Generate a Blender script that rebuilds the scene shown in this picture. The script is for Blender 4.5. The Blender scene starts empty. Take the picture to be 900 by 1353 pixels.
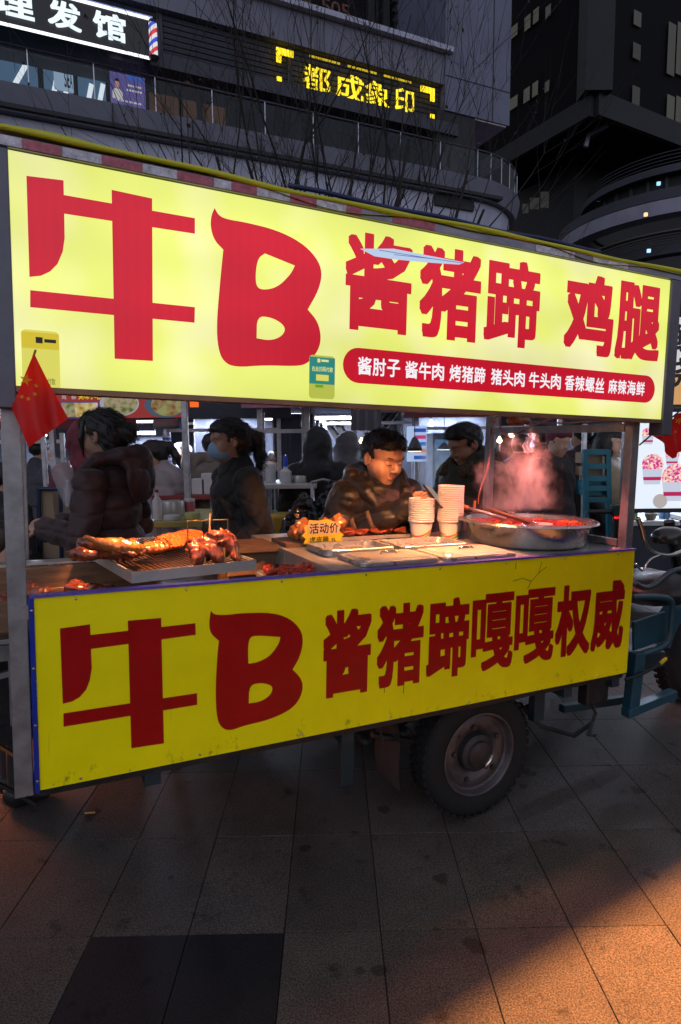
import bpy, math, random
import numpy as np
from mathutils import Matrix, Vector
random.seed(7)
SC = bpy.context.scene
COL = SC.collection
PI = math.pi

# ------------------------------------------------------------------ camera
FPX, CX, CY = 827.0, 450.0, 676.5          # focal length and centre in photo pixels (900 x 1353)
PITCH, ROLL, EYE = 0.112, -0.010, 1.6
_f = np.array([0, math.cos(PITCH), -math.sin(PITCH)])
_r = np.array([1.0, 0, 0]); _u = np.cross(_r, _f)
CR = math.cos(ROLL) * _r + math.sin(ROLL) * _u
CU = -math.sin(ROLL) * _r + math.cos(ROLL) * _u
CF = _f
CAM = np.array([0, 0, EYE])
cd = bpy.data.cameras.new('camera')
cam = bpy.data.objects.new('camera', cd); COL.objects.link(cam)
cd.sensor_fit = 'VERTICAL'; cd.sensor_height = 36.0; cd.lens = FPX / 1353.0 * 36.0
cd.clip_start = 0.05; cd.clip_end = 500
m = Matrix((CR, CU, -CF)).transposed().to_4x4(); m.translation = CAM
cam.matrix_world = m
SC.camera = cam

# ------------------------------------------------------------------ sky, moonlight-weak sun, exposure
w = bpy.data.worlds.new('World'); SC.world = w; w.use_nodes = True
nt = w.node_tree; bg = nt.nodes['Background']
sky = nt.nodes.new('ShaderNodeTexSky'); sky.sky_type = 'NISHITA'; sky.sun_disc = False
sky.sun_elevation = math.radians(-2.5); sky.sun_rotation = math.radians(180)
sky.altitude = 0; sky.air_density = 1.0; sky.dust_density = 2.0; sky.ozone_density = 3.0
hz_ = nt.nodes.new('ShaderNodeHueSaturation'); hz_.inputs['Saturation'].default_value = 0.25   # city haze greys the dusk sky
nt.links.new(sky.outputs[0], hz_.inputs['Color']); nt.links.new(hz_.outputs[0], bg.inputs[0]); bg.inputs[1].default_value = 5.3
sl = bpy.data.lights.new('sun', 'SUN'); sl.energy = 0.05; sl.angle = math.radians(12); sl.color = (0.75, 0.8, 1.0)
so = bpy.data.objects.new('sun', sl); COL.objects.link(so)
so.rotation_euler = (math.radians(40), 0, math.radians(-20))
vs = SC.view_settings
vs.view_transform = 'Standard'; vs.look = 'None'; vs.exposure = 0.0; vs.gamma = 1.0; vs.use_curve_mapping = False
SC.render.engine = 'CYCLES'
SC.cycles.use_denoising = True
SC.cycles.max_bounces = 6; SC.cycles.diffuse_bounces = 3; SC.cycles.glossy_bounces = 3
SC.cycles.transmission_bounces = 4; SC.cycles.transparent_max_bounces = 16; SC.cycles.volume_bounces = 1
SC.cycles.sample_clamp_indirect = 4.0; SC.cycles.volume_step_rate = 1.0; SC.cycles.volume_max_steps = 256
SC.cycles.caustics_reflective = False; SC.cycles.caustics_refractive = False

# ------------------------------------------------------------------ photo pixel -> place
def ray(px, py):
    d = CF + CR * (px - CX) / FPX - CU * (py - CY) / FPX
    return d
def ground(px, py, z=0.0):
    d = ray(px, py); t = (z - EYE) / d[2]
    return Vector(CAM + d * t)
def at(px, py, Y):
    """point on the pixel's ray at world depth Y"""
    d = ray(px, py); return Vector(CAM + d * (Y / d[1]))

# cart frame: a along the front panel, d back from it, h up from the panel's lower edge
CO = np.array([-0.8896, 1.7354, 0.5916])
CE = np.array([[0.8998696, 0.43519877, -0.02892627], [-0.43530378, 0.90027899, 0.00289223], [0.02730041, 0.00998908, 0.99957736]])
CARTM = Matrix(CE.tolist()).transposed().to_4x4(); CARTM.translation = CO
def cart_h(px, py, h):
    d = ray(px, py); t = ((CO - CAM) @ CE[2] + h) / (d @ CE[2]); q = CAM + d * t - CO
    return Vector((q @ CE[0], q @ CE[1], h))
def cart_d(px, py, dd):
    d = ray(px, py); t = ((CO - CAM) @ CE[1] + dd) / (d @ CE[1]); q = CAM + d * t - CO
    return Vector((q @ CE[0], dd, q @ CE[2]))
def cart_w(a, d, h):
    return CARTM @ Vector((a, d, h))

# ------------------------------------------------------------------ materials
MATS = {}
def mat(name, col=(0.5, 0.5, 0.5), rough=0.6, metal=0.0, var=0.0, vscale=6.0, bump=0.0, bscale=60.0, emit=None, estr=0.0,
        spec=0.5, alpha=1.0, trans=0.0, dirt=None, dscale=3.0, damt=0.5, objvar=0.0, coat=0.0, sheen=0.0, sss=0.0, stretch=None):
    if name in MATS: return MATS[name]
    M = bpy.data.materials.new(name); M.use_nodes = True; MATS[name] = M
    t = M.node_tree; N = t.nodes; Lk = t.links.new; b = N['Principled BSDF']
    b.inputs['Base Color'].default_value = (*col, 1); b.inputs['Roughness'].default_value = rough
    b.inputs['Metallic'].default_value = metal; b.inputs['Specular IOR Level'].default_value = spec
    b.inputs['Alpha'].default_value = alpha; b.inputs['Transmission Weight'].default_value = trans
    b.inputs['Coat Weight'].default_value = coat; b.inputs['Sheen Weight'].default_value = sheen
    b.inputs['Subsurface Weight'].default_value = sss
    if sss: b.inputs['Subsurface Radius'].default_value = (0.02, 0.008, 0.004); b.inputs['Subsurface Scale'].default_value = 0.6
    if emit: b.inputs['Emission Color'].default_value = (*emit, 1); b.inputs['Emission Strength'].default_value = estr
    tc = N.new('ShaderNodeTexCoord'); co = tc.outputs['Object']
    if stretch:
        mp = N.new('ShaderNodeMapping'); mp.inputs['Scale'].default_value = stretch; Lk(co, mp.inputs[0]); co = mp.outputs[0]
    src = None
    if var or dirt or objvar:
        rgb = N.new('ShaderNodeRGB'); rgb.outputs[0].default_value = (*col, 1); src = rgb.outputs[0]
    if objvar:
        oi = N.new('ShaderNodeObjectInfo'); mr = N.new('ShaderNodeMapRange')
        mr.inputs['To Min'].default_value = 1 - objvar; mr.inputs['To Max'].default_value = 1 + objvar
        Lk(oi.outputs['Random'], mr.inputs[0]); hs = N.new('ShaderNodeHueSaturation')
        Lk(mr.outputs[0], hs.inputs['Value']); Lk(src, hs.inputs['Color']); src = hs.outputs[0]
    if var:
        n = N.new('ShaderNodeTexNoise'); n.inputs['Scale'].default_value = vscale; n.inputs['Detail'].default_value = 8
        n.inputs['Roughness'].default_value = 0.65; Lk(co, n.inputs['Vector'])
        mr = N.new('ShaderNodeMapRange'); mr.inputs['From Min'].default_value = 0.3; mr.inputs['From Max'].default_value = 0.7
        mr.inputs['To Min'].default_value = 1 - var; mr.inputs['To Max'].default_value = 1 + var; Lk(n.outputs['Fac'], mr.inputs[0])
        hs = N.new('ShaderNodeHueSaturation'); Lk(mr.outputs[0], hs.inputs['Value']); Lk(src, hs.inputs['Color']); src = hs.outputs[0]
        rr = N.new('ShaderNodeMapRange'); rr.inputs['To Min'].default_value = max(0.02, rough - 0.12); rr.inputs['To Max'].default_value = min(1, rough + 0.12)
        Lk(n.outputs['Fac'], rr.inputs[0]); Lk(rr.outputs[0], b.inputs['Roughness'])
    if dirt:
        n = N.new('ShaderNodeTexNoise'); n.inputs['Scale'].default_value = dscale; n.inputs['Detail'].default_value = 10
        n.inputs['Roughness'].default_value = 0.75; Lk(co, n.inputs['Vector'])
        mr = N.new('ShaderNodeMapRange'); mr.inputs['From Min'].default_value = 0.56; mr.inputs['From Max'].default_value = 0.72
        mr.inputs['To Max'].default_value = damt; Lk(n.outputs['Fac'], mr.inputs[0])
        mx = N.new('ShaderNodeMix'); mx.data_type = 'RGBA'; Lk(mr.outputs[0], mx.inputs[0]); Lk(src, mx.inputs[6])
        mx.inputs[7].default_value = (*dirt, 1); src = mx.outputs[2]
    if src is not None:
        Lk(src, b.inputs['Base Color'])
    if bump:
        n = N.new('ShaderNodeTexNoise'); n.inputs['Scale'].default_value = bscale; n.inputs['Detail'].default_value = 4; Lk(co, n.inputs['Vector'])
        bp = N.new('ShaderNodeBump'); bp.inputs['Strength'].default_value = bump; bp.inputs['Distance'].default_value = 0.01
        Lk(n.outputs['Fac'], bp.inputs['Height']); Lk(bp.outputs[0], b.inputs['Normal'])
    return M
def glow(name, col, s):
    return mat(name, (0.02, 0.02, 0.02), 0.6, emit=col, estr=s)

# ------------------------------------------------------------------ mesh builder
def rotm(rx=0, ry=0, rz=0):
    return (Matrix.Rotation(rz, 3, 'Z') @ Matrix.Rotation(ry, 3, 'Y') @ Matrix.Rotation(rx, 3, 'X'))
class MB:
    def __init__(s): s.v = []; s.f = []
    def add(s, v, f):
        o = len(s.v); s.v.extend([tuple(x) for x in v]); s.f.extend([tuple(i + o for i in q) for q in f]); return s
    def box(s, lo, hi, R=None, c=None):
        x0, y0, z0 = lo; x1, y1, z1 = hi
        V = [Vector(p) for p in ((x0,y0,z0),(x1,y0,z0),(x1,y1,z0),(x0,y1,z0),(x0,y0,z1),(x1,y0,z1),(x1,y1,z1),(x0,y1,z1))]
        if R is not None:
            c = Vector(c) if c is not None else Vector(((x0+x1)/2,(y0+y1)/2,(z0+z1)/2)); V = [R @ (p - c) + c for p in V]
        return s.add(V, [(0,3,2,1),(4,5,6,7),(0,1,5,4),(1,2,6,5),(2,3,7,6),(3,0,4,7)])
    def cbox(s, c, size, R=None):
        c = Vector(c); h = Vector(size) / 2
        return s.box(c - h, c + h, R, c)
    def bar(s, a, b, w, h=None, up=(0, 0, 1)):
        """rectangular bar from a to b"""
        a = Vector(a); b = Vector(b); h = h or w; t = (b - a).normalized(); u = Vector(up)
        if abs(t.dot(u)) > 0.95: u = Vector((0, 1, 0))
        sd = t.cross(u).normalized(); u = sd.cross(t).normalized()
        V = []
        for p in (a, b):
            for i, j in ((-1,-1),(1,-1),(1,1),(-1,1)): V.append(p + sd * (i * w / 2) + u * (j * h / 2))
        return s.add(V, [(0,1,2,3),(7,6,5,4),(0,4,5,1),(1,5,6,2),(2,6,7,3),(3,7,4,0)])
    def tube(s, pts, r, n=8, cap=True):
        pts = [Vector(p) for p in pts]; k = len(pts)
        rr = r if isinstance(r, (list, tuple)) else [r] * k
        o = len(s.v); prev = None
        for i, p in enumerate(pts):
            t = (pts[min(i+1, k-1)] - pts[max(i-1, 0)])
            t = t.normalized() if t.length > 1e-9 else Vector((0, 0, 1))
            if prev is None:
                u = Vector((0, 0, 1)) if abs(t.z) < 0.9 else Vector((1, 0, 0))
                u = (u - t * u.dot(t)).normalized()
            else:
                u = (prev - t * prev.dot(t)); u = u.normalized() if u.length > 1e-6 else Vector((1, 0, 0))
            prev = u; b = t.cross(u)
            for j in range(n):
                an = 2 * PI * j / n
                s.v.append(tuple(p + (u * math.cos(an) + b * math.sin(an)) * rr[i]))
        for i in range(k - 1):
            for j in range(n):
                j2 = (j + 1) % n
                s.f.append((o+i*n+j, o+i*n+j2, o+(i+1)*n+j2, o+(i+1)*n+j))
        if cap:
            s.f.append(tuple(o + j for j in reversed(range(n)))); s.f.append(tuple(o + (k-1)*n + j for j in range(n)))
        return s
    def lathe(s, prof, n=24, c=(0, 0, 0), axis='Z', close=False):
        o = len(s.v); c = Vector(c); k = len(prof)
        for r, z in prof:
            for j in range(n):
                an = 2 * PI * j / n; x, y = r * math.cos(an), r * math.sin(an)
                p = {'Z': (x, y, z), 'Y': (x, z, y), 'X': (z, x, y)}[axis]
                s.v.append(tuple(c + Vector(p)))
        for i in range(k - 1 + (1 if close else 0)):
            i2 = (i + 1) % k
            for j in range(n):
                j2 = (j + 1) % n
                s.f.append((o+i*n+j, o+i*n+j2, o+i2*n+j2, o+i2*n+j))
        return s
    def prism(s, poly, lo, hi, fn):
        """poly of (u,v); fn(u,v,t)->3d, extruded from t=lo to hi"""
        n = len(poly); V = [fn(u, v, lo) for u, v in poly] + [fn(u, v, hi) for u, v in poly]
        return s.add(V, [tuple(reversed(range(n))), tuple(range(n, 2*n))] + [(i, (i+1) % n, (i+1) % n + n, i + n) for i in range(n)])
    def grid(s, nu, nv, fn):
        o = len(s.v)
        for i in range(nu + 1):
            for j in range(nv + 1): s.v.append(tuple(fn(i / nu, j / nv)))
        for i in range(nu):
            for j in range(nv):
                a = o + i*(nv+1) + j; s.f.append((a, a+nv+1, a+nv+2, a+1))
        return s
    def mesh(s, name):
        me = bpy.data.meshes.new(name); me.from_pydata(s.v, [], s.f); me.update(); return me
    def build(s, name, material, parent=None, smooth=False, bevel=0.0, recalc=True):
        me = s.mesh(name)
        if recalc:
            import bmesh
            bm = bmesh.new(); bm.from_mesh(me); bmesh.ops.recalc_face_normals(bm, faces=bm.faces[:]); bm.to_mesh(me); bm.free()
        return link(name, me, material, parent, smooth, bevel)
def link(name, me, material, parent=None, smooth=False, bevel=0.0):
    if material is not None and not me.materials: me.materials.append(material)
    o = bpy.data.objects.new(name, me); COL.objects.link(o)
    if parent: o.parent = parent
    if smooth:
        me.polygons.foreach_set('use_smooth', [True] * len(me.polygons))
        if smooth == 'auto':
            me.set_sharp_from_angle(angle=math.radians(40))
    if bevel:
        b = o.modifiers.new('bevel', 'BEVEL'); b.width = bevel; b.segments = 2; b.limit_method = 'ANGLE'
    return o
def tag(o, label, cat, group=None):
    o['label'] = label; o['category'] = cat
    if group: o['group'] = group
    return o
def thing(name, label, cat, loc=(0, 0, 0), rz=0.0, group=None, M=None):
    o = bpy.data.objects.new(name, None); COL.objects.link(o); o.empty_display_size = 0.1
    if M is not None: o.matrix_world = M
    else: o.location = loc; o.rotation_euler = (0, 0, rz)
    return tag(o, label, cat, group)
def cart_thing(name, label, cat, a, d, h, rz=0.0, group=None):
    M = CARTM @ Matrix.Translation((a, d, h)) @ Matrix.Rotation(rz, 4, 'Z')
    return thing(name, label, cat, group=group, M=M)
def struct(o, kind='structure'):
    o['kind'] = kind; return o
def copy_tree(o, parent=None):
    c = o.copy(); COL.objects.link(c)
    if parent is not None: c.parent = parent
    for ch in list(o.children): copy_tree(ch, c)
    return c

# ------------------------------------------------------------------ lettering (the built-in font)
_G = {}
def glyph(ch):
    if ch not in _G:
        cu = bpy.data.curves.new('glyph', 'FONT'); cu.body = ch; cu.resolution_u = 3; cu.size = 1.0
        ob = bpy.data.objects.new('glyph', cu)
        me = bpy.data.meshes.new_from_object(ob)
        V = np.array([v.co[:2] for v in me.vertices]) if len(me.vertices) else np.zeros((1, 2))
        F = [tuple(p.vertices) for p in me.polygons]
        bpy.data.objects.remove(ob); bpy.data.curves.remove(cu); bpy.data.meshes.remove(me)
        _G[ch] = (V, F)
    return _G[ch]
def square_ring(b, n=4):
    P = []
    for i in range(n):
        q = -b + 2 * b * i / n; P += [(q, -b), (b, q), (-q, b), (-b, -q)]
    return P
def put_char(ch, box, fn, name, material, parent, bold=0.0, lift=0.0012, rings=8):
    """glyph stretched to box (u0,v0,u1,v1) on a surface; fn(u,v,t)->3d with t out of the surface; bold = stroke growth in em"""
    V, F = glyph(ch); lo = V.min(0); hi = V.max(0); sz = np.maximum(hi - lo, 1e-6)
    u0, v0, u1, v1 = box; W = u1 - u0; H = v1 - v0
    offs = [(0, 0)] + (square_ring(bold) if bold else [])
    mb = MB(); sx = W / (sz[0] + 2 * bold); sy = H / (sz[1] + 2 * bold)
    for k, (ox, oy) in enumerate(offs):
        P = [(u0 + (x - lo[0] + bold + ox) * sx, v0 + (y - lo[1] + bold + oy) * sy) for x, y in V]
        mb.add([fn(u, v, lift + k * 0.00006) for u, v in P], F)
    return mb.build(name, material, parent, recalc=False)
def put_line(text, box, fn, name, material, parent, bold=0.0, lift=0.0012, gap=0.08, rings=6):
    """a row of glyphs joined in one mesh"""
    u0, v0, u1, v1 = box; mb = MB(); n = len(text); cw = (u1 - u0) / n
    for i, ch in enumerate(text):
        if ch == ' ': continue
        V, F = glyph(ch); lo = V.min(0); hi = V.max(0); sz = np.maximum(hi - lo, 1e-6)
        a = u0 + i * cw + cw * gap / 2; W = cw * (1 - gap)
        small = ch in '.·,'; H = (v1 - v0) * (0.2 if small else 1)
        if small: W *= 0.3
        if ch in '1Il': a += W * 0.3; W *= 0.4
        offs = [(0, 0)] + ([(bold * math.cos(2*PI*k/rings), bold * math.sin(2*PI*k/rings)) for k in range(rings)] if bold else [])
        for k, (ox, oy) in enumerate(offs):
            mb.add([fn(a + (x - lo[0] + bold + ox) * W / (sz[0] + 2*bold), v0 + (y - lo[1] + bold + oy) * H / (sz[1] + 2*bold), lift + k*0.00006) for x, y in V], F)
    return mb.build(name, material, parent, recalc=False)
def chaikin(P, it=2):
    P = [Vector(p) for p in P]
    for _ in range(it):
        Q = []
        for i, p in enumerate(P):
            q = P[(i + 1) % len(P)]; Q += [p * 0.75 + q * 0.25, p * 0.25 + q * 0.75]
        P = Q
    return [tuple(p) for p in P]
def outline_fill(loops, fn, name, material, parent, t=0.0012):
    cu = bpy.data.curves.new('fill', 'CURVE'); cu.dimensions = '2D'; cu.fill_mode = 'FRONT'
    for lp in loops:
        sp = cu.splines.new('POLY'); sp.points.add(len(lp) - 1); sp.use_cyclic_u = True
        for i, (u, v) in enumerate(lp): sp.points[i].co = (u, v, 0, 1)
    ob = bpy.data.objects.new('fill', cu); me = bpy.data.meshes.new_from_object(ob)
    V = [fn(v.co.x, v.co.y, t) for v in me.vertices]; F = [tuple(p.vertices) for p in me.polygons]
    bpy.data.objects.remove(ob); bpy.data.curves.remove(cu); bpy.data.meshes.remove(me)
    return MB().add(V, F).build(name, material, parent, recalc=False)

# ------------------------------------------------------------------ soft bodies: signed distances + surface nets
class SDF:
    def __init__(s, lo, hi, res, fine=None):
        """fine: per axis (a,b,res) range meshed finer"""
        ax = []
        for i in range(3):
            if fine and fine[i]:
                a, b, r = fine[i]
                ax.append(np.concatenate([np.arange(lo[i], a, res), np.arange(a, b, r), np.arange(b, hi[i] + res, res)]))
            else: ax.append(np.arange(lo[i], hi[i] + res, res))
        s.ax = [np.array(a, np.float32) for a in ax]; s.F = np.full([len(a) for a in s.ax], 9.0, np.float32)
    def _sl(s, lo, hi):
        out = []
        for i in range(3):
            a = int(np.searchsorted(s.ax[i], lo[i])); b = int(np.searchsorted(s.ax[i], hi[i])); out.append(slice(max(0, a - 1), min(len(s.ax[i]), b + 1)))
        return tuple(out)
    def _op(s, lo, hi, fn, k, sub):
        lo = np.array(lo) - k - 0.02; hi = np.array(hi) + k + 0.02
        sl = s._sl(lo, hi)
        if any(q.stop - q.start < 1 for q in sl): return s
        X = s.ax[0][sl[0]][:, None, None]; Y = s.ax[1][sl[1]][None, :, None]; Z = s.ax[2][sl[2]][None, None, :]
        D = fn(X, Y, Z).astype(np.float32); A = s.F[sl]
        if sub: A = -A
        k = max(k, 1e-4); h = np.maximum(k - np.abs(A - D), 0) / k
        R = np.minimum(A, D) - h * h * k * 0.25
        s.F[sl] = -R if sub else R
        return s
    def ell(s, c, r, R=None, k=0.02, sub=False):
        c = np.array(c, float); r = np.array(r, float); m = r.max()
        Ri = np.array(R).T if R is not None else None
        def fn(X, Y, Z):
            x, y, z = X - c[0], Y - c[1], Z - c[2]
            if Ri is not None:
                x, y, z = (Ri[0,0]*x + Ri[0,1]*y + Ri[0,2]*z, Ri[1,0]*x + Ri[1,1]*y + Ri[1,2]*z, Ri[2,0]*x + Ri[2,1]*y + Ri[2,2]*z)
            k0 = np.sqrt((x/r[0])**2 + (y/r[1])**2 + (z/r[2])**2); k1 = np.sqrt((x/r[0]**2)**2 + (y/r[1]**2)**2 + (z/r[2]**2)**2)
            return k0 * (k0 - 1) / np.maximum(k1, 1e-6)
        return s._op(c - m, c + m, fn, k, sub)
    def cap(s, a, b, ra, rb=None, k=0.03, sub=False, flat=None):
        a = np.array(a, float); b = np.array(b, float); rb = ra if rb is None else rb; ba = b - a; L = max(float(ba @ ba), 1e-9); m = max(ra, rb)
        def fn(X, Y, Z):
            x, y, z = X - a[0], Y - a[1], Z - a[2]
            t = np.clip((x*ba[0] + y*ba[1] + z*ba[2]) / L, 0, 1)
            return np.sqrt((x - ba[0]*t)**2 + (y - ba[1]*t)**2 + (z - ba[2]*t)**2) - (ra + (rb - ra) * t)
        return s._op(np.minimum(a, b) - m, np.maximum(a, b) + m, fn, k, sub)
    def path(s, pts, rs, k=0.03):
        for i in range(len(pts) - 1): s.cap(pts[i], pts[i+1], rs[i], rs[i+1], k)
        return s
    def noise(s, amp, scale, seed=0):
        rg = np.random.RandomState(seed); X = s.ax[0][:, None, None]; Y = s.ax[1][None, :, None]; Z = s.ax[2][None, None, :]
        for i in range(5):
            d = rg.randn(3); d /= np.linalg.norm(d); q = scale * (0.7 + 0.5 * i) ; ph = rg.rand() * 6.28; e = rg.randn(3) * 0.5 * scale
            s.F += amp / (1 + 0.5 * i) * np.sin(q * (d[0]*X + d[1]*Y + d[2]*Z) + ph + 1.3 * np.sin(e[0]*X + e[1]*Y + e[2]*Z))
        return s
    def crease(s, amp, freq, seed=0):
        rg = np.random.RandomState(seed); X = s.ax[0][:, None, None]; Y = s.ax[1][None, :, None]; Z = s.ax[2][None, None, :]
        for i in range(3):
            d = rg.randn(3); d[2] += 1.2 * np.sign(d[2]); d /= np.linalg.norm(d); e = rg.randn(3); e2 = rg.randn(3)
            ph = freq * (1 + .35 * i) * (d[0]*X + d[1]*Y + d[2]*Z) + 1.6 * np.sin(7 * (e[0]*X + e[1]*Y + e[2]*Z)) + .8 * np.sin(19 * (e2[0]*X + e2[1]*Y + e2[2]*Z))
            mask = .5 + .5 * np.sin(6 * (e2[0]*X + e2[1]*Y + e[2]*Z) + i * 2)
            s.F += (amp * mask * (1 - np.abs(np.sin(ph))) ** 4).astype(np.float32)
        return s
    def warp(s, fn):
        X = s.ax[0][:, None, None]; Y = s.ax[1][None, :, None]; Z = s.ax[2][None, None, :]
        s.F += fn(X, Y, Z).astype(np.float32); return s
    def mesh(s, name):
        F = s.F; S = F < 0
        nx, ny, nz = F.shape
        cnt = np.zeros((nx-1, ny-1, nz-1), np.int8)
        for dx in (0, 1):
            for dy in (0, 1):
                for dz in (0, 1): cnt += S[dx:nx-1+dx, dy:ny-1+dy, dz:nz-1+dz]
        act = (cnt > 0) & (cnt < 8); I = np.argwhere(act)
        idx = np.full(act.shape, -1, np.int64); idx[act] = np.arange(len(I))
        P = np.zeros((len(I), 3)); W = np.zeros(len(I))
        cor = [(0,0,0),(1,0,0),(0,1,0),(1,1,0),(0,0,1),(1,0,1),(0,1,1),(1,1,1)]
        val = [F[I[:,0]+c[0], I[:,1]+c[1], I[:,2]+c[2]] for c in cor]
        for a in range(8):
            for b in range(a + 1, 8):
                d = [i for i in range(3) if cor[a][i] != cor[b][i]]
                if len(d) != 1: continue
                mk = (val[a] < 0) != (val[b] < 0); t = np.where(mk, val[a] / np.where(mk, val[a] - val[b], 1), 0)
                for i in range(3):
                    pa = s.ax[i][I[:, i] + cor[a][i]]; pb = s.ax[i][I[:, i] + cor[b][i]]
                    P[:, i] += np.where(mk, pa + (pb - pa) * t, 0)
                W += mk
        P /= np.maximum(W, 1)[:, None]
        Q = []
        for axn in range(3):
            o1, o2 = [(1, 2), (2, 0), (0, 1)][axn]
            sa = [slice(None)] * 3; sb = [slice(None)] * 3; sa[axn] = slice(0, -1); sb[axn] = slice(1, None)
            for o in (o1, o2): sa[o] = slice(1, -1); sb[o] = slice(1, -1)
            A = S[tuple(sa)]; B = S[tuple(sb)]; E = np.argwhere(A != B)
            if not len(E): continue
            flip = A[tuple(E.T)]
            base = E.copy(); base[:, o1] += 1; base[:, o2] += 1
            def g(q1, q2):
                c = base.copy(); c[:, o1] -= q1; c[:, o2] -= q2; return idx[c[:, 0], c[:, 1], c[:, 2]]
            q = np.stack([g(0, 0), g(1, 0), g(1, 1), g(0, 1)], 1); q[~flip] = q[~flip][:, ::-1]; Q.append(q)
        Q = np.concatenate(Q); Q = Q[(Q >= 0).all(1)]
        me = bpy.data.meshes.new(name); me.vertices.add(len(P)); me.vertices.foreach_set('co', P.astype(np.float32).ravel())
        me.loops.add(len(Q) * 4); me.loops.foreach_set('vertex_index', Q.astype(np.int32).ravel()[::1])
        me.polygons.add(len(Q)); me.polygons.foreach_set('loop_start', np.arange(len(Q), dtype=np.int32) * 4)
        me.update(calc_edges=True); me.validate()
        me.polygons.foreach_set('use_smooth', [True] * len(me.polygons)); return me
    def build(s, name, material, parent=None):
        return link(name, s.mesh(name), material, parent)
# ------------------------------------------------------------------ common materials
STEEL = mat('steel_tube', (0.34, 0.33, 0.35), 0.42, 0.75, var=0.25, vscale=14, bump=0.05, dirt=(0.12, 0.09, 0.07), dscale=9, damt=0.5)
SHEET = mat('sheet_steel', (0.56, 0.54, 0.52), 0.36, 0.55, var=0.12, vscale=10, dirt=(0.25, 0.2, 0.17), dscale=3, damt=0.25)
GREYMETAL = mat('grey_painted_metal', (0.13, 0.13, 0.17), 0.5, 0.3, var=0.2, vscale=8, bump=0.05)
DARKMETAL = mat('dark_greasy_metal', (0.03, 0.03, 0.033), 0.5, 0.6, var=0.4, vscale=15, bump=0.2, bscale=40)
BLUED = mat('shaded_grimy_blue', (0.010, 0.028, 0.038), 0.6, 0.1, var=0.4, vscale=9, dirt=(0.012, 0.010, 0.009), dscale=6, damt=0.9)  # darker copy of the vehicle blue: undercart shade in the colour, plus grime
BLUE = mat('blue_vehicle_paint', (0.016, 0.070, 0.105), 0.42, 0.1, var=0.25, vscale=9, dirt=(0.05, 0.035, 0.03), dscale=7, damt=0.8)
BLACK = mat('black_plastic', (0.012, 0.012, 0.014), 0.5, var=0.2)
RUBBER = mat('black_rubber', (0.0045, 0.0045, 0.005), 0.85, var=0.35, vscale=12, bump=0.15, bscale=90)
CHROME = mat('worn_chrome', (0.6, 0.58, 0.56), 0.2, 1.0, var=0.15, vscale=18)
WOOD = mat('smoked_wood', (0.2, 0.11, 0.06), 0.65, var=0.4, vscale=5, stretch=(1, 9, 9), bump=0.2, bscale=25, dirt=(0.03, 0.02, 0.015), dscale=4, damt=0.8)

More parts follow.
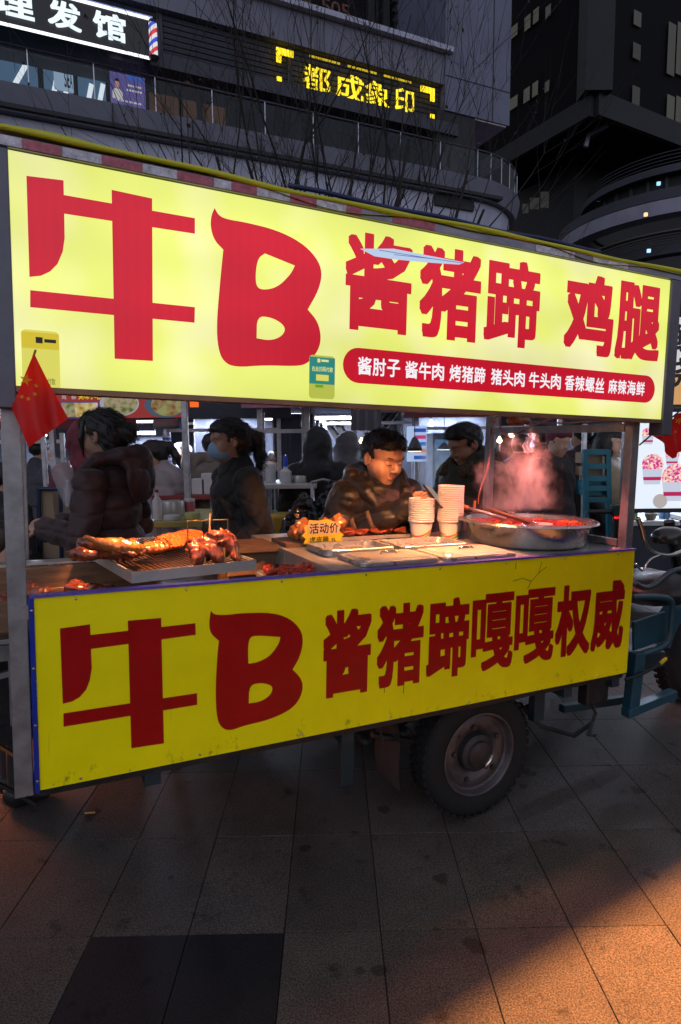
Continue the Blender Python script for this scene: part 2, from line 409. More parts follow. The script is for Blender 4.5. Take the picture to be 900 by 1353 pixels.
# ------------------------------------------------------------------ ground
def granite(name, base, speck, stain=0.6):
    M = bpy.data.materials.new(name); M.use_nodes = True; t = M.node_tree; N = t.nodes; Lk = t.links.new; b = N['Principled BSDF']
    g = N.new('ShaderNodeNewGeometry'); P = g.outputs['Position']
    n1 = N.new('ShaderNodeTexNoise'); n1.inputs['Scale'].default_value = 190; n1.inputs['Detail'].default_value = 2; Lk(P, n1.inputs['Vector'])
    n2 = N.new('ShaderNodeTexNoise'); n2.inputs['Scale'].default_value = 2.6; n2.inputs['Detail'].default_value = 8; n2.inputs['Roughness'].default_value = 0.7; Lk(P, n2.inputs['Vector'])
    n3 = N.new('ShaderNodeTexNoise'); n3.inputs['Scale'].default_value = 9; n3.inputs['Detail'].default_value = 6; n3.inputs['Roughness'].default_value = 0.6; Lk(P, n3.inputs['Vector'])
    r1 = N.new('ShaderNodeMapRange'); r1.inputs['From Min'].default_value = 0.35; r1.inputs['From Max'].default_value = 0.68
    r1.inputs['To Min'].default_value = 1 - speck; r1.inputs['To Max'].default_value = 1 + speck; Lk(n1.outputs[0], r1.inputs[0])
    r2 = N.new('ShaderNodeMapRange'); r2.inputs['From Min'].default_value = 0.3; r2.inputs['From Max'].default_value = 0.7
    r2.inputs['To Min'].default_value = 0.66; r2.inputs['To Max'].default_value = 1.25; Lk(n2.outputs[0], r2.inputs[0])
    r3 = N.new('ShaderNodeMapRange'); r3.inputs['From Min'].default_value = 0.60; r3.inputs['From Max'].default_value = 0.70
    r3.inputs['To Min'].default_value = 1.0; r3.inputs['To Max'].default_value = 1 - stain; Lk(n3.outputs[0], r3.inputs[0])
    oi = N.new('ShaderNodeObjectInfo'); r4 = N.new('ShaderNodeMapRange'); r4.inputs['To Min'].default_value = 0.86; r4.inputs['To Max'].default_value = 1.12; Lk(oi.outputs['Random'], r4.inputs[0])
    # trodden gum and grease drops
    vo = N.new('ShaderNodeTexVoronoi'); vo.inputs['Scale'].default_value = 4.2; wob = N.new('ShaderNodeMix'); wob.data_type = 'RGBA'; wob.blend_type = 'ADD'; wob.inputs[0].default_value = .12; Lk(P, wob.inputs[6]); Lk(n3.outputs['Color'], wob.inputs[7]); Lk(wob.outputs[2], vo.inputs['Vector'])
    vr = N.new('ShaderNodeSeparateColor'); Lk(vo.outputs['Color'], vr.inputs[0]); vm = N.new('ShaderNodeMath'); vm.operation = 'MULTIPLY'; vm.inputs[1].default_value = .16; Lk(vr.outputs[0], vm.inputs[0])
    vs_ = N.new('ShaderNodeMath'); vs_.operation = 'SUBTRACT'; Lk(vo.outputs['Distance'], vs_.inputs[0]); Lk(vm.outputs[0], vs_.inputs[1])
    r5 = N.new('ShaderNodeMapRange'); r5.inputs['From Min'].default_value = -.02; r5.inputs['From Max'].default_value = .02; r5.inputs['To Min'].default_value = .45; r5.inputs['To Max'].default_value = 1.0; Lk(vs_.outputs[0], r5.inputs[0])
    cur = r1.outputs[0]
    for q in (r2, r3, r4, r5):
        mm = N.new('ShaderNodeMath'); mm.operation = 'MULTIPLY'; Lk(cur, mm.inputs[0]); Lk(q.outputs[0], mm.inputs[1]); cur = mm.outputs[0]
    hs = N.new('ShaderNodeHueSaturation'); hs.inputs['Color'].default_value = (*base, 1); Lk(cur, hs.inputs['Value']); Lk(hs.outputs[0], b.inputs['Base Color'])
    rr = N.new('ShaderNodeMapRange'); b.inputs['Specular IOR Level'].default_value = 0.3; rr.inputs['To Min'].default_value = 0.62; rr.inputs['To Max'].default_value = 0.9; Lk(n2.outputs[0], rr.inputs[0]); Lk(rr.outputs[0], b.inputs['Roughness'])
    bp = N.new('ShaderNodeBump'); bp.inputs['Strength'].default_value = 0.35; bp.inputs['Distance'].default_value = 0.002; Lk(n1.outputs[0], bp.inputs['Height']); Lk(bp.outputs[0], b.inputs['Normal'])
    MATS[name] = M; return M
GRAN = granite('grey_granite', (0.078, 0.066, 0.060), 0.6)
GRAND = granite('black_granite', (0.014, 0.013, 0.017), 0.5)
GBASE = mat('joint_sand', (0.026, 0.024, 0.022), 0.9, var=0.3)
gr = struct(MB().add([(-150, -60, -0.012), (150, -60, -0.012), (150, 240, -0.012), (-150, 240, -0.012)], [(0, 1, 2, 3)]).build('ground', GBASE))
far = granite('far_granite', (0.10, 0.095, 0.098), 0.5)
g1 = ground(376, 1232); g2 = ground(398, 1000); TY = math.atan2(g2.x - g1.x, g2.y - g1.y)
TW = (ground(880, 1218) - ground(0, 1232)).x / 7.0; TL = ground(450, 1102).y - ground(450, 1229).y
def tile_mesh(nm, w, l, mt):
    g = 0.0014; b = 0.0018; x0, x1, y0, y1 = g, w - g, g, l - g
    mb = MB().add([(x0, y0, -0.03), (x1, y0, -0.03), (x1, y1, -0.03), (x0, y1, -0.03), (x0, y0, -b), (x1, y0, -b), (x1, y1, -b), (x0, y1, -b),
                   (x0+b, y0+b, 0), (x1-b, y0+b, 0), (x1-b, y1-b, 0), (x0+b, y1-b, 0)],
                  [(0,1,5,4),(1,2,6,5),(2,3,7,6),(3,0,4,7),(4,5,9,8),(5,6,10,9),(6,7,11,10),(7,4,8,11),(8,9,10,11)])
    me = mb.mesh(nm); me.materials.append(mt); return me
tm = tile_mesh('paving_slab', TW, TL, GRAN); tmd = tile_mesh('dark_paving_slab', TW, TL, GRAND)
org = g1; ct, st = math.cos(-TY), math.sin(-TY)
rt = random.Random(3)
for j in range(-4, 8):
    for i in range(-13, 14):
        x, y = i * TW, j * TL
        p = Vector((org.x + x * ct - y * st, org.y + x * st + y * ct, 0))
        if p.y > 0.3 and abs(p.x) > 1.2 + 0.62 * p.y: continue
        dk = (j < 0 and j >= -2 and i in (-2, -1))
        o = bpy.data.objects.new('dark_slab' if dk else 'slab', tmd if dk else tm); COL.objects.link(o)
        o.parent = gr; o.location = (p.x, p.y, rt.uniform(-0.0012, 0.0006)); o.rotation_euler = (0, 0, -TY)
# beyond the slabs one can tell apart the paving goes on as one sheet
MBf = MB()
y7 = org.y + 8 * TL
MBf.add([(-150, y7, -0.004), (150, y7, -0.004), (150, 240, -0.004), (-150, 240, -0.004)], [(0, 1, 2, 3)])
struct(MBf.build('far_paving', far))
MBf = MB()
# litter
tag(MB().cbox((0, 0, 0.004), (0.045, 0.008, 0.006), rotm(0, 0, 0.1)).build('cigarette_end', mat('butt', (0.5, 0.27, 0.08), 0.8), bevel=0.002),
    'small orange cigarette end lying on the paving before the yellow panel', 'litter').location = ground(119, 1075)
lf = MB().add([(-.02, 0, .002), (0, .011, .006), (.024, 0, .003), (0, -.011, .005)], [(0, 1, 2), (0, 2, 3)]).build('dry_leaf', mat('leaf', (0.12, 0.08, 0.04), 0.8))
lf.location = ground(772, 1018); lf.rotation_euler = (0, 0, 0.8); tag(lf, 'tiny dry leaf lying on the paving near the tricycle', 'leaf')

# ------------------------------------------------------------------ the cart
L, HB, GAP, HS = 2.458, 0.575, 0.591, 0.602
SA0, SA1, SH0, SH1, SD = -0.0254, 2.533, HB + 0.5912, HB + 0.5912 + 0.6017, -0.03
DEP = 1.04
CART = thing('food_cart', 'blue cargo tricycle food cart with glowing yellow sign and yellow front panel', 'food cart', M=CARTM)
def fpan(u, v, t): return (u, -t, v)              # on the front panel, t outwards
def fsgn(u, v, t): return (u, SD - t, v)          # on the sign face
def panel_material():
    M = mat('yellow_panel_vinyl', (0.93, 0.83, 0.0), 0.4, var=0.07, vscale=5, bump=0.04, bscale=30, dirt=(0.16, 0.13, 0.02), dscale=5.5, damt=0.0, spec=0.3)
    t = M.node_tree; N = t.nodes; Lk = t.links.new; b = N['Principled BSDF']
    src = b.inputs['Base Color'].links[0].from_socket
    tc = N.new('ShaderNodeTexCoord'); mp = N.new('ShaderNodeMapping'); mp.inputs['Scale'].default_value = (5, 5, 3.2); Lk(tc.outputs['Object'], mp.inputs[0])
    # scattered dirt specks, denser where mud splashes up along the lower edge
    n = N.new('ShaderNodeTexNoise'); n.inputs['Scale'].default_value = 4.5; n.inputs['Detail'].default_value = 12; n.inputs['Roughness'].default_value = 0.82; Lk(mp.outputs[0], n.inputs['Vector'])
    sp = N.new('ShaderNodeSeparateXYZ'); Lk(tc.outputs['Object'], sp.inputs[0])
    mr = N.new('ShaderNodeMapRange'); mr.inputs['From Min'].default_value = 0.0; mr.inputs['From Max'].default_value = 0.16; mr.inputs['To Min'].default_value = 0.135; mr.inputs['To Max'].default_value = 0.0; Lk(sp.outputs['Z'], mr.inputs[0])
    ad = N.new('ShaderNodeMath'); Lk(n.outputs[0], ad.inputs[0]); Lk(mr.outputs[0], ad.inputs[1])
    m2 = N.new('ShaderNodeMapRange'); m2.inputs['From Min'].default_value = 0.665; m2.inputs['From Max'].default_value = 0.78; m2.inputs['To Max'].default_value = 0.85; Lk(ad.outputs[0], m2.inputs[0])
    mx = N.new('ShaderNodeMix'); mx.data_type = 'RGBA'; Lk(m2.outputs[0], mx.inputs[0]); Lk(src, mx.inputs[6]); mx.inputs[7].default_value = (0.09, 0.075, 0.02, 1)
    # fine vertical scratches
    mp2 = N.new('ShaderNodeMapping'); mp2.inputs['Scale'].default_value = (60, 60, 2.2); Lk(tc.outputs['Object'], mp2.inputs[0])
    n2 = N.new('ShaderNodeTexNoise'); n2.inputs['Scale'].default_value = 1.0; n2.inputs['Detail'].default_value = 6; Lk(mp2.outputs[0], n2.inputs['Vector'])
    m3 = N.new('ShaderNodeMapRange'); m3.inputs['From Min'].default_value = 0.69; m3.inputs['From Max'].default_value = 0.78; m3.inputs['To Max'].default_value = 0.35; Lk(n2.outputs[0], m3.inputs[0])
    mx2 = N.new('ShaderNodeMix'); mx2.data_type = 'RGBA'; Lk(m3.outputs[0], mx2.inputs[0]); Lk(mx.outputs[2], mx2.inputs[6]); mx2.inputs[7].default_value = (0.28, 0.24, 0.03, 1)
    Lk(mx2.outputs[2], b.inputs['Base Color']); return M
PANEL = panel_material()
RED_V = mat('dark_red_vinyl', (0.36, 0.0015, 0.003), 0.38, var=0.12, vscale=7, dirt=(0.05, 0.03, 0.01), dscale=8, damt=0.35, spec=0.3)
fp = MB().box((0, 0, 0), (L, 0.018, HB)).build('front_panel', PANEL, CART)
BLUEDGE = mat('blue_edge_trim', (0.01, 0.03, 0.32), 0.35, var=0.15)
MB().box((-0.014, -0.004, -0.004), (-0.0005, 0.02, HB)).build('edge_trim', BLUEDGE, CART)
MB().box((-0.012, -0.006, HB + 0.0005), (L + 0.004, 0.022, HB + 0.008)).build('top_trim', mat('violet_edge_trim', (0.11, 0.08, 0.42), 0.35, var=0.3, vscale=20), CART)
rv = MB()
RIV = MB().lathe([(0, -0.0025), (0.003, -0.002), (0.0045, 0)], 8, axis='Y').mesh('rivet'); RIV.materials.append(CHROME)
for a_, h_ in [(-0.007, 0.03), (-0.007, 0.2), (-0.007, 0.37), (-0.007, 0.54)] + [(0.11 + 0.32 * i, HB - 0.012) for i in range(8)] + [(0.11 + 0.36 * i, 0.012) for i in range(7)]:
    o = bpy.data.objects.new('rivet', RIV); COL.objects.link(o); o.parent = CART; o.location = (a_, -0.0045 if a_ < 0 else -0.0005, h_)
# a cracked line in the vinyl near the basin
for pts in ([(716, 742), (712, 757), (702, 768), (697, 778)], [(712, 757), (722, 749)], [(682, 743), (681, 752)], [(702, 768), (690, 764), (678, 768)], [(508, 893), (508, 915)], [(534, 901), (533, 916)]):
    MB().tube([(lambda P: (P.x, -0.0003, P.z))(cart_d(*p, 0)) for p in pts], 0.0012, 4).build('crack', mat('crack', (0.05, 0.045, 0.01), 0.9), fp)

def px_loop(pts, ox, oy, sc, fn_px):
    return [(lambda P: (P.x, P.z))(fn_px(ox + x / sc, oy + y / sc)) for x, y in pts]
onp = lambda x, y: cart_d(x, y, 0.0)
ons = lambda x, y: cart_d(x, y, SD)
def ox_glyph(parts, ox, oy, sc, fn_px, fn, material, parent):
    mb = MB()
    for k, pl in enumerate(parts):
        Q = px_loop(pl, ox, oy, sc, fn_px)
        mb.add([fn(u, v, 0.0012 + 0.0001 * k) for u, v in Q], [tuple(range(len(Q)))])
    return mb.build('character', material, parent, recalc=False)
NIU_LO = [[(170,172),(255,160),(258,240),(260,285),(254,320),(244,345),(226,366),(205,378),(178,385)], [(250,191),(553,157),(554,190),(256,230)],
          [(362,150),(456,142),(464,497),(372,511)], [(180,412),(558,355),(558,388),(180,450)]]
B_LO = [chaikin([(597,122),(597,122),(606,133),(640,134),(690,128),(770,127),(820,143),(852,175),(859,210),(848,255),(828,288),(828,288),(852,312),(859,340),(846,377),(818,405),(760,431),(690,447),(655,461),(630,456),(614,430),(610,350),(615,250),(620,207),(620,207),(598,188),(592,165),(594,140)]),
        chaikin([(720,191),(794,196),(794,196),(790,215),(765,250),(730,268),(703,272),(703,272),(702,225),(706,200)]),
        chaikin([(706,332),(740,325),(770,333),(772,348),(760,366),(735,380),(704,384),(704,384)])]
ox_glyph(NIU_LO, 0, 750, 2.143, onp, fpan, RED_V, fp)
outline_fill([px_loop(l, 0, 750, 2.143, onp) for l in B_LO], fpan, 'character', RED_V, fp)
vt = (cart_d(433, 806, 0).z + cart_d(811, 768, 0).z) / 2; vb = (cart_d(433, 922, 0).z + cart_d(817, 856, 0).z) / 2
for ch, x0, x1 in (('酱', 427, 490), ('猪', 498, 559), ('蹄', 564, 619), ('嘎', 623, 678), ('嘎', 680, 732), ('权', 734, 780), ('威', 782, 824)):
    yy = 862 - (x0 - 430) * 0.13
    put_char(ch, (cart_d(x0, yy, 0).x, vb, cart_d(x1, yy, 0).x, vt), fpan, 'character', RED_V, fp, bold=0.024 if ch == '嘎' else 0.036)

# ---- the lit sign
SIGN = struct_sign = MB().box((SA0 - 0.05, SD + 0.004, SH0 - 0.012), (SA1 + 0.05, 0.09, SH1 + 0.002)).build('sign_box', GREYMETAL, CART)
def backlit(name, col, s, stripes=True):
    M = bpy.data.materials.new(name); M.use_nodes = True; t = M.node_tree; N = t.nodes; Lk = t.links.new; b = N['Principled BSDF']
    b.inputs['Base Color'].default_value = (*[c * 0.22 for c in col], 1); b.inputs['Roughness'].default_value = 0.35
    tc = N.new('ShaderNodeTexCoord'); P = tc.outputs['Object']
    n = N.new('ShaderNodeTexNoise'); n.inputs['Scale'].default_value = 1.6; n.inputs['Detail'].default_value = 3; Lk(P, n.inputs['Vector'])
    r = N.new('ShaderNodeMapRange'); r.inputs['From Min'].default_value = 0.3; r.inputs['From Max'].default_value = 0.7; r.inputs['To Min'].default_value = s * 0.80; r.inputs['To Max'].default_value = s * 1.12; Lk(n.outputs[0], r.inputs[0])
    cur = r.outputs[0]
    # the tubes inside stand a little apart
    sp = N.new('ShaderNodeSeparateXYZ'); Lk(P, sp.inputs[0])
    wv = N.new('ShaderNodeMath'); wv.operation = 'MULTIPLY'; wv.inputs[1].default_value = 2 * PI / 0.2; Lk(sp.outputs['Z'], wv.inputs[0])
    sn = N.new('ShaderNodeMath'); sn.operation = 'SINE'; Lk(wv.outputs[0], sn.inputs[0])
    r2 = N.new('ShaderNodeMapRange'); r2.inputs['From Min'].default_value = -1; r2.inputs['To Min'].default_value = 0.95; r2.inputs['To Max'].default_value = 1.03; Lk(sn.outputs[0], r2.inputs[0])
    mm = N.new('ShaderNodeMath'); mm.operation = 'MULTIPLY'; Lk(cur, mm.inputs[0]); Lk(r2.outputs[0], mm.inputs[1]); cur = mm.outputs[0]
    if stripes:
        w2 = N.new('ShaderNodeMath'); w2.operation = 'MULTIPLY'; w2.inputs[1].default_value = 2 * PI / 0.03; Lk(sp.outputs['X'], w2.inputs[0])
        s2 = N.new('ShaderNodeMath'); s2.operation = 'SINE'; Lk(w2.outputs[0], s2.inputs[0])
        r3 = N.new('ShaderNodeMapRange'); r3.inputs['From Min'].default_value = -1; r3.inputs['To Min'].default_value = 0.96; Lk(s2.outputs[0], r3.inputs[0])
        mm = N.new('ShaderNodeMath'); mm.operation = 'MULTIPLY'; Lk(cur, mm.inputs[0]); Lk(r3.outputs[0], mm.inputs[1]); cur = mm.outputs[0]
    b.inputs['Emission Color'].default_value = (*col, 1); Lk(cur, b.inputs['Emission Strength'])
    if not stripes:
        n4 = N.new('ShaderNodeTexNoise'); n4.inputs['Scale'].default_value = 2.7; n4.inputs['Detail'].default_value = 2; Lk(P, n4.inputs['Vector'])
        r4 = N.new('ShaderNodeMapRange'); r4.inputs['From Min'].default_value = .46; r4.inputs['From Max'].default_value = .7; r4.inputs['To Max'].default_value = .8; Lk(n4.outputs[0], r4.inputs[0])
        mx = N.new('ShaderNodeMix'); mx.data_type = 'RGBA'; Lk(r4.outputs[0], mx.inputs[0]); mx.inputs[6].default_value = (*col, 1); mx.inputs[7].default_value = (1.0, .93, .62, 1); Lk(mx.outputs[2], b.inputs['Emission Color'])
    return M
S_YEL = backlit('lit_yellow_sign', (0.84, 0.90, 0.19), 0.95, False); S_RED = backlit('lit_red_vinyl', (0.56, 0.005, 0.022), 1.0)
S_WHT = glow('lit_white_vinyl', (0.95, 0.95, 1.0), 0.95)
sf = MB().box((SA0, SD, SH0), (SA1, SD + 0.002, SH1)).build('sign_face', S_YEL, CART)
NIU_UP = [[(70,145),(168,157),(170,250),(171,310),(166,345),(152,378),(132,398),(108,409),(78,412)], [(165,195),(515,257),(515,298),(170,245)],
          [(295,182),(402,205),(404,634),(303,628)], [(80,447),(515,492),(514,533),(80,492)]]
B_UP = [chaikin([(567,230),(567,230),(578,250),(600,260),(650,268),(730,288),(795,320),(836,360),(852,400),(842,447),(813,498),(813,498),(840,530),(849,572),(841,607),(812,642),(780,648),(700,645),(622,651),(590,636),(576,600),(572,540),(580,440),(590,340),(590,340),(566,315),(556,280),(558,250)]),
        chaikin([(700,350),(700,350),(779,382),(779,382),(768,405),(735,438),(700,447),(677,440),(675,400),(682,362)]),
        chaikin([(679,516),(715,518),(746,535),(755,553),(740,572),(712,580),(678,574),(678,574)])]
ox_glyph(NIU_UP, 0, 160, 2.0, ons, fsgn, S_RED, sf)
outline_fill([px_loop(l, 0, 160, 2.0, ons) for l in B_UP], fsgn, 'character', S_RED, sf)
def sv(x, y): return cart_d(x, y, SD).z
def su(x, y): return cart_d(x, y, SD).x
vt = (sv(458, 306) + sv(871, 377)) / 2; vb = (sv(460, 438) + sv(866, 477)) / 2
for ch, x0, x1, b in (('酱', 456, 544, .028), ('猪', 554, 635, .034), ('蹄', 640, 713, .032), ('鸡', 746, 811, .038), ('腿', 814, 873, .034)):
    yy = 375 + (x0 - 456) * 0.13
    put_char(ch, (su(x0, yy), vb, su(x1, yy), vt), fsgn, 'character', S_RED, sf, bold=b)
pu0, pu1 = su(453, 482), su(865, 515); pv0 = (sv(470, 506) + sv(850, 532)) / 2; pv1 = (sv(470, 459) + sv(850, 496)) / 2
pr = (pv1 - pv0) / 2; pcv = (pv0 + pv1) / 2
pill = [(pu0 + pr - pr * math.sin(PI * k / 12), pcv + pr * math.cos(PI * k / 12)) for k in range(13)] + [(pu1 - pr + pr * math.sin(PI * k / 12), pcv - pr * math.cos(PI * k / 12)) for k in range(13)]
MB().add([fsgn(u, v, 0.001) for u, v in pill], [tuple(range(len(pill)))]).build('menu_band', S_RED, sf, recalc=False)
for wd, x0, x1 in (('酱肘子', 80, 190), ('酱牛肉', 200, 301), ('烤猪蹄', 312, 405), ('猪头肉', 417, 505), ('牛头肉', 513, 596), ('香辣螺丝', 604, 706), ('麻辣海鲜', 714, 808)):
    X0, X1 = 430 + x0 / 1.915, 430 + x1 / 1.915; yy = 482 + (X0 - 453) * 0.085
    put_line(wd, (su(X0, yy), pcv - pr * 0.52, su(X1, yy), pcv + pr * 0.52), fsgn, 'menu_words', S_WHT, sf, bold=0.022, lift=0.0022)
# torn patch on the sign
tp = [(475, 329), (520, 329), (560, 337), (613, 347), (606, 350), (560, 347), (520, 343), (494, 339)]
MB().add([fsgn(*(lambda P: (P.x, P.z))(ons(*p)), 0.004) for p in tp], [tuple(range(len(tp)))]).build('torn_patch', glow('torn_white', (0.6, 0.75, 1.0), 0.8), sf, recalc=False)
tb = MB()
for a_, b_ in (((500, 331), (560, 341)), ((560, 341), (610, 348)), ((520, 337), (575, 343))):
    P, Q = ons(*a_), ons(*b_); tb.bar(fsgn(P.x, P.z, 0.0055), fsgn(Q.x, Q.z, 0.0055), 0.004, 0.001)
tb.build('crease', mat('crease_blue', (0.12, 0.14, 0.42), 0.6, emit=(0.12, 0.14, 0.5), estr=0.4), sf)
# stickers: payment cards (their codes left out)
def sticker(px, top, bot, header):
    (x0, y0, x1, y1) = px
    u0, u1 = su(x0, (y0 + y1) / 2), su(x1, (y0 + y1) / 2); v1, v0 = sv((x0 + x1) / 2, y0), sv((x0 + x1) / 2, y1)
    r = 0.012; pl = []
    for cx, cy, a0 in ((u1 - r, v1 - r, 0), (u0 + r, v1 - r, PI / 2), (u0 + r, v0 + r, PI), (u1 - r, v0 + r, 1.5 * PI)):
        for k in range(5): pl.append((cx + r * math.cos(a0 + k * PI / 8), cy + r * math.sin(a0 + k * PI / 8)))
    st_ = MB().add([fsgn(u, v, 0.003) for u, v in pl], [tuple(range(len(pl)))]).build('payment_sticker', bot, sf, recalc=False)
    hv = v1 - (v1 - v0) * header
    MB().box((u0 + 0.001, SD - 0.0042, hv), (u1 - 0.001, SD - 0.0032, v1 - 0.006)).build('sticker_band', top, sf)
    return u0, v0, u1, v1
Y1 = glow('lit_gold', (0.85, 0.66, 0.03), 0.75); Y2 = glow('lit_pale_gold', (0.86, 0.82, 0.13), 0.8); DK = mat('print_dark', (0.03, 0.035, 0.02), 0.5)
u0, v0, u1, v1 = sticker((29, 437, 79, 517), Y1, Y2, 0.3)
put_line('付款', (u0 + 0.06, v0 + 0.018, u1 - 0.012, v0 + 0.036), fsgn, 'sticker_words', DK, sf, lift=0.0045)
MB().box((u0 + 0.035, SD - 0.005, v1 - 0.034), (u0 + 0.052, SD - 0.0043, v1 - 0.018)).build('sticker_emblem', DK, sf)
MB().box((u0 + 0.056, SD - 0.005, v1 - 0.031), (u0 + 0.085, SD - 0.0043, v1 - 0.022)).build('sticker_emblem', DK, sf)
GT = glow('lit_teal', (0.02, 0.30, 0.25), 0.75); GY = glow('lit_lime', (0.60, 0.66, 0.08), 0.75); YW = glow('lit_word_yellow', (0.9, 0.9, 0.35), 0.8)
u0, v0, u1, v1 = sticker((408, 470, 442, 527), GT, GY, 0.66)
put_line('在此扫码付款', (u0 + 0.008, v1 - 0.052, u1 - 0.008, v1 - 0.036), fsgn, 'sticker_words', YW, sf, lift=0.0055, bold=0.02)
MB().box((u0 + 0.028, SD - 0.0062, v1 - 0.023), (u0 + 0.038, SD - 0.0055, v1 - 0.011)).build('sticker_emblem', YW, sf)
MB().box((u0 + 0.042, SD - 0.0062, v1 - 0.02), (u0 + 0.068, SD - 0.0055, v1 - 0.013)).build('sticker_emblem', YW, sf)
MB().box((u0 + 0.024, SD - 0.0062, v0 + 0.058), (u1 - 0.024, SD - 0.0055, v1 - 0.062)).build('sticker_field', Y2, sf)
MB().box((u0 + 0.022, SD - 0.005, v0 + 0.036), (u0 + 0.05, SD - 0.0043, v0 + 0.045)).build('sticker_emblem', glow('lit_green', (0.15, 0.5, 0.02), 0.7), sf)
# frame of the sign
MB().box((SA0 - 0.052, SD - 0.008, SH0 - 0.06), (SA0 - 0.0005, SD + 0.05, SH1 + 0.002)).build('sign_frame', GREYMETAL, CART, bevel=0.003)
MB().box((SA1 + 0.0005, SD - 0.012, SH0 - 0.07), (SA1 + 0.062, SD + 0.06, SH1 + 0.002)).build('sign_frame', GREYMETAL, CART, bevel=0.003)
MB().box((SA0, SD - 0.006, SH0 - 0.016), (SA1, SD + 0.04, SH0 - 0.0005)).build('sign_frame', mat('lamplit_rail', (0.30, 0.16, 0.09), 0.5, 0.4, var=0.3), CART)  # orange lamp light from below is put into the rail's colour
RAILM = mat('top_rail_metal', (0.20, 0.19, 0.24), 0.3, 0.6, var=0.45, vscale=30, stretch=(0.25, 1, 1))
MB().box((SA0 - 0.06, SD - 0.012, SH1 + 0.0025), (SA1 + 0.065, SD + 0.05, SH1 + 0.032)).build('top_rail', RAILM, CART, bevel=0.002)
TR = mat('reflective_red', (0.40, 0.07, 0.12), 0.35, var=0.5, vscale=60, emit=(0.3, 0.02, 0.05), estr=0.0, dirt=(0.42, 0.36, 0.42), dscale=22, damt=0.9)
TW_ = mat('reflective_white', (0.5, 0.48, 0.58), 0.3, var=0.5, vscale=60, dirt=(0.2, 0.06, 0.08), dscale=25, damt=0.6)
x = SA0 - 0.055; k = 0
rr = random.Random(5)
while x < 0.95:
    wd = rr.uniform(0.05, 0.11)
    MB().box((x, SD - 0.0135, SH1 + 0.005), (x + wd, SD - 0.0125, SH1 + 0.029)).build('reflective_tape', TR if k % 2 else TW_, CART)
    x += wd + 0.001; k += 1
for x, wd in ((1.12, 0.17), (1.75, 0.2), (2.05, 0.2)):
    MB().box((x, SD - 0.0135, SH1 + 0.005), (x + wd, SD - 0.0125, SH1 + 0.029)).build('reflective_tape', TR if x < 1.5 else TW_, CART)
# tarpaulin roof
TARP = mat('yellow_green_tarpaulin', (0.52, 0.50, 0.02), 0.45, var=0.12, vscale=3, bump=0.15, bscale=12)
TARPB = mat('blue_tarpaulin_underside', (0.012, 0.018, 0.09), 0.5, var=0.2)
def tarp(u, v):
    a = SA0 - 0.12 + u * (SA1 - SA0 + 0.3); d = SD - 0.02 + v * 1.25
    z = SH1 + 0.045 + 0.09 * math.sin(PI * min(1, v * 1.1)) * 0.9 + 0.012 * math.sin(a * 5.1 + v * 3) + 0.008 * math.sin(a * 11 + 1)
    if u < 0.28: z += 0.02 * (1 - u / 0.28)
    if v == 0: z -= 0.02
    return (a, d, z)
MB().grid(60, 16, tarp).build('roof_tarpaulin', TARP, CART, smooth=True)
MB().tube([(SA0 - 0.12 + u * (SA1 - SA0 + 0.3), SD - 0.012, SH1 + 0.040 + 0.004 * math.sin((SA0 - 0.12 + u * 2.86) * 5.1) + 0.002 * math.sin(u * 37) + (0.008 * (1 - u / 0.28) if u < 0.28 else 0)) for u in [i / 60 for i in range(61)]],
          [0.0068 + 0.003 * math.sin(i * 0.3) ** 2 for i in range(61)], 8).build('tarpaulin_hem', TARP, CART, smooth=True)
MB().tube([(0.75 + i * 0.03, SD + 0.0, SH1 + 0.058 + 0.003 * math.sin(i * 0.4)) for i in range(46)], 0.008, 6).build('tarpaulin_lining', TARPB, CART, smooth=True)
# posts and rails
def post(a, d, h0, h1, w=0.045, nm='post'):
    return MB().box((a - w / 2, d - w / 2, h0), (a + w / 2, d + w / 2, h1)).build(nm, STEEL, CART, bevel=0.003)
post(-0.042, 0.03, -0.015, SH0 - 0.01, 0.05); post(L - 0.012, 0.045, HB - 0.01, SH0 - 0.01, 0.045)
post(-0.042, DEP - 0.02, -0.03, SH1 - 0.02); post(L - 0.02, DEP - 0.02, -0.03, SH1 - 0.02, 0.042)
MB().box((-0.05, 0.05, SH0 - 0.065), (-0.02, DEP - 0.05, SH0 - 0.02)).build('side_rail', STEEL, CART)
MB().box((L - 0.035, 0.07, SH0 - 0.055), (L - 0.005, DEP - 0.05, SH0 - 0.018)).build('side_rail', STEEL, CART)
MB().box((L - 0.035, 0.07, HB + 0.012), (L - 0.005, DEP - 0.05, HB + 0.04)).build('side_rail', STEEL, CART)
MB().box((0.0, DEP - 0.045, SH1 - 0.06), (L - 0.05, DEP - 0.005, SH1 - 0.02)).build('rear_rail', STEEL, CART)
MB().box((SA0, SD + 0.2, SH1 - 0.06), (SA1, SD + 0.24, SH1 - 0.025)).build('roof_rail', STEEL, CART)
MB().box((SA0, 0.1, SH1 + 0.0025), (SA1, DEP, SH1 + 0.008)).build('roof_sheet', mat('roof_sheet', (0.25, 0.22, 0.2), 0.6, 0.2, var=0.2), CART)
# bracket joining post and panel
MB().box((-0.062, -0.002, HB - 0.06), (-0.015, 0.004, HB - 0.02)).build('bracket', STEEL, CART)
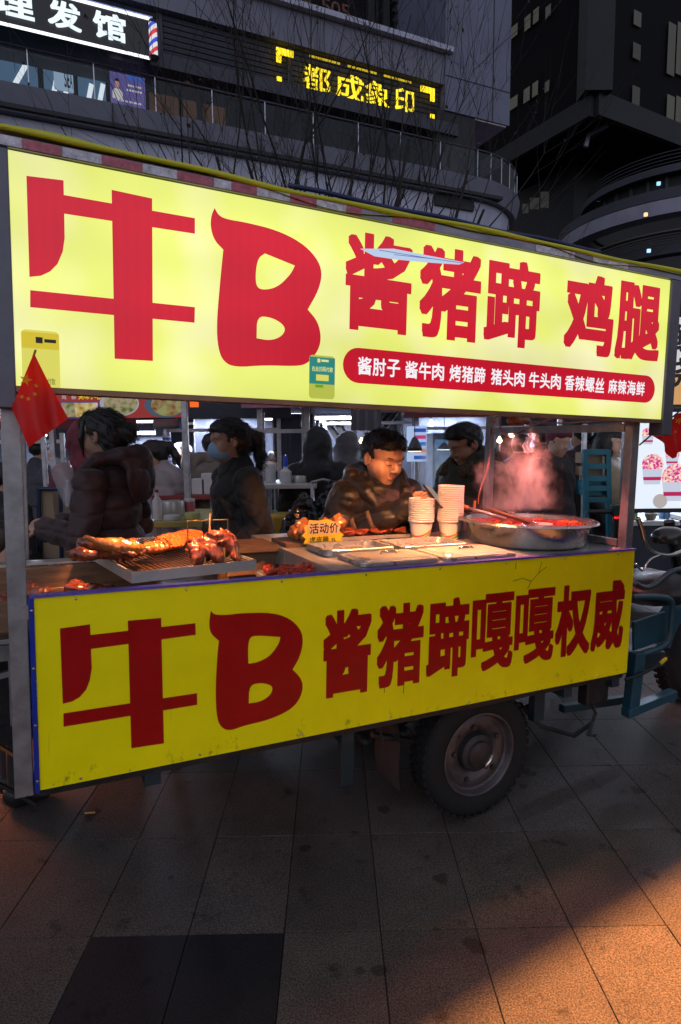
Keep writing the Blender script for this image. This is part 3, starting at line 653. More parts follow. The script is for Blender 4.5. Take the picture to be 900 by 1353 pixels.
# bed, chassis
MB().box((0.0, 0.02, -0.03), (L, DEP, 0.0)).build('bed_floor', DARKMETAL, CART)
MB().box((0.0, DEP - 0.02, 0.0), (L, DEP, 0.42)).build('bed_wall', BLUE, CART)
MB().box((L - 0.02, 0.02, 0.0), (L, DEP - 0.03, HB - 0.02)).build('bed_wall', BLUE, CART)
for d in (0.2, 0.78): MB().box((0.05, d, -0.11), (3.0, d + 0.06, -0.031)).build('chassis_rail', BLUED, CART)
for a in (0.3, 1.0, 2.1, 2.4): MB().box((a, 0.03, -0.075), (a + 0.05, DEP - 0.03, -0.0305)).build('cross_member', BLUED, CART)
st_ = cart_d(455, 985, 0.2); MB().box((st_.x - 0.03, 0.17, -0.33), (st_.x + 0.03, 0.2, -0.05)).build('support_leg', BLUED, CART, bevel=0.003)
MB().box((2.0, 0.1, -0.2), (2.06, 0.14, -0.03)).build('spring_hanger', BLUED, CART, bevel=0.003)
MB().box((2.28, 0.06, -0.16), (2.42, 0.12, -0.03)).build('tool_box', DARKMETAL, CART, bevel=0.008)
MB().tube([(1.2, 0.16, -0.13), (1.45, 0.16, -0.21), (1.66, 0.16, -0.23), (1.9, 0.16, -0.2), (2.1, 0.16, -0.12)], 0.014, 6).build('leaf_spring', DARKMETAL, CART)
MB().tube([(2.0, 0.2, -0.15), (2.1, 0.15, -0.26), (2.25, 0.1, -0.31), (2.36, 0.1, -0.27)], 0.012, 6).build('brake_rod', DARKMETAL, CART)
MB().tube([(2.3, 0.08, -0.1), (2.34, 0.06, -0.2), (2.3, 0.06, -0.3), (2.37, 0.08, -0.32)], 0.008, 6).build('chain', DARKMETAL, CART)
MB().tube([(0.02, 0.12, -0.02), (0.6, 0.1, -0.05), (1.2, 0.12, -0.06), (1.22, 0.1, -0.14)], 0.007, 6).build('cable', BLACK, CART)
MB().grid(6, 8, lambda u, v: (1.28 + 0.03 * v + 0.008 * math.sin(v * 6), 0.1 + u * 0.2, -0.06 - v * 0.31)).build('mudflap', mat('mudflap_rubber', (0.03, 0.029, 0.032), 0.7, var=0.4, vscale=14), CART)
# wheels
RIMM = mat('rusty_rim', (0.085, 0.075, 0.08), 0.45, 0.5, var=0.4, vscale=14, dirt=(0.06, 0.03, 0.02), dscale=12, damt=0.8, bump=0.1)
HUBM = mat('hub_iron', (0.05, 0.045, 0.05), 0.5, 0.6, var=0.4, vscale=20)
def wheel(a, d, zc, R=0.275, W=0.13):
    """axis along d; d is the outer face"""
    w = bpy.data.objects.new('wheel', None); COL.objects.link(w); w.parent = CART; w.location = (a, d, zc)
    p = [(0.175, 0.012), (0.188, 0.004), (0.21, -0.002), (0.235, -0.004), (0.255, 0.004), (0.268, 0.02), (R, 0.035), (R, W - 0.035), (0.268, W - 0.02), (0.255, W - 0.004), (0.235, W + 0.004), (0.2, W), (0.175, W - 0.012)]
    mb = MB().lathe(p, 56, axis='Y', close=True)
    for i in range(44):
        an = 2 * PI * i / 44
        for y0, y1, of in ((0.012, 0.05, 0), (0.052, 0.08, 0.07), (0.082, W - 0.012, 0)):
            c = an + of; R3 = Matrix.Rotation(-c, 3, 'Y')
            mb.cbox((R * math.cos(c), (y0 + y1) / 2, R * math.sin(c)), (0.012, y1 - y0 - 0.006, 0.022), R3)
    mb.build('tyre', RUBBER, w, smooth='auto')
    MB().lathe([(0.182, 0.004), (0.176, 0.0), (0.170, 0.006), (0.166, 0.03), (0.158, 0.038), (0.15, 0.032), (0.135, 0.028), (0.098, 0.03), (0.09, 0.045), (0.02, 0.05), (0.0, 0.05), (0.0, 0.07), (0.17, 0.07)], 48, axis='Y').build('rim', RIMM, w, smooth=True)
    MB().lathe([(0.085, 0.045), (0.08, 0.02), (0.06, 0.012), (0.055, 0.0), (0.03, -0.008), (0.0, -0.01)], 24, axis='Y').build('hub', HUBM, w, smooth='auto')
    for k in range(5):
        an = 2 * PI * k / 5 + 0.5
        MB().lathe([(0.012, 0.026), (0.012, 0.018), (0.0, 0.017)], 6, (0.118 * math.cos(an), 0, 0.118 * math.sin(an)), 'Y').build('wheel_nut', HUBM, w)
    MB().lathe([(0.011, 0.0255), (0.0, 0.0265)], 12, (-0.095, 0, 0.085), 'Y').build('vent_hole', BLACK, w)
    MB().tube([(0.02, -0.004, -0.06), (0.05, 0.0, -0.035), (0.06, 0.002, -0.01)], 0.009, 6).build('valve_clip', CHROME, w, smooth=True)
    return w
def zat(a, d): return CARTM.inverted()  # noqa
def ground_h(a, d, z): return (z - CO[2] - a * CE[0][2] - d * CE[1][2]) / CE[2][2]
wheel(1.665, 0.05, ground_h(1.665, 0.1, 0.282)); wheel(1.665, 0.86, ground_h(1.665, 0.9, 0.282))
MB().tube([(1.665, 0.17, ground_h(1.665, 0.1, 0.29)), (1.665, 0.87, ground_h(1.665, 0.9, 0.29))], 0.035, 10).build('axle', DARKMETAL, CART)
# fore part of the tricycle: blue frame, seat, handlebar, fork and front wheel
def cpx(px, py, d): return cart_d(px, py, d)
def path_px(pts, d): return [tuple(cpx(x, y, d)) for x, y in pts]
def smooth_path(P, n=2):
    P = [Vector(p) for p in P]
    for _ in range(n):
        Q = [P[0]]
        for i in range(len(P) - 1): Q += [P[i] * .75 + P[i+1] * .25, P[i] * .25 + P[i+1] * .75]
        P = Q + [P[-1]]
    return P
MB().tube(smooth_path(path_px([(838, 789), (868, 788), (890, 792), (887, 820), (884, 853), (842, 866)], 0.16)), 0.016, 10).build('fender_tube', BLUE, CART, smooth=True)
A, B, Cc, D = [cpx(x, y, 0.2) for x, y in ((838, 822), (880, 808), (879, 846), (838, 860))]
MB().prism([(A.x, A.z), (B.x, B.z), (Cc.x, Cc.z), (D.x, D.z)], 0.2, 0.215, lambda u, v, t: (u, t, v)).build('side_panel', BLUE, CART, bevel=0.003)
MB().bar(cpx(842, 862, 0.14), cpx(833, 940, 0.14), 0.07, 0.05, (0, 1, 0)).build('frame_upright', BLUE, CART, bevel=0.004)
MB().bar(cpx(826, 942, 0.13), cpx(890, 916, 0.13), 0.05, 0.045).build('foot_rail', BLUE, CART, bevel=0.004)
MB().bar(cpx(742, 936, 0.3), cpx(835, 922, 0.3), 0.04, 0.04).build('frame_rail', BLUED, CART, bevel=0.004)
MB().tube(smooth_path(path_px([(826, 898), (850, 890), (868, 880), (882, 868)], 0.10)), 0.008, 6).build('brake_cable', BLACK, CART, smooth=True)
MB().tube(path_px([(872, 877), (880, 870)], 0.098), 0.0095, 6).build('cable_end', mat('yellow_tape', (0.6, 0.5, 0.02), 0.5), CART)
MB().tube(smooth_path(path_px([(838, 770), (850, 777), (862, 775), (876, 763), (890, 753), (915, 750)], 0.26)), 0.014, 10).build('seat_rail', mat('dark_blue_tube', (0.05, 0.09, 0.11), 0.35, 0.3, var=0.2), CART, smooth=True)
s = SDF((2.3, 0.1, 0.1), (3.3, 0.95, 0.85), 0.014)
c = cpx(872, 772, 0.48); s.ell((c.x, 0.5, c.z - 0.02), (0.3, 0.24, 0.10), k=0.05); s.ell((c.x + 0.12, 0.5, c.z + 0.06), (0.2, 0.22, 0.05), rotm(0, -0.35, 0), k=0.06); s.noise(0.004, 22, 4)
s.build('seat', mat('black_seat_cover', (0.012, 0.012, 0.016), 0.38, var=0.3, bump=0.2, bscale=30), CART)
MB().tube(smooth_path(path_px([(843, 684), (848, 700), (852, 718), (862, 730), (882, 735), (905, 728)], 0.42)), 0.013, 10).build('handlebar', CHROME, CART, smooth=True)
MB().tube(smooth_path(path_px([(840, 745), (850, 757), (856, 740), (872, 733)], 0.40)), 0.007, 8).build('brake_lever', CHROME, CART, smooth=True)
s = SDF((2.6, 0.2, 0.5), (3.4, 0.75, 1.0), 0.011); c = cpx(880, 712, 0.45); s.ell((c.x, 0.45, c.z), (0.105, 0.07, 0.062), rotm(0, 0.15, 0), k=0.02); s.ell((c.x + 0.04, 0.45, c.z + 0.03), (0.08, 0.07, 0.04), k=0.03)
s.build('instrument_pod', mat('dark_pod', (0.035, 0.03, 0.026), 0.32, var=0.2, coat=0.3), CART)
MB().lathe([(0.012, 0), (0.012, -0.012), (0, -0.012)], 10, (c.x - 0.01, 0.385, c.z - 0.01), 'Y').build('ignition_lock', CHROME, CART)
fw = wheel(3.62, 0.40, ground_h(3.62, 0.45, 0.30), 0.295, 0.12); fw.scale = (1.05, 1, 1.05)
MB().tube([(3.5, 0.5, ground_h(3.5, .5, .75)), (3.56, 0.37, ground_h(3.56, .4, .66)), (3.62, 0.37, ground_h(3.62, .4, .30))], 0.018, 8).build('fork', DARKMETAL, CART)
MB().tube([(3.5, 0.5, ground_h(3.5, .5, .75)), (3.36, 0.5, 0.62)], 0.03, 8).build('steering_column', DARKMETAL, CART)
MB().grid(12, 4, lambda u, v: (3.62 + 0.345 * math.cos(0.3 + u * 2.6), 0.38 + v * 0.16, ground_h(3.62, .45, .30) + 0.345 * math.sin(0.3 + u * 2.6))).build('front_mudguard', BLUE, CART, smooth=True)
# ------------------------------------------------------------------ lamps under the roof
def heat_lamp(a, d, h, W, label, col=(1.0, 0.43, 0.16), size=66, tilt=13):
    t = cart_thing('heat_lamp', label, 'lamp', a, d, h, group='heat lamps under the cart roof')
    MB().lathe([(0.018, 0.09), (0.03, 0.085), (0.05, 0.05), (0.085, 0.0), (0.088, -0.004), (0.08, 0.0), (0.046, 0.046), (0.02, 0.08)], 20).build('lamp_shade', mat('lamp_enamel', (0.3, 0.28, 0.26), 0.4, 0.3), t, smooth=True)
    MB().lathe([(0.0, -0.012), (0.02, -0.008), (0.032, 0.012), (0.026, 0.036), (0.015, 0.055), (0.0, 0.06)], 14).build('bulb', glow('hot_bulb', (1.0, 0.42, 0.12), 18), t, smooth=True)
    MB().tube([(0, 0, 0.085), (0.005, 0.01, SH1 - 0.06 - h)], 0.004, 6).build('cord', BLACK, t)
    ld = bpy.data.lights.new('heat_lamp_light', 'SPOT'); ld.energy = W; ld.color = col; ld.shadow_soft_size = 0.04; ld.spot_size = math.radians(size); ld.spot_blend = 0.3
    lo = bpy.data.objects.new('heat_lamp_light', ld); COL.objects.link(lo); lo.parent = t; lo.location = (0, 0, -.012); lo.rotation_euler = (math.radians(tilt), 0, 0)
    return t
heat_lamp(0.45, 0.22, HB + 0.64, 105, 'heat lamp hanging over the wire tray of roast meats')
heat_lamp(1.40, 0.22, HB + 0.64, 66, 'heat lamp hanging over the lidded steel pans', (1.0, 0.36, 0.12), 98, 28)
heat_lamp(1.62, 0.20, HB + 0.64, 55, 'heat lamp hanging over the lidded pan beside the basin', (1.0, 0.42, 0.16), 62, 8)
heat_lamp(2.10, 0.24, HB + 0.64, 58, 'heat lamp hanging over the steaming basin', (1.0, 0.24, 0.19), 112, 12)
# orange junction and wire at the rear post
c = cart_d(687, 556, 0.75)
s = SDF((c.x - .12, .6, c.z - .09), (c.x + .12, .9, c.z + .09), 0.008); s.ell((c.x, .75, c.z), (.07, .04, .024), k=.02); s.ell((c.x - .05, .75, c.z + .004), (.03, .03, .02), k=.02); s.noise(.004, 60, 2)
s.build('taped_junction', mat('orange_tape', (0.5, 0.16, 0.05), 0.4, var=0.3, vscale=40), CART)
WIRE = mat('orange_wire', (0.4, 0.16, 0.11), 0.45)
MB().tube(smooth_path(path_px([(660, 556), (662, 572), (672, 577), (690, 570), (715, 557), (735, 552)], 0.72)), 0.0045, 6).build('wire', WIRE, CART, smooth=True)
MB().tube(smooth_path(path_px([(651, 560), (650, 590), (644, 620), (633, 650), (632, 666)], 0.66)), 0.0028, 6).build('wire', WIRE, CART, smooth=True)
MB().tube(smooth_path(path_px([(690, 556), (740, 560), (790, 556), (825, 558)], 0.5)), 0.004, 6).build('wire', WIRE, CART, smooth=True)
c = cart_d(652, 555, 0.66); MB().cbox((c.x, .66, c.z), (.03, .03, .03)).build('plug', mat('plug_grey', (.35, .33, .35), .5), CART, bevel=.004)

# ------------------------------------------------------------------ counter
HC = 0.580
MB().box((0.96, 0.026, 0.0), (1.83, 0.53, HC)).build('pan_cabinet', SHEET, CART, bevel=0.003)
MB().box((1.833, 0.026, 0.5), (L - 0.025, DEP - 0.04, HC)).build('counter_top', SHEET, CART, bevel=0.003)
MB().box((0.96, 0.533, 0.5), (1.83, DEP - 0.04, HC)).build('counter_top', SHEET, CART, bevel=0.003)
PANM = mat('pan_steel', (0.6, 0.57, 0.54), 0.28, 0.7, var=0.06, vscale=6)
def rounded_rect(w, d, r, n=4):
    P = []
    for cx, cy, a0 in ((w/2-r, d/2-r, 0), (-w/2+r, d/2-r, PI/2), (-w/2+r, -d/2+r, PI), (w/2-r, -d/2+r, 1.5*PI)):
        for k in range(n + 1): P.append((cx + r * math.cos(a0 + k*PI/2/n), cy + r * math.sin(a0 + k*PI/2/n)))
    return P
def loft(mb, rings, cap0=False, cap1=True):
    o = len(mb.v); n = len(rings[0])
    for r in rings: mb.v.extend([tuple(p) for p in r])
    for i in range(len(rings) - 1):
        for j in range(n): mb.f.append((o+i*n+j, o+i*n+(j+1) % n, o+(i+1)*n+(j+1) % n, o+(i+1)*n+j))
    if cap0: mb.f.append(tuple(o + j for j in reversed(range(n))))
    if cap1: mb.f.append(tuple(o + (len(rings)-1)*n + j for j in range(n)))
    return mb
def ring(w, d, r, z): return [(x, y, z) for x, y in rounded_rect(w, d, r)]
def pan(a, d, w, dd, label, depth=0.05):
    t = cart_thing('food_pan', label, 'pan', a, d, HC, group='steel food pans on the counter')
    loft(MB(), [ring(w, dd, .03, .004), ring(w, dd, .03, .026), ring(w - .004, dd - .004, .03, .028), ring(w - .03, dd - .03, .025, .027), ring(w - .045, dd - .045, .025, .006), ring(w - .07, dd - .07, .03, .0045)], cap0=True).build('pan_body', PANM, t)
    return t
pan(1.205, .395, .325, .225, 'shallow open steel pan beside the yellow price card'); pan(1.56, .375, .345, .225, 'shallow open steel pan before the paper cup stacks')
def lid(a, d, w, dd, label):
    t = cart_thing('lidded_pan', label, 'pan', a, d, HC, group='lidded steel pans on the counter')
    loft(MB(), [ring(w, dd, .02, .003), ring(w, dd, .02, .012), ring(w - .01, dd - .01, .02, .013)], cap0=True).build('pan_rim', PANM, t)
    loft(MB(), [ring(w - .006, dd - .006, .02, .0135), ring(w - .008, dd - .008, .02, .017), ring(w - .04, dd - .04, .02, .017), ring(w - .055, dd - .055, .02, .024), ring(w - .12, dd - .1, .02, .026)]).build('pan_lid', mat('lid_steel', (0.74, 0.70, 0.64), 0.3, 0.6, var=0.05, vscale=5), t)
    MB().tube([(-.035, 0, .024), (-.03, 0, .034), (.03, 0, .034), (.035, 0, .024)], .005, 6).build('handle', CHROME, t, smooth=True)
lid(1.25, .152, .345, .225, 'lidded steel pan nearest the wire grill tray side'); lid(1.62, .145, .36, .228, 'lidded steel pan beside the large steaming basin')
# big basin
B_A, B_D = 2.115, 0.335
bt = cart_thing('steel_basin', 'large round steel basin of bubbling red broth giving off steam', 'basin', B_A, B_D, HC)
MB().lathe([(0.0, 0.002), (0.25, 0.002), (0.262, 0.006), (0.268, 0.015), (0.29, 0.105), (0.31, 0.112), (0.322, 0.112), (0.326, 0.107), (0.32, 0.116), (0.305, 0.118), (0.286, 0.112), (0.262, 0.02), (0.0, 0.01)], 56).build('bowl', mat('basin_steel', (0.55, 0.52, 0.5), 0.26, 0.92, var=0.18, vscale=12, dirt=(0.12, 0.08, 0.06), dscale=6, damt=0.5), bt, smooth='auto')
SOUP = mat('red_chilli_broth', (0.45, 0.028, 0.012), 0.12, var=0.5, vscale=22, bump=0.35, bscale=26, spec=0.6)
MB().grid(40, 8, lambda u, v: (0.281 * v * math.cos(2*PI*u), 0.281 * v * math.sin(2*PI*u), 0.093 + 0.002 * math.sin(u * 40 + v * 20))).build('broth', SOUP, bt, smooth=True)
LUMP = mat('stewed_piece', (0.42, 0.09, 0.02), 0.3, var=0.5, vscale=30, bump=0.3)
def lump_mesh(nm, seed, r=(0.04, 0.03, 0.02), m_=None, res=0.005, amp=0.006, sc=60):
    R = max(r) * 1.7; s = SDF((-R, -R, -R), (R, R, R), res); rg = random.Random(seed)
    s.ell((0, 0, 0), r, k=.01)
    for _ in range(3): s.ell((rg.uniform(-.7, .7) * r[0], rg.uniform(-.7, .7) * r[1], rg.uniform(-.4, .6) * r[2]), [q * rg.uniform(.45, .75) for q in r], k=.012)
    s.noise(amp, sc, seed); me = s.mesh(nm); me.materials.append(m_); return me
lm = [lump_mesh('stewed_piece', i, m_=LUMP) for i in range(3)]
rg = random.Random(2)
for i in range(7):
    an = rg.uniform(0, 6.28); q = rg.uniform(0.05, 0.25)
    tag(link('stewed_piece', lm[i % 3], None), 'reddish stewed piece floating in the steaming red broth', 'food', 'stewed pieces in the broth').matrix_world = CARTM @ Matrix.Translation((B_A + q*math.cos(an), B_D + q*math.sin(an), HC + .092)) @ Matrix.Rotation(rg.uniform(0, 6), 4, 'Z') @ Matrix.Diagonal((.8, .8, .6, 1))
lt = cart_thing('ladle', 'steel ladle with wooden grip leaning in the steaming basin', 'ladle', B_A, B_D, HC)
MB().tube([(-0.02, -.1, .095), (-0.13, -.02, .135), (-0.2, .05, .165)], .009, 8).build('handle', mat('ladle_wood', (.35, .16, .07), .5, var=.2), lt, smooth=True)
MB().lathe([(0, .08), (.035, .085), (.05, .105), (.052, .105), (.036, .082), (0, .076)], 16, (-.01, -.11, 0)).build('bowl', SHEET, lt, smooth=True)
lt = cart_thing('spoon', 'steel spoon with wooden end resting on the far rim of the basin', 'spoon', B_A, B_D, HC)
MB().tube([(-.02, .12, .1), (-.1, .2, .13), (-.17, .28, .15)], .008, 8).build('handle', SHEET, lt, smooth=True)
MB().tube([(-.15, .255, .145), (-.2, .31, .165)], .012, 8).build('grip', mat('grip_wood', (.5, .2, .05), .5), lt, smooth=True)
# crumbs bowl
c = cart_h(625, 690, HC + .05); ct_ = cart_thing('condiment_tray', 'small steel tray of golden crumbs beside the basin', 'tray', c.x + .02, c.y + .05, HC)
loft(MB(), [ring(.16, .12, .02, 0.002), ring(.18, .14, .02, .07), ring(.19, .15, .02, .07), ring(.176, .136, .02, .066), ring(.15, .11, .02, .03)], cap0=True).build('tray_body', SHEET, ct_, smooth='auto')
s = SDF((-.1, -.08, .02), (.1, .08, .12), .006); s.ell((0, 0, .06), (.075, .055, .03), k=.01); s.noise(.005, 130, 3); s.build('crumbs', mat('crumbs', (.6, .28, .06), .7, var=.4, vscale=80), ct_)
MB().tube([(.02, 0, .08), (.035, .01, .16)], .008, 6).build('scoop', mat('scoop_wood', (.5, .2, .08), .5), ct_)
# paper cups
CUPM = bpy.data.materials.new('printed_paper_cup'); CUPM.use_nodes = True
_t = CUPM.node_tree; _N = _t.nodes; _b = _N['Principled BSDF']; _b.inputs['Roughness'].default_value = .5
tc = _N.new('ShaderNodeTexCoord'); sp = _N.new('ShaderNodeSeparateXYZ'); _t.links.new(tc.outputs['Object'], sp.inputs[0])
n = _N.new('ShaderNodeMath'); n.operation = 'MULTIPLY'; n.inputs[1].default_value = .75; _t.links.new(sp.outputs['X'], n.inputs[0])
n2 = _N.new('ShaderNodeMath'); n2.operation = 'SUBTRACT'; _t.links.new(sp.outputs['Z'], n2.inputs[0]); _t.links.new(n.outputs[0], n2.inputs[1])
cr = _N.new('ShaderNodeValToRGB'); e = cr.color_ramp; e.interpolation = 'CONSTANT'
e.elements[0].position = 0; e.elements[0].color = (.75, .70, .66, 1); e.elements[1].position = .30; e.elements[1].color = (.15, .4, .06, 1)
for ps, cl in ((.36, (.75, .6, .1, 1)), (.40, (.75, .12, .06, 1)), (.46, (.75, .70, .66, 1))):
    q = e.elements.new(ps); q.color = cl
mr = _N.new('ShaderNodeMapRange'); mr.inputs['From Min'].default_value = -.02; mr.inputs['From Max'].default_value = .12; _t.links.new(n2.outputs[0], mr.inputs[0]); _t.links.new(mr.outputs[0], cr.inputs[0]); _t.links.new(cr.outputs[0], _b.inputs['Base Color'])
cupm = MB().lathe([(0, .003), (.031, .003), (.031, .0), (.032, 0), (.0425, .082), (.046, .083), (.0475, .0865), (.046, .090), (.042, .0895), (.0305, .006), (0, .006)], 28).mesh('paper_cup'); cupm.materials.append(CUPM)
cupm.polygons.foreach_set('use_smooth', [True] * len(cupm.polygons)); cupm.set_sharp_from_angle(angle=math.radians(35))
for (px, py, ytop, word) in ((556, 712, 658, 'shorter'), (594, 712, 641, 'taller')):
    c = cart_h(px, py, HC); zt = cart_d(px, ytop, c.y).z - HC
    n = int(round((zt - .092) / .0106))
    for i in range(n + 1):
        o = bpy.data.objects.new('paper_cup', cupm); COL.objects.link(o)
        o.matrix_world = CARTM @ Matrix.Translation((c.x + rg.uniform(-.0012, .0012), c.y, HC + .001 + i * .0106)) @ Matrix.Rotation(rg.uniform(-.1, .1) + .45, 4, 'Z') @ Matrix.Diagonal((1.36, 1.36, 1.03, 1))
        tag(o, f'white printed paper cup nested in the {word} of two cup stacks', 'paper cup', f'paper cups in the {word} stack')
# ------------------------------------------------------------------ wire tray with roasts
RO = mat('roast_skin', (0.50, 0.155, 0.028), 0.22, var=0.55, vscale=18, bump=0.35, bscale=55, dirt=(0.09, 0.012, 0.004), dscale=14, damt=0.9, coat=0.8)
RO2 = mat('roast_crimson', (0.27, 0.055, 0.020), 0.22, var=0.6, vscale=22, bump=0.4, bscale=60, dirt=(0.06, 0.008, 0.004), dscale=18, damt=0.9, coat=0.8)
tt = cart_thing('wire_tray', 'steel tray with a wire grid carrying roast meats', 'tray', .27, .03, HC + .01, rz=.17)
TWd, TDp = .43, .70
LIP = SHEET
for nm, lo, hi in (('tray_side', (0, 0, 0), (TWd, .006, .035)), ('tray_side', (0, TDp - .006, 0), (TWd, TDp, .035)), ('tray_side', (0, .0065, 0), (.006, TDp - .0065, .035)), ('tray_side', (TWd - .006, .0065, 0), (TWd, TDp - .0065, .035))):
    MB().box(lo, hi).build(nm, LIP, tt)
MB().box((.006, .006, .001), (TWd - .006, TDp - .006, .004)).build('tray_floor', mat('greasy_floor', (.12, .06, .03), .3, .5, var=.4), tt)
for i in range(24):
    x = .02 + i * (TWd - .04) / 23; MB().tube([(x, .004, .030), (x, TDp - .004, .030)], .0022, 5, False).build('grid_wire', CHROME, tt)
def on_tray(name, label, x, y, z=.034, rz=0, sc=.76):
    M = tt.matrix_world @ Matrix.Translation((x, y, z)) @ Matrix.Rotation(rz, 4, 'Z') @ Matrix.Scale(sc, 4); return thing(name, label, 'roast meat', M=M)
tt.matrix_world = CARTM @ Matrix.Translation((.27, .03, HC + .01)) @ Matrix.Rotation(.17, 4, 'Z')
# roast chicken with a leg up
s = SDF((-.2, -.12, -.01), (.2, .14, .16), .0045)
s.ell((0.03, 0, .045), (.105, .065, .045), k=.02); s.ell((.08, .01, .05), (.05, .055, .04), k=.03); s.cap((.0, -.03, .06), (-.09, -.055, .085), .034, .014, k=.02); s.cap((-.09, -.055, .085), (-.115, -.055, .1), .012, .016, k=.01)
s.ell((-.12, .03, .035), (.055, .05, .034), k=.02); s.cap((-.1, .02, .04), (-.165, .01, .035), .028, .018, k=.02); s.cap((.02, -.06, .05), (.08, -.075, .035), .02, .016, k=.015)
s.noise(.006, 42, 8); s.noise(.003, 110, 9)
o = on_tray('roast_chicken', 'glossy roast chicken with one drumstick raised at the end of the wire tray', .005, .22, .036, -.2, .74); s.build('meat', RO2, o)
s = SDF((-.2, -.16, -.01), (.2, .14, .2), .0045); s.ell((.02, -.05, .075), (.07, .038, .034), rotm(0, .15, -.2), k=.02); s.cap((-.03, -.05, .085), (-.105, -.06, .115), .026, .011, k=.02); s.ell((-.11, -.06, .118), (.014, .012, .014), k=.01); s.ell((.08, -.04, .06), (.05, .035, .03), k=.03); s.noise(.0015, 80, 8); s.noise(.0008, 200, 3); s.build('drumstick', RO, o)
MB().tube([(-.2, .03, .05), (.16, -.02, .05)], .0035, 6).build('skewer', CHROME, o)
# flattened duck / ribs
s = SDF((-.2, -.12, -.01), (.2, .12, .12), .0045)
s.ell((0, 0, .03), (.15, .08, .034), k=.02); s.ell((.1, .03, .035), (.08, .06, .03), k=.03); s.ell((-.08, -.02, .03), (.07, .05, .03), k=.03)
s.warp(lambda X, Y, Z: .0025 * np.sin(X * 190) * (Z > .03)); s.noise(.0016, 70, 4)
o = on_tray('roast_duck', 'flat orange roast duck split open, in the middle of the wire tray', .21, .32, .036, .3, .62); s.build('meat', mat('duck_skin', (.50, .11, .022), .22, var=.4, vscale=14, bump=.2, bscale=60, dirt=(.25, .03, .008), dscale=8, damt=.8, coat=.5), o)
for y in (-.04, .03): MB().tube([(-.03, y - .1, .055), (.05, y + .1, .07)], .0035, 6).build('skewer', CHROME, o)
o = on_tray('roast_duck', 'second roast duck lying behind the flat split one', .33, .46, .036, .3, .70); link('meat', s.mesh('meat'), MATS['duck_skin'], o)
# trotter in a wire clamp
s = SDF((-.17, -.13, -.01), (.17, .13, .17), .0045)
s.ell((0, 0, .05), (.105, .07, .05), k=.02); s.ell((-.06, -.03, .06), (.05, .05, .05), k=.02); s.ell((.07, .0, .07), (.055, .05, .045), k=.02); s.cap((-.08, -.06, .05), (-.1, -.08, .012), .03, .022, k=.02); s.cap((.09, -.05, .05), (.1, -.07, .012), .03, .02, k=.02); s.cap((0, -.05, .06), (.0, -.085, .02), .03, .026, k=.02); s.ell((.02, .02, .1), (.06, .04, .025), k=.02)
s.ell((.03, -.06, .06), (.018, .02, .02), k=.01, sub=True); s.noise(.006, 45, 5); s.noise(.0035, 110, 6)
o = on_tray('roast_pork_head', 'dark red roast pork head held in a wire clamp on the tray corner', .30, .085, .036, -.1, .76); s.build('meat', RO2, o)
MB().tube([(-.09, .06, .02), (-.09, .06, .17), (.1, .06, .17), (.1, .06, .02)], .004, 6).build('clamp', mat('brass_wire', (.5, .3, .12), .35, .8), o)
MB().tube([(-.02, -.03, .05), (.02, .07, .2)], .005, 6).build('clamp_rod', MATS['brass_wire'], o)
for x in (-.06, .03, .09): MB().tube([(x, -.095, .0), (x + .005, -.075, .06)], .004, 6).build('clamp_prong', MATS['brass_wire'], o)
# ------------------------------------------------------------------ wooden trough at the left end
tr = cart_thing('wooden_trough', 'smoke-stained wooden trough of roasted meat behind the left post', 'trough', -.55, .22, HC - .16)
for nm, lo, hi in (('plank', (0, .0, 0), (.82, .02, .10)), ('plank', (0, .44, 0), (1.0, .47, .125)), ('plank', (0, .2, .02), (.80, .215, .09)), ('plank', (-.02, .0, 0), (-.001, .47, .1)), ('plank', (0, .02, 0), (1.0, .44, .012))):
    MB().box(lo, hi).build(nm, WOOD, tr, bevel=.004)
MB().box((0, .471, .127), (1.0, .55, .135)).build('metal_ledge', SHEET, tr)
lm2 = [lump_mesh('roast_piece', i + 10, (.05, .034, .03), RO2, .005, .005, 70) for i in range(3)]
for i in range(16):
    o = link('roast_piece', lm2[i % 3], None); a_ = -.02 + (i % 8) * .055 + rg.uniform(-.02, .02)
    o.matrix_world = CARTM @ Matrix.Translation((a_ - .12, .27 + .16 * (i // 8) + rg.uniform(-.03, .03), HC - .10 + rg.uniform(0, .02))) @ Matrix.Rotation(rg.uniform(0, 6), 4, 'Z') @ Matrix.Rotation(rg.uniform(-.5, .5), 4, 'X')
    tag(o, 'dark red roast piece lying in the wooden trough', 'roast meat', 'roast pieces in the wooden trough')
MB().box((0, .03, HC - .17), (.96, DEP - .05, HC - .165)).build('inner_shelf', DARKMETAL, CART)
# tray of red meat between wire tray and pans
mt_ = cart_thing('meat_tray', 'low steel tray of chopped red meat beside the wire grid tray', 'tray', .845, .14, HC - .06)
loft(MB(), [ring(.21, .2, .01, 0), ring(.22, .21, .01, .035), ring(.212, .202, .01, .035), ring(.2, .19, .01, .004)], cap0=True).build('tray_body', SHEET, mt_, smooth='auto')
lm3 = [lump_mesh('red_piece', i + 20, (.022, .018, .014), mat('red_meat', (.35, .03, .012), .25, var=.5, vscale=40, coat=.4), .004, .003, 120) for i in range(3)]
for i in range(40):
    o = link('red_meat_piece', lm3[i % 3], None)
    o.matrix_world = CARTM @ Matrix.Translation((.845 + rg.uniform(-.085, .085), .14 + rg.uniform(-.08, .08), HC - .06 + .02 + rg.uniform(0, .025))) @ Matrix.Rotation(rg.uniform(0, 6), 4, 'Z')
    tag(o, 'small glossy chunk of red meat in the low steel tray', 'meat', 'meat chunks in the low tray')
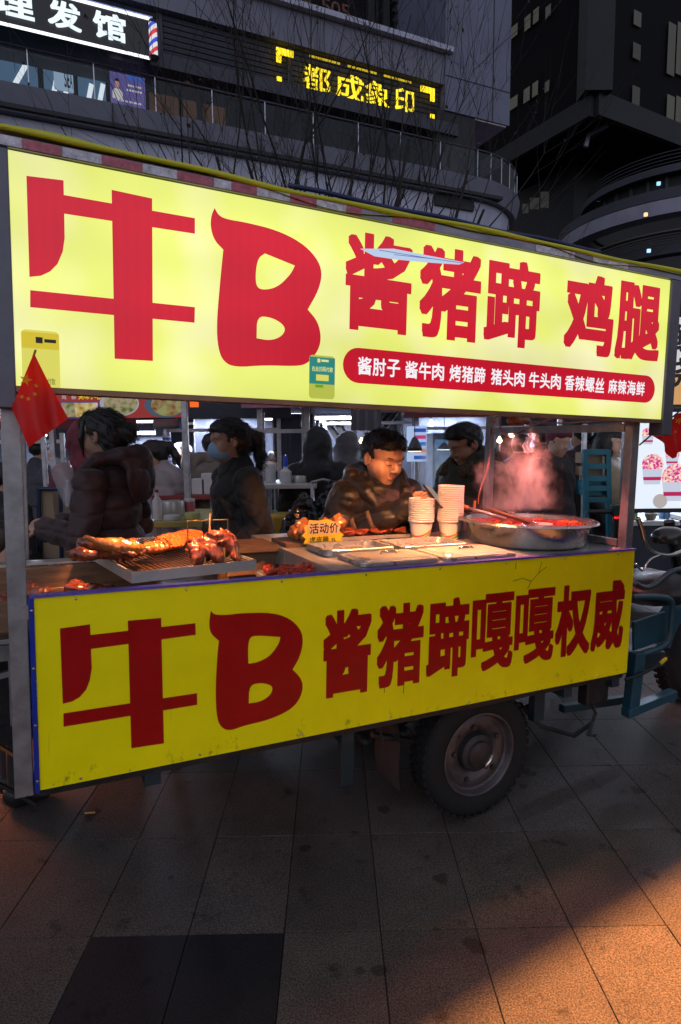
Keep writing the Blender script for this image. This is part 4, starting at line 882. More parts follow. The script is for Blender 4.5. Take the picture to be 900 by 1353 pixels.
# wooden stand, rack with dark meat, price card
ws = cart_thing('wooden_stand', 'weathered wooden stand at the end of the pan cabinet', 'stand', .84, .80, HC - .02)
MB().box((-.1, -.2, .0), (.12, .02, .03)).build('shelf', WOOD, ws, bevel=.003); MB().box((-.1, -.17, -.1), (.12, -.15, -.001)).build('board', WOOD, ws); MB().box((-.1, -.05, -.2), (-.06, -.01, -.001)).build('leg', WOOD, ws); MB().box((.06, -.05, -.2), (.1, -.01, -.001)).build('leg', WOOD, ws)
rk = cart_thing('wire_rack', 'low wire rack of dark grilled meat behind the steel pans', 'rack', 1.5, .80, HC - .025)
MB().box((-.30, -.15, .03), (.27, -.14, .045)).build('rack_edge', SHEET, rk); MB().box((-.30, .15, .03), (.27, .16, .05)).build('rack_edge', SHEET, rk)
for i in range(26): MB().tube([(-.29 + i * .022, -.14, .036), (-.29 + i * .022, .15, .036)], .0022, 5, False).build('rack_wire', DARKMETAL, rk)
MB().box((.255, -.14, .026), (.27, .15, .046)).build('rack_edge', SHEET, rk); MB().box((-.3, -.14, .026), (-.29, .15, .046)).build('rack_edge', SHEET, rk)
for i in range(10):
    o = link('grilled_piece', lm2[i % 3], None); o.matrix_world = CARTM @ Matrix.Translation((1.36 + (i % 5) * .075, .74 + .1 * (i // 5), HC + .026)) @ Matrix.Rotation(rg.uniform(0, 6), 4, 'Z') @ Matrix.Diagonal((1, 1, .55, 1))
    tag(o, 'dark grilled piece lying flat on the low wire rack', 'grilled meat', 'grilled pieces on the wire rack')
lm4 = [lump_mesh('fried_piece', i + 30, (.045, .035, .032), RO, .005, .006, 70) for i in range(2)]
for px, py, hh in ((393, 703, .05), (405, 708, .035), (402, 698, .07), (413, 700, .06), (445, 690, .09)):
    c = cart_d(px, py, .64); o = link('fried_piece', lm4[px % 2], None); o.matrix_world = CARTM @ Matrix.Translation((c.x, .64, c.z)) @ Matrix.Rotation(px, 4, 'Z')
    tag(o, 'golden fried meat piece heaped behind the yellow price card', 'fried meat', 'fried pieces behind the price card')
MB().box((.98, .565, HC + .001), (1.26, .75, HC + .02)).build('meat_shelf', WOOD, CART)
# price card
pts = [(400, 719), (404, 712), (398, 708), (404, 703), (402, 697), (408, 692), (408, 687), (420, 688), (432, 686), (444, 690), (450, 695), (447, 701), (454, 706), (450, 711), (456, 716), (448, 718)]
PL = [cart_d(x, y, .553) for x, y in pts]; u0 = min(p.x for p in PL); v0 = min(p.z for p in PL)
pc = cart_thing('price_card', 'yellow starburst price card with black handwriting among the meats', 'price card', u0, .553, v0)
fc = lambda u, v, t: (u, -t, v)
MB().prism([(p.x - u0, p.z - v0) for p in PL], 0, .004, fc).build('card', mat('card_yellow', (.85, .65, .03), .5), pc)
lo_, hi_ = cart_d(408, 706, .553), cart_d(447, 689, .553)
MB().prism([(lo_.x - u0 - .003, lo_.z - v0), (hi_.x - u0 + .003, lo_.z - v0 - .004), (hi_.x - u0 + .006, hi_.z - v0 - .006), (lo_.x - u0 - .006, hi_.z - v0 + .002)], .0042, .0052, fc).build('caption_band', mat('card_pale', (.75, .55, .35), .5), pc)
put_line('活动价', (lo_.x - u0, lo_.z - v0 + .002, hi_.x - u0, hi_.z - v0 - .004), fc, 'caption', mat('ink', (.012, .01, .01), .5), pc, bold=.02, lift=.006)
lo_, hi_ = cart_d(408, 718, .553), cart_d(434, 708, .553); put_line('虎皮蹄', (lo_.x - u0, lo_.z - v0 + .004, hi_.x - u0, hi_.z - v0), fc, 'handwriting', MATS['ink'], pc, bold=.008, lift=.005)
lo_, hi_ = cart_d(437, 716, .553), cart_d(448, 710, .553); put_line('15..', (lo_.x - u0, lo_.z - v0 + .002, hi_.x - u0, hi_.z - v0), fc, 'handwriting', MATS['ink'], pc, bold=.01, lift=.005)

# ------------------------------------------------------------------ steam
def steam(name, label, lo, hi, dens, sc, M, col=(0.95, 0.93, 0.95), seed=0.0, thr=0.5, stretch=(1, 1, .7)):
    mt = bpy.data.materials.new(name + '_volume'); mt.use_nodes = True; t = mt.node_tree; N = t.nodes; N.remove(N['Principled BSDF']); Lk = t.links.new
    v = N.new('ShaderNodeVolumePrincipled'); v.inputs['Color'].default_value = (*col, 1); v.inputs['Anisotropy'].default_value = 0.2
    Lk(v.outputs[0], N['Material Output'].inputs['Volume'])
    tc = N.new('ShaderNodeTexCoord'); mp = N.new('ShaderNodeMapping'); mp.inputs['Scale'].default_value = stretch; mp.inputs['Location'].default_value = (seed, seed * .7, 0); Lk(tc.outputs['Object'], mp.inputs[0])
    wn = N.new('ShaderNodeTexNoise'); wn.inputs['Scale'].default_value = sc * .8; wn.inputs['Detail'].default_value = 2; Lk(mp.outputs[0], wn.inputs['Vector'])
    ad = N.new('ShaderNodeMix'); ad.data_type = 'RGBA'; ad.blend_type = 'ADD'; ad.inputs[0].default_value = .22; Lk(mp.outputs[0], ad.inputs[6]); Lk(wn.outputs['Color'], ad.inputs[7])
    n = N.new('ShaderNodeTexNoise'); n.inputs['Scale'].default_value = sc; n.inputs['Detail'].default_value = 8; n.inputs['Roughness'].default_value = .64; Lk(ad.outputs[2], n.inputs['Vector'])
    # falls off towards the sides and the top of its box (0..1 generated)
    sp = N.new('ShaderNodeSeparateXYZ'); Lk(tc.outputs['Generated'], sp.inputs[0])
    def m_(op, a, b=None):
        q = N.new('ShaderNodeMath'); q.operation = op
        for i, x in enumerate((a, b)):
            if x is None: continue
            if isinstance(x, (int, float)): q.inputs[i].default_value = x
            else: Lk(x, q.inputs[i])
        return q.outputs[0]
    dx = m_('MULTIPLY', m_('SUBTRACT', sp.outputs[0], .5), 2); dy = m_('MULTIPLY', m_('SUBTRACT', sp.outputs[1], .5), 2)
    r2 = m_('ADD', m_('MULTIPLY', dx, dx), m_('MULTIPLY', dy, dy))
    z = sp.outputs[2]
    fall = m_('SUBTRACT', 1.0, m_('MULTIPLY', r2, 1.1)); top = m_('SUBTRACT', 1.0, m_('POWER', z, 1.7)); bot = m_('MINIMUM', m_('MULTIPLY', z, 14), 1.0)
    fall = m_('MULTIPLY', m_('MULTIPLY', m_('MAXIMUM', fall, 0), m_('MAXIMUM', top, 0)), bot)
    q = m_('ADD', n.outputs['Fac'], m_('MULTIPLY', m_('SUBTRACT', fall, .55), .42))
    mr = N.new('ShaderNodeMapRange'); mr.inputs['From Min'].default_value = thr; mr.inputs['From Max'].default_value = thr + .2; mr.inputs['To Max'].default_value = dens; Lk(q, mr.inputs[0])
    d = m_('MULTIPLY', mr.outputs[0], m_('MINIMUM', m_('MULTIPLY', fall, 2.0), 1.0)); Lk(d, v.inputs['Density'])
    o = MB().box(lo, hi).build(name, mt); o.matrix_world = M; o['label'] = label; o['category'] = 'steam'; o['kind'] = 'stuff'; return o
steam('steam', 'pinkish steam rising off the red broth in the basin', (-.42, -.3, 0), (.42, .3, .62), 6.0, 9.0, CARTM @ Matrix.Translation((B_A - .02, B_D + .04, HC + .12)), seed=2.3, thr=.565, stretch=(1, 1, .7))
# ------------------------------------------------------------------ people
SKIN = mat('skin', (0.50, 0.28, 0.20), 0.5, var=0.08, vscale=20, sss=0.15, bump=0.03, bscale=200)
HAIR = mat('black_hair', (0.010, 0.008, 0.008), 0.42, var=0.4, vscale=60, stretch=(1, 1, .15), bump=0.5, bscale=150)
LIP = mat('lips', (0.42, 0.15, 0.12), 0.45)
DKT = mat('dark_trousers', (0.018, 0.018, 0.022), 0.8, var=0.2)
def cloth(name, col, bump=0.5, bs=24, var=0.18, rough=0.75): return mat(name, col, rough, var=var, vscale=9, bump=bump, bscale=bs, sheen=0.1)
def head_prims(s, c, R, hs=1.0, wide=1.0, det=True):
    c = np.array(c); R = np.array(R)
    P = lambda x, y, z: c + R @ (np.array((x * wide, y, z)) * hs)
    E = lambda p, r, k=.02, sub=False, R2=None: s.ell(P(*p), [q * hs for q in r], R if R2 is None else R @ np.array(R2), k * hs, sub)
    E((0, .014, .03), (.074 * wide, .092, .086)); E((0, -.018, -.04), (.062 * wide, .068, .066), .035); E((0, -.058, -.085), (.030, .026, .022), .03)
    E((0, -.03, .045), (.066 * wide, .062, .05), .03)
    for q in (-1, 1):
        E((q * .040, -.05, -.03), (.028 * wide, .032, .036), .025)
        E((q * .0765, .012, -.002), (.011, .021, .032), .008); E((q * .083, .004, .0), (.006, .012, .018), .005, True)
    if det:
        E((0, -.080, .030), (.052, .016, .012), .02)
        for q in (-1, 1):
            E((q * .033, -.098, .010), (.021, .017, .0115), .014, True)
            E((q * .032, -.0755, .008), (.0165, .0125, .0125), .004); E((q * .032, -.082, .0015), (.016, .008, .004), .004)
        s.cap(P(0, -.083, .022), P(0, -.106, -.022), .0085 * hs, .0125 * hs, .014 * hs)
        for q in (-1, 1): E((q * .0135, -.094, -.026), (.0105, .012, .009), .006); E((q * .008, -.103, -.0345), (.004, .006, .004), .004, True)
        E((0, -.086, -.055), (.024, .010, .0055), .008); E((0, -.084, -.0655), (.021, .011, .007), .008); E((0, -.0985, -.0602), (.026, .010, .0022), .004, True)
        E((0, -.092, -.080), (.018, .006, .004), .012, True)
    else:
        s.cap(P(0, -.083, .015), P(0, -.102, -.022), .009 * hs, .014 * hs, .015 * hs)
        for q in (-1, 1): E((q * .032, -.095, .012), (.02, .014, .011), .02, True)
    return P
def hand_prims(s, w, d, up, sc=1.0, curl=0.6):
    """palm at w pointing along d, back of the hand towards up"""
    w = np.array(w, float); d = np.array(d, float); d /= np.linalg.norm(d); up = np.array(up, float); up -= d * (up @ d); up /= np.linalg.norm(up); sd = np.cross(d, up)
    R = np.stack([sd, d, up], 1)
    s.ell(w + d * .045 * sc, (.040 * sc, .052 * sc, .017 * sc), R, k=.02)
    for i, (o, l) in enumerate(((-.030, .062), (-.010, .072), (.010, .068), (.028, .052))):
        a = w + sd * o * sc + d * .085 * sc; l *= sc
        b = a + (d * math.cos(curl * .5) - up * math.sin(curl * .5)) * l * .45; c2 = b + (d * math.cos(curl * 1.3) - up * math.sin(curl * 1.3)) * l * .33; e = c2 + (d * math.cos(curl * 2.0) - up * math.sin(curl * 2.0)) * l * .3
        s.cap(a - d * .02, a, .0095 * sc, .0092 * sc, .006); s.cap(a, b, .0092 * sc, .0085 * sc, .004); s.cap(b, c2, .0085 * sc, .0078 * sc, .003); s.cap(c2, e, .0078 * sc, .0068 * sc, .003)
    a = w + sd * -.030 * sc + d * .02 * sc; b = a + (sd * -.55 + d * .7 - up * .45) * .04 * sc; e = b + (sd * .05 + d * .9 - up * .5) * .033 * sc
    s.cap(a, b, .0125 * sc, .0105 * sc, .01); s.cap(b, e, .0105 * sc, .0082 * sc, .004)
def strands(ho, hc, Rh, style, hm, t):
    rg = random.Random(9); me = ho.data; vs_ = me.vertices; nv = len(vs_); mb = MB(); Ri = np.array(Rh)
    for _ in range(1100):
        v = vs_[rg.randrange(nv)]; p = np.array(v.co); n = np.array(v.normal); q = Ri.T @ (p - hc)
        fl = np.array((q[0] * 1.5, -.9 if q[1] < 0 else .5, -.6 if q[2] < .06 else .15)) if style == 'short' else np.array((q[0] * .6, 1.0, -.7))
        fl = Ri @ (fl + np.array([rg.uniform(-.35, .35) for _ in range(3)])); fl = fl - n * (fl @ n); L_ = np.linalg.norm(fl)
        if L_ < 1e-3: continue
        fl /= L_; ln = rg.uniform(.018, .034) if style == 'short' else rg.uniform(.03, .06)
        pts = [p - n * .001, p + fl * ln * .35 + n * .003, p + fl * ln * .7 + n * .0042, p + fl * ln + n * .0035]
        mb.tube(pts, [.0009, .001, .0008, .0003], 3, False)
    struct(mb.build('hair_strands', hm, t, recalc=False), 'stuff')
def person(label, loc, yaw, H=1.65, res=.02, coat=None, hair='short', head=(0, 0), lean=0.0, arms=None, hood=None, group=None, trousers=None,
           bulk=1.0, quilt=0.0, length=.78, wide=1.0, hs=1.0, hands=False, hairm=None, det=False, low=0.0, curl=.6, collar=True, hr=.66, name='person'):
    s_ = H / 1.7
    t = thing(name, label, 'person', loc, yaw, group)
    LN = lambda p: np.array((p[0], p[1] - lean * max(0, p[2] - .93), p[2])) * s_
    hc = LN((0, -.02, 1.585)); nk = LN((0, .015, 1.45)); Rh = np.array(rotm(head[1], 0, head[0]))
    A = arms or {-1: ((-.25, .04, 1.12), (-.23, -.08, .90)), 1: ((.25, .04, 1.12), (.23, -.08, .90))}
    A = {k: (LN(v[0]), LN(v[1])) for k, v in A.items()}
    hd = {k: (v[2] if len(v) > 2 else None) for k, v in (arms or {}).items()}
    SH = {q: LN((q * .175, .015, 1.385)) for q in (-1, 1)}
    lo = np.array((-.42, -.62, -.01)) * s_; hi = np.array((.42, .40, 1.80)) * s_
    allp = np.array([hc] + [x for v in A.values() for x in v]); lo = np.minimum(lo, allp.min(0) - .2); hi = np.maximum(hi, allp.max(0) + .2); lo[2] = -.01
    fr = None
    if det:
        r_ = det; z0 = min(1.42 * s_, min(v[1][2] for v in A.values()) - .12) if hands else 1.42 * s_
        ys = min(v[1][1] for v in A.values()) - .13 if hands else hc[1] - .16
        xr = max(.17, max(abs(v[1][0]) for v in A.values()) + .13) if hands else .15
        fr = ((hc[0] - xr, hc[0] + xr, r_), (min(ys, hc[1] - .16), hc[1] + .16, r_), (z0, 1.8 * s_, r_))
    # --- body: one skin surface
    s = SDF(lo, hi, res, fr)
    head_prims(s, hc, Rh, hs * s_, wide, bool(det))
    s.cap(nk - np.array((0, 0, .04)), hc + np.array((0, .02, -.05)), .056 * s_, .05 * s_, .03)
    s.ell(LN((0, .01, 1.24)), (.16, .10, .22), k=.05); s.ell(LN((0, .01, .98)), (.15, .105, .14), k=.06)
    for q in (-1, 1):
        e, wr = A[q]
        s.cap(SH[q], e, .052 * s_, .04 * s_); s.cap(e, wr, .04 * s_, .027 * s_)
        if hands and hd.get(q): hand_prims(s, wr, hd[q][0], hd[q][1], s_, curl)
        else:
            dv = (wr - e) / max(1e-6, np.linalg.norm(wr - e)); s.cap(wr, wr + dv * .11 * s_, .032 * s_, .024 * s_, .02)
        s.cap(np.array((q * .09, .01, .92)) * s_, np.array((q * .10, -.005, .48)) * s_, .075 * s_, .05 * s_); s.cap(np.array((q * .10, -.005, .48)) * s_, np.array((q * .10, .02, .08)) * s_, .05 * s_, .035 * s_)
        s.cap(np.array((q * .10, .03, .045)) * s_, np.array((q * .115, -.10, .035)) * s_, .034 * s_, .03 * s_, .03)
    s.build('body', SKIN, t)
    # --- trousers, shoes
    s = SDF((-.3, -.25, .05), (.3, .25, 1.1 * s_), .022)
    s.ell(np.array((0, .01, .95)) * s_, np.array((.175, .13, .13)) * s_, k=.05)
    for q in (-1, 1): s.path([np.array(p) * s_ for p in ((q * .09, .01, .90), (q * .10, -.005, .48), (q * .10, .02, .10))], [.095 * s_, .07 * s_, .06 * s_])
    s.noise(.004, 22, 3); s.build('trousers', trousers or DKT, t)
    for q in (-1, 1):
        s = SDF((-.28, -.28, -.01), (.28, .2, .16), .016); s.cap(np.array((q * .10, .04, .048)) * s_, np.array((q * .118, -.13, .04)) * s_, .046 * s_, .04 * s_, .03); s.ell(np.array((q * .10, .03, .09)) * s_, (.05, .06, .05), k=.03); s.build('shoe', BLACK, t)
    # --- coat
    b = bulk; cr = max(res * .75, .008) if not det else .0085
    s = SDF(lo, hi, cr)
    s.ell(LN((0, .01, 1.24)), np.array((.185, .145, .25)) * b * s_, k=.06); s.ell(LN((0, .015, .98)), np.array((.20, .16, .18)) * b * s_, k=.08)
    if length < .75: s.path([np.array((0, .015, .98)) * s_, np.array((0, .02, length)) * s_], [.19 * b * s_, .20 * b * s_], k=.06)
    for q in (-1, 1):
        e, wr = A[q]; s.cap(SH[q] + np.array((0, 0, -.01)), e, .085 * b * s_, .072 * b * s_, .018); s.cap(e, wr, .074 * b * s_, .056 * b * s_, .010)
        dv = (wr - e) / max(1e-6, np.linalg.norm(wr - e)); s.cap(wr, wr + dv * .005, .05 * b * s_, .047 * b * s_, .02)
    if hood == 'down':
        s.cap(nk + np.array((0, .02, -.05)), nk + np.array((0, .02, -.01)), .11 * s_, .09 * s_, .04)
    elif hood == 'up':
        s.ell(hc + Rh @ np.array((0, .03, .02)), np.array((.115, .125, .14)) * hs * s_, Rh, k=.04); s.cap(hc + np.array((0, .05, -.04)), nk + np.array((0, .05, -.05)), .10 * s_, .13 * s_, .06)
        s.ell(hc + Rh @ np.array((0, -.13, -.01)), np.array((.075, .11, .10)) * hs * s_, Rh, k=.02, sub=True)
    elif collar:
        s.cap(nk + np.array((0, .02, -.05)), nk + np.array((0, .0, .025)), .10 * s_, .085 * s_, .04)
    if hood != 'up': s.ell(hc + np.array((0, -.03, .0)), np.array((.086, .115, .125)) * hs * s_, k=.015, sub=True)
    if hands:
        for q in (-1, 1):
            e, wr = A[q]; dv = (wr - e) / max(1e-6, np.linalg.norm(wr - e)); s.cap(wr + dv * .055, wr + dv * .2, .04, .055, .01, True)
    s.crease(.010 if not quilt else .004, 21, int(abs(loc[1] * 50)) % 40 + 1)
    if not quilt: s.warp(lambda X, Y, Z: .0035 * np.sin(48 * Z + 22 * X + 2.5 * np.sin(14 * Y + 9 * X)) * (np.sin(9 * X + 7 * Z + 3 * Y) > -.2))
    s.cap(LN((0, -.165 * b, 1.42)), LN((0, -.185 * b, .88)), .011, .011, .008, True)
    s.noise(.003, 17, int(abs(loc[0] * 100)) % 50); s.noise(.003, 42, 5)
    if quilt:
        s.warp(lambda X, Y, Z: .013 * (1 - np.abs(np.sin(PI * (Z + .012 * np.sin(5 * X) + .01 * np.sin(9 * Y)) / quilt))) ** 5)
    s.build('coat', coat, t)
    if hood == 'down':
        s = SDF(nk - .34, nk + .34, .009 if det else .014)
        HP = ((-.05, -.165, -.14), (-.112, -.095, -.045), (-.14, .02, .03), (-.09, .115, .05), (0, .15, .05), (.09, .115, .05), (.14, .02, .03), (.112, -.095, -.045), (.05, -.165, -.14))
        s.path([nk + np.array(p) * s_ * (.9 + .1 * b) for p in HP], [q_ * hr for q_ in (.028, .04, .052, .062, .068, .062, .052, .04, .028)], k=.03)
        s.ell(nk + np.array((0, .165, -.05)), np.array((.125, .065 * hr, .13)) * s_, k=.05); s.ell(hc + np.array((0, -.02, .0)), np.array((.082, .105, .125)) * hs * s_, k=.015, sub=True)
        s.noise(.003, 26, 6); s.crease(.008, 30, 3); s.build('hood', coat, t)
    # --- hair
    if hair and hood != 'up':
        hm = hairm or HAIR
        P = lambda x, y, z: hc + Rh @ (np.array((x, y, z)) * hs * s_)
        s = SDF(hc - .24, hc + .24, .006 if det else max(.009, res * .6))
        k_ = hs * s_
        s.ell(P(0, -.022, .078), np.array((.070 * wide, .078, .048)) * k_, Rh, k=.02)
        s.ell(P(0, .022, .036), np.array((.081 * wide, .099, .092)) * k_, Rh, k=.02)
        if hair == 'short':
            s.ell(P(0, -.02, .098), np.array((.066 * wide, .068, .032)) * k_, Rh, k=.03); s.ell(P(0, -.118, -.012), np.array((.115, .088, .098)) * k_, Rh, k=.006, sub=True); s.ell(P(0, -.03, -.085), np.array((.12, .10, .085)) * k_, Rh, k=.012, sub=True)
        else:
            s.ell(P(0, .06, -.02), np.array((.075, .06, .08)) * k_, Rh, k=.03); s.ell(P(0, -.115, -.035), np.array((.066, .075, .105)) * k_, Rh, k=.006, sub=True)
            if hair == 'bun': s.ell(P(0, .135, .0), np.array((.042, .045, .048)) * k_, Rh, k=.02)
            if hair == 'ponytail': s.path([P(0, .11, .04), P(0, .155, .0), P(0, .165, -.10), P(0, .14, -.2)], [.03, .036, .032, .012], k=.02)
            if hair == 'long':
                for q in (-1, 1): s.path([P(q * .05, .03, .03), P(q * .085, .0, -.06), P(q * .075, -.01, -.16)], [.04, .034, .02], k=.03)
                s.path([P(0, .06, 0), P(0, .1, -.1), P(0, .1, -.2)], [.07, .07, .05], k=.03)
        s.noise(.0016, 140, 2); s.noise(.002, 40, 7)
        ho = s.build('hair', hm, t)
        if det: strands(ho, hc, Rh, hair, hm, t)
    t['hc'] = [float(x) for x in hc]
    return t, hc, Rh, A
def stand(px, py_head, Y, H, lean=0.0):
    """foot point so that the middle of the head falls on the pixel; H found from the height"""
    p = at(px, py_head, Y); return Vector((p.x, p.y, 0)), p.z
def height_for(px, py, Y): return at(px, py, Y).z / 1.585 * 1.7
def P_(label, px, py, Y, yaw, **k):
    p = at(px, py, Y); H = k.pop('H', p.z / 1.585 * 1.7); z = p.z - 1.585 * H / 1.7
    ln = k.get('lean', 0); fwd = Vector((math.sin(yaw), -math.cos(yaw), 0)) * (ln * .65 + .02) * H / 1.7
    loc = Vector((p.x, p.y, z)) - fwd
    return person(label, loc, yaw, H, **k)

# the cook at the counter, reading his phone
BRN = cloth('brown_puffer', (0.0095, 0.0078, 0.0072), .6, 26, .3, .42)
ck, hc, Rh, A = P_('person in a dark brown hooded jacket looking down at a phone behind the pans', 505, 606, 3.27, .42, H=1.66, res=.011, coat=BRN, hair='short', head=(.28, .34), lean=.12,
    arms={-1: ((-.30, .0, 1.10), (.06, -.23, 1.35), ((.75, -.5, .30), (-.5, -.7, .3))), 1: ((.29, -.05, 1.13), (.17, -.21, 1.36), ((-.25, -.8, .25), (.8, -.2, .3)))}, hood='down', bulk=1.2, wide=1.10, hs=1.15, hr=.85, hands=True, det=.0042, curl=.9)
ck_s = 1.66 / 1.7
def face_bits(t, hc, Rh, hs, wide, lip=True):
    P = lambda x, y, z: hc + Rh @ (np.array((x * wide, y, z)) * hs)
    for q in (-1, 1):
        s = SDF(hc - .14, hc + .14, .003); s.ell(P(q * .035, -.0895, .0335), np.array((.020, .0055, .0042)) * hs, Rh @ np.array(rotm(0, q * -.1, q * .35)), k=.002); s.build('eyebrow', mat('brow_hair', (.045, .022, .016), .7), t)
        s = SDF(hc - .14, hc + .14, .0022); s.ell(P(q * .0325, -.0882, .0015), np.array((.015, .004, .0028)) * hs, Rh @ np.array(rotm(0, q * .06, q * .3)), k=.001); s.build('eye', BLACK, t)
    s = SDF(hc - .14, hc + .14, .003); s.ell(P(0, -.0875, -.0558), np.array((.0235, .0102, .0048)) * hs, Rh, k=.003); s.ell(P(0, -.0865, -.0652), np.array((.0195, .0108, .006)) * hs, Rh, k=.003); s.build('lips', LIP, t)
face_bits(ck, hc, Rh, 1.15 * ck_s, 1.10)
# dark shirt at the neck, snaps and sleeve stripes
s = SDF(hc - .3, hc + .2, .009); s.cap(hc + np.array((0, .03, -.17)), hc + np.array((0, .025, -.115)), .085, .072, .02); s.build('shirt', mat('black_shirt', (.006, .006, .007), .8), ck)
for q in (-1, 1):
    MB().lathe([(0, -.004), (.007, -.003), (.008, 0)], 10, tuple(hc + np.array((q * .085, -.115, -.20))), 'Y').build('snap', CHROME, ck)
def sleeve_band(t, a, b, f, r, w, m_):
    a = np.array(a); b = np.array(b); p = a + (b - a) * f; d = (b - a) / np.linalg.norm(b - a)
    MB().tube([p - d * w / 2, p - d * w * .4, p + d * w * .4, p + d * w / 2], [r - .003, r, r, r - .003], 28, False).build('sleeve_stripe', m_, t, smooth=True)
STR = cloth('tan_stripe', (.14, .095, .06))
sh = np.array((-.175, -.04, 1.385)) * ck_s
for f in (.5, .72): sleeve_band(ck, A[-1][0], A[-1][1], f * .8 + .02, (.074 - .018 * (f * .8 + .02)) * 1.2 * ck_s + .004, .022, STR)
sleeve_band(ck, sh, A[-1][0], .55, .078 * 1.2 * ck_s + .006, .018, STR)
# the phone
wr = (A[-1][1] + A[1][1]) / 2
pt = thing('phone', 'dark phone in a brown case held by the person in the brown jacket', 'phone', M=ck.matrix_basis @ Matrix.Translation(wr + np.array((.03, -.12, .04))) @ rotm(.75, .25, .5).to_4x4())
loft(MB(), [ring(.078, .16, .012, -.005), ring(.08, .162, .012, -.003), ring(.08, .162, .012, .003), ring(.078, .16, .012, .005)], cap0=True).build('case', mat('phone_case', (.03, .012, .01), .4, var=.3, vscale=60), pt, smooth='auto')
MB().box((-.035, -.075, .0052), (.035, .075, .0056)).build('screen', glow('phone_screen', (.7, .6, .5), .35), pt)

# woman in the dark puffer jacket, side on, holding a bag
MAR = cloth('maroon_puffer', (.045, .019, .023), .5, 26, .3, .62)
w1, hc, Rh, A = P_('person in a maroon puffer jacket with tied black hair holding a clear bag', 135, 577, 3.1, -1.75, res=.014, coat=MAR, hair='bun', head=(-.05, .12), arms={-1: ((-.26, .02, 1.13), (-.06, -.30, 1.16), ((.3, -.9, .2), (-.2, .1, 1))), 1: ((.27, .02, 1.13), (.10, -.28, 1.15), ((-.2, -.9, .1), (.3, .1, 1)))}, hood='down', bulk=.90, quilt=.10, hr=.6, hands=True, det=.006, length=.7)
# long fringe strands in front of the ear
P = lambda x, y, z: hc + Rh @ np.array((x, y, z))
s = SDF(hc - .22, hc + .22, .006)
for q in (-1, 1): s.path([P(q * .06, -.045, .08), P(q * .082, -.062, .0), P(q * .07, -.07, -.09)], [.016, .012, .004], k=.01)
s.build('side_locks', HAIR, w1)
gl = mat('clear_plastic_bag', (.75, .72, .8), .15, alpha=.32, spec=.8, bump=.6, bscale=14)
bgc = at(88, 642, 2.93); bt_ = thing('plastic_bag', 'clear plastic bag with a bottle held by the person in maroon', 'bag', bgc)
MB().grid(10, 12, lambda u, v: ((.022 + .03 * math.sin(v * 2.6)) * math.cos(2*PI*u) - .05 * v + .02, (.02 + .02 * math.sin(v * 2.6)) * math.sin(2*PI*u), -.10 + .23 * v + .012 * math.sin(u * 19 + v * 7))).build('bag_film', gl, bt_, smooth=True)
MB().lathe([(0, -.1), (.018, -.1), (.02, -.09), (.02, -.01), (.01, .01), (.009, .03), (0, .03)], 14, (.01, 0, 0)).build('bottle', mat('pale_bottle', (.75, .65, .75), .2, alpha=.6), bt_, smooth=True)
# woman in black coat and mask
BLK = cloth('black_long_coat', (.010, .010, .012), .2, 40, .2, .7)
w2, hc, Rh, A = P_('person in a long black coat wearing a pale blue face mask', 303, 584, 3.55, -1.05, res=.014, coat=BLK, hair='ponytail', head=(-.15, .1), arms={-1: ((-.27, .03, 1.10), (-.18, -.12, .88)), 1: ((.25, .05, 1.12), (.20, -.14, .93))}, bulk=.98, length=.5, det=.006, hs=1.0)
P = lambda x, y, z: hc + Rh @ np.array((x, y, z))
s = SDF(hc - .14, hc + .14, .005); s.ell(P(0, -.042, -.048), (.067, .078, .056), Rh, k=.01); s.ell(P(0, -.085, -.03), (.03, .035, .04), Rh, k=.03); s.ell(P(0, .06, -.03), (.12, .085, .12), Rh, k=.004, sub=True); s.build('face_mask', mat('mask_blue', (.30, .48, .68), .7, bump=.2, bscale=120), w2)
MB().tube([P(.06, -.03, -.02), P(.08, .0, .0)], .0015, 5).build('mask_loop', mat('white_elastic', (.7, .7, .7), .7), w2); MB().tube([P(-.06, -.03, -.02), P(-.08, .0, .0)], .0015, 5).build('mask_loop', MATS['white_elastic'], w2)
for q in (-1, 1):
    s = SDF(hc - .14, hc + .14, .0035); s.ell(P(q * .033, -.086, .008), (.013, .005, .004), Rh, k=.001); s.build('eye', BLACK, w2)
    s = SDF(hc - .14, hc + .14, .0035); s.ell(P(q * .035, -.086, .034), (.02, .006, .004), Rh, k=.001); s.build('eyebrow', HAIR, w2)
PLAID = mat('plaid_cuff', (.16, .12, .17), .8, var=.9, vscale=30, stretch=(1, 3, 1), dirt=(.35, .2, .05), dscale=12, damt=.9)
e, wr = A[1]; MB().tube([e + (wr - e) * .45, e + (wr - e) * .7, wr + (wr - e) * .15], [.076, .08, .07], 24).build('plaid_cuff', PLAID, w2, smooth=True)
# hooded person from behind and neighbours
P_('person in a black hooded coat seen from behind near the cable drum', 421, 590, 4.9, 3.0, res=.018, coat=cloth('black_hooded_coat', (.008, .008, .010)), hood='up', bulk=1.15, length=.55)
P_('person in a grey hooded puffer coat behind the cook', 461, 592, 5.6, 2.6, res=.022, coat=cloth('grey_puffer', (.10, .09, .10), .4), hood='up', bulk=1.1, quilt=.1, length=.5)
OLV = cloth('olive_parka', (.035, .037, .020), .3, 35)
o6, hc, Rh, A = P_('person in a big olive parka with fur collar looking at a phone', 615, 588, 4.05, -1.05, res=.016, coat=OLV, hair='short', head=(-.1, .42), lean=.12, hs=1.1, arms={-1: ((-.30, -.02, 1.13), (-.05, -.30, 1.20), ((.4, -.8, .3), (-.3, -.6, .5))), 1: ((.31, -.02, 1.13), (.06, -.30, 1.20), ((-.4, -.8, .3), (.3, -.6, .5)))}, hood='down', bulk=1.42, hands=True, det=.007, length=.5)
s = SDF(hc - .3, hc + .3, .009); nk = hc + np.array((0, .03, -.14))
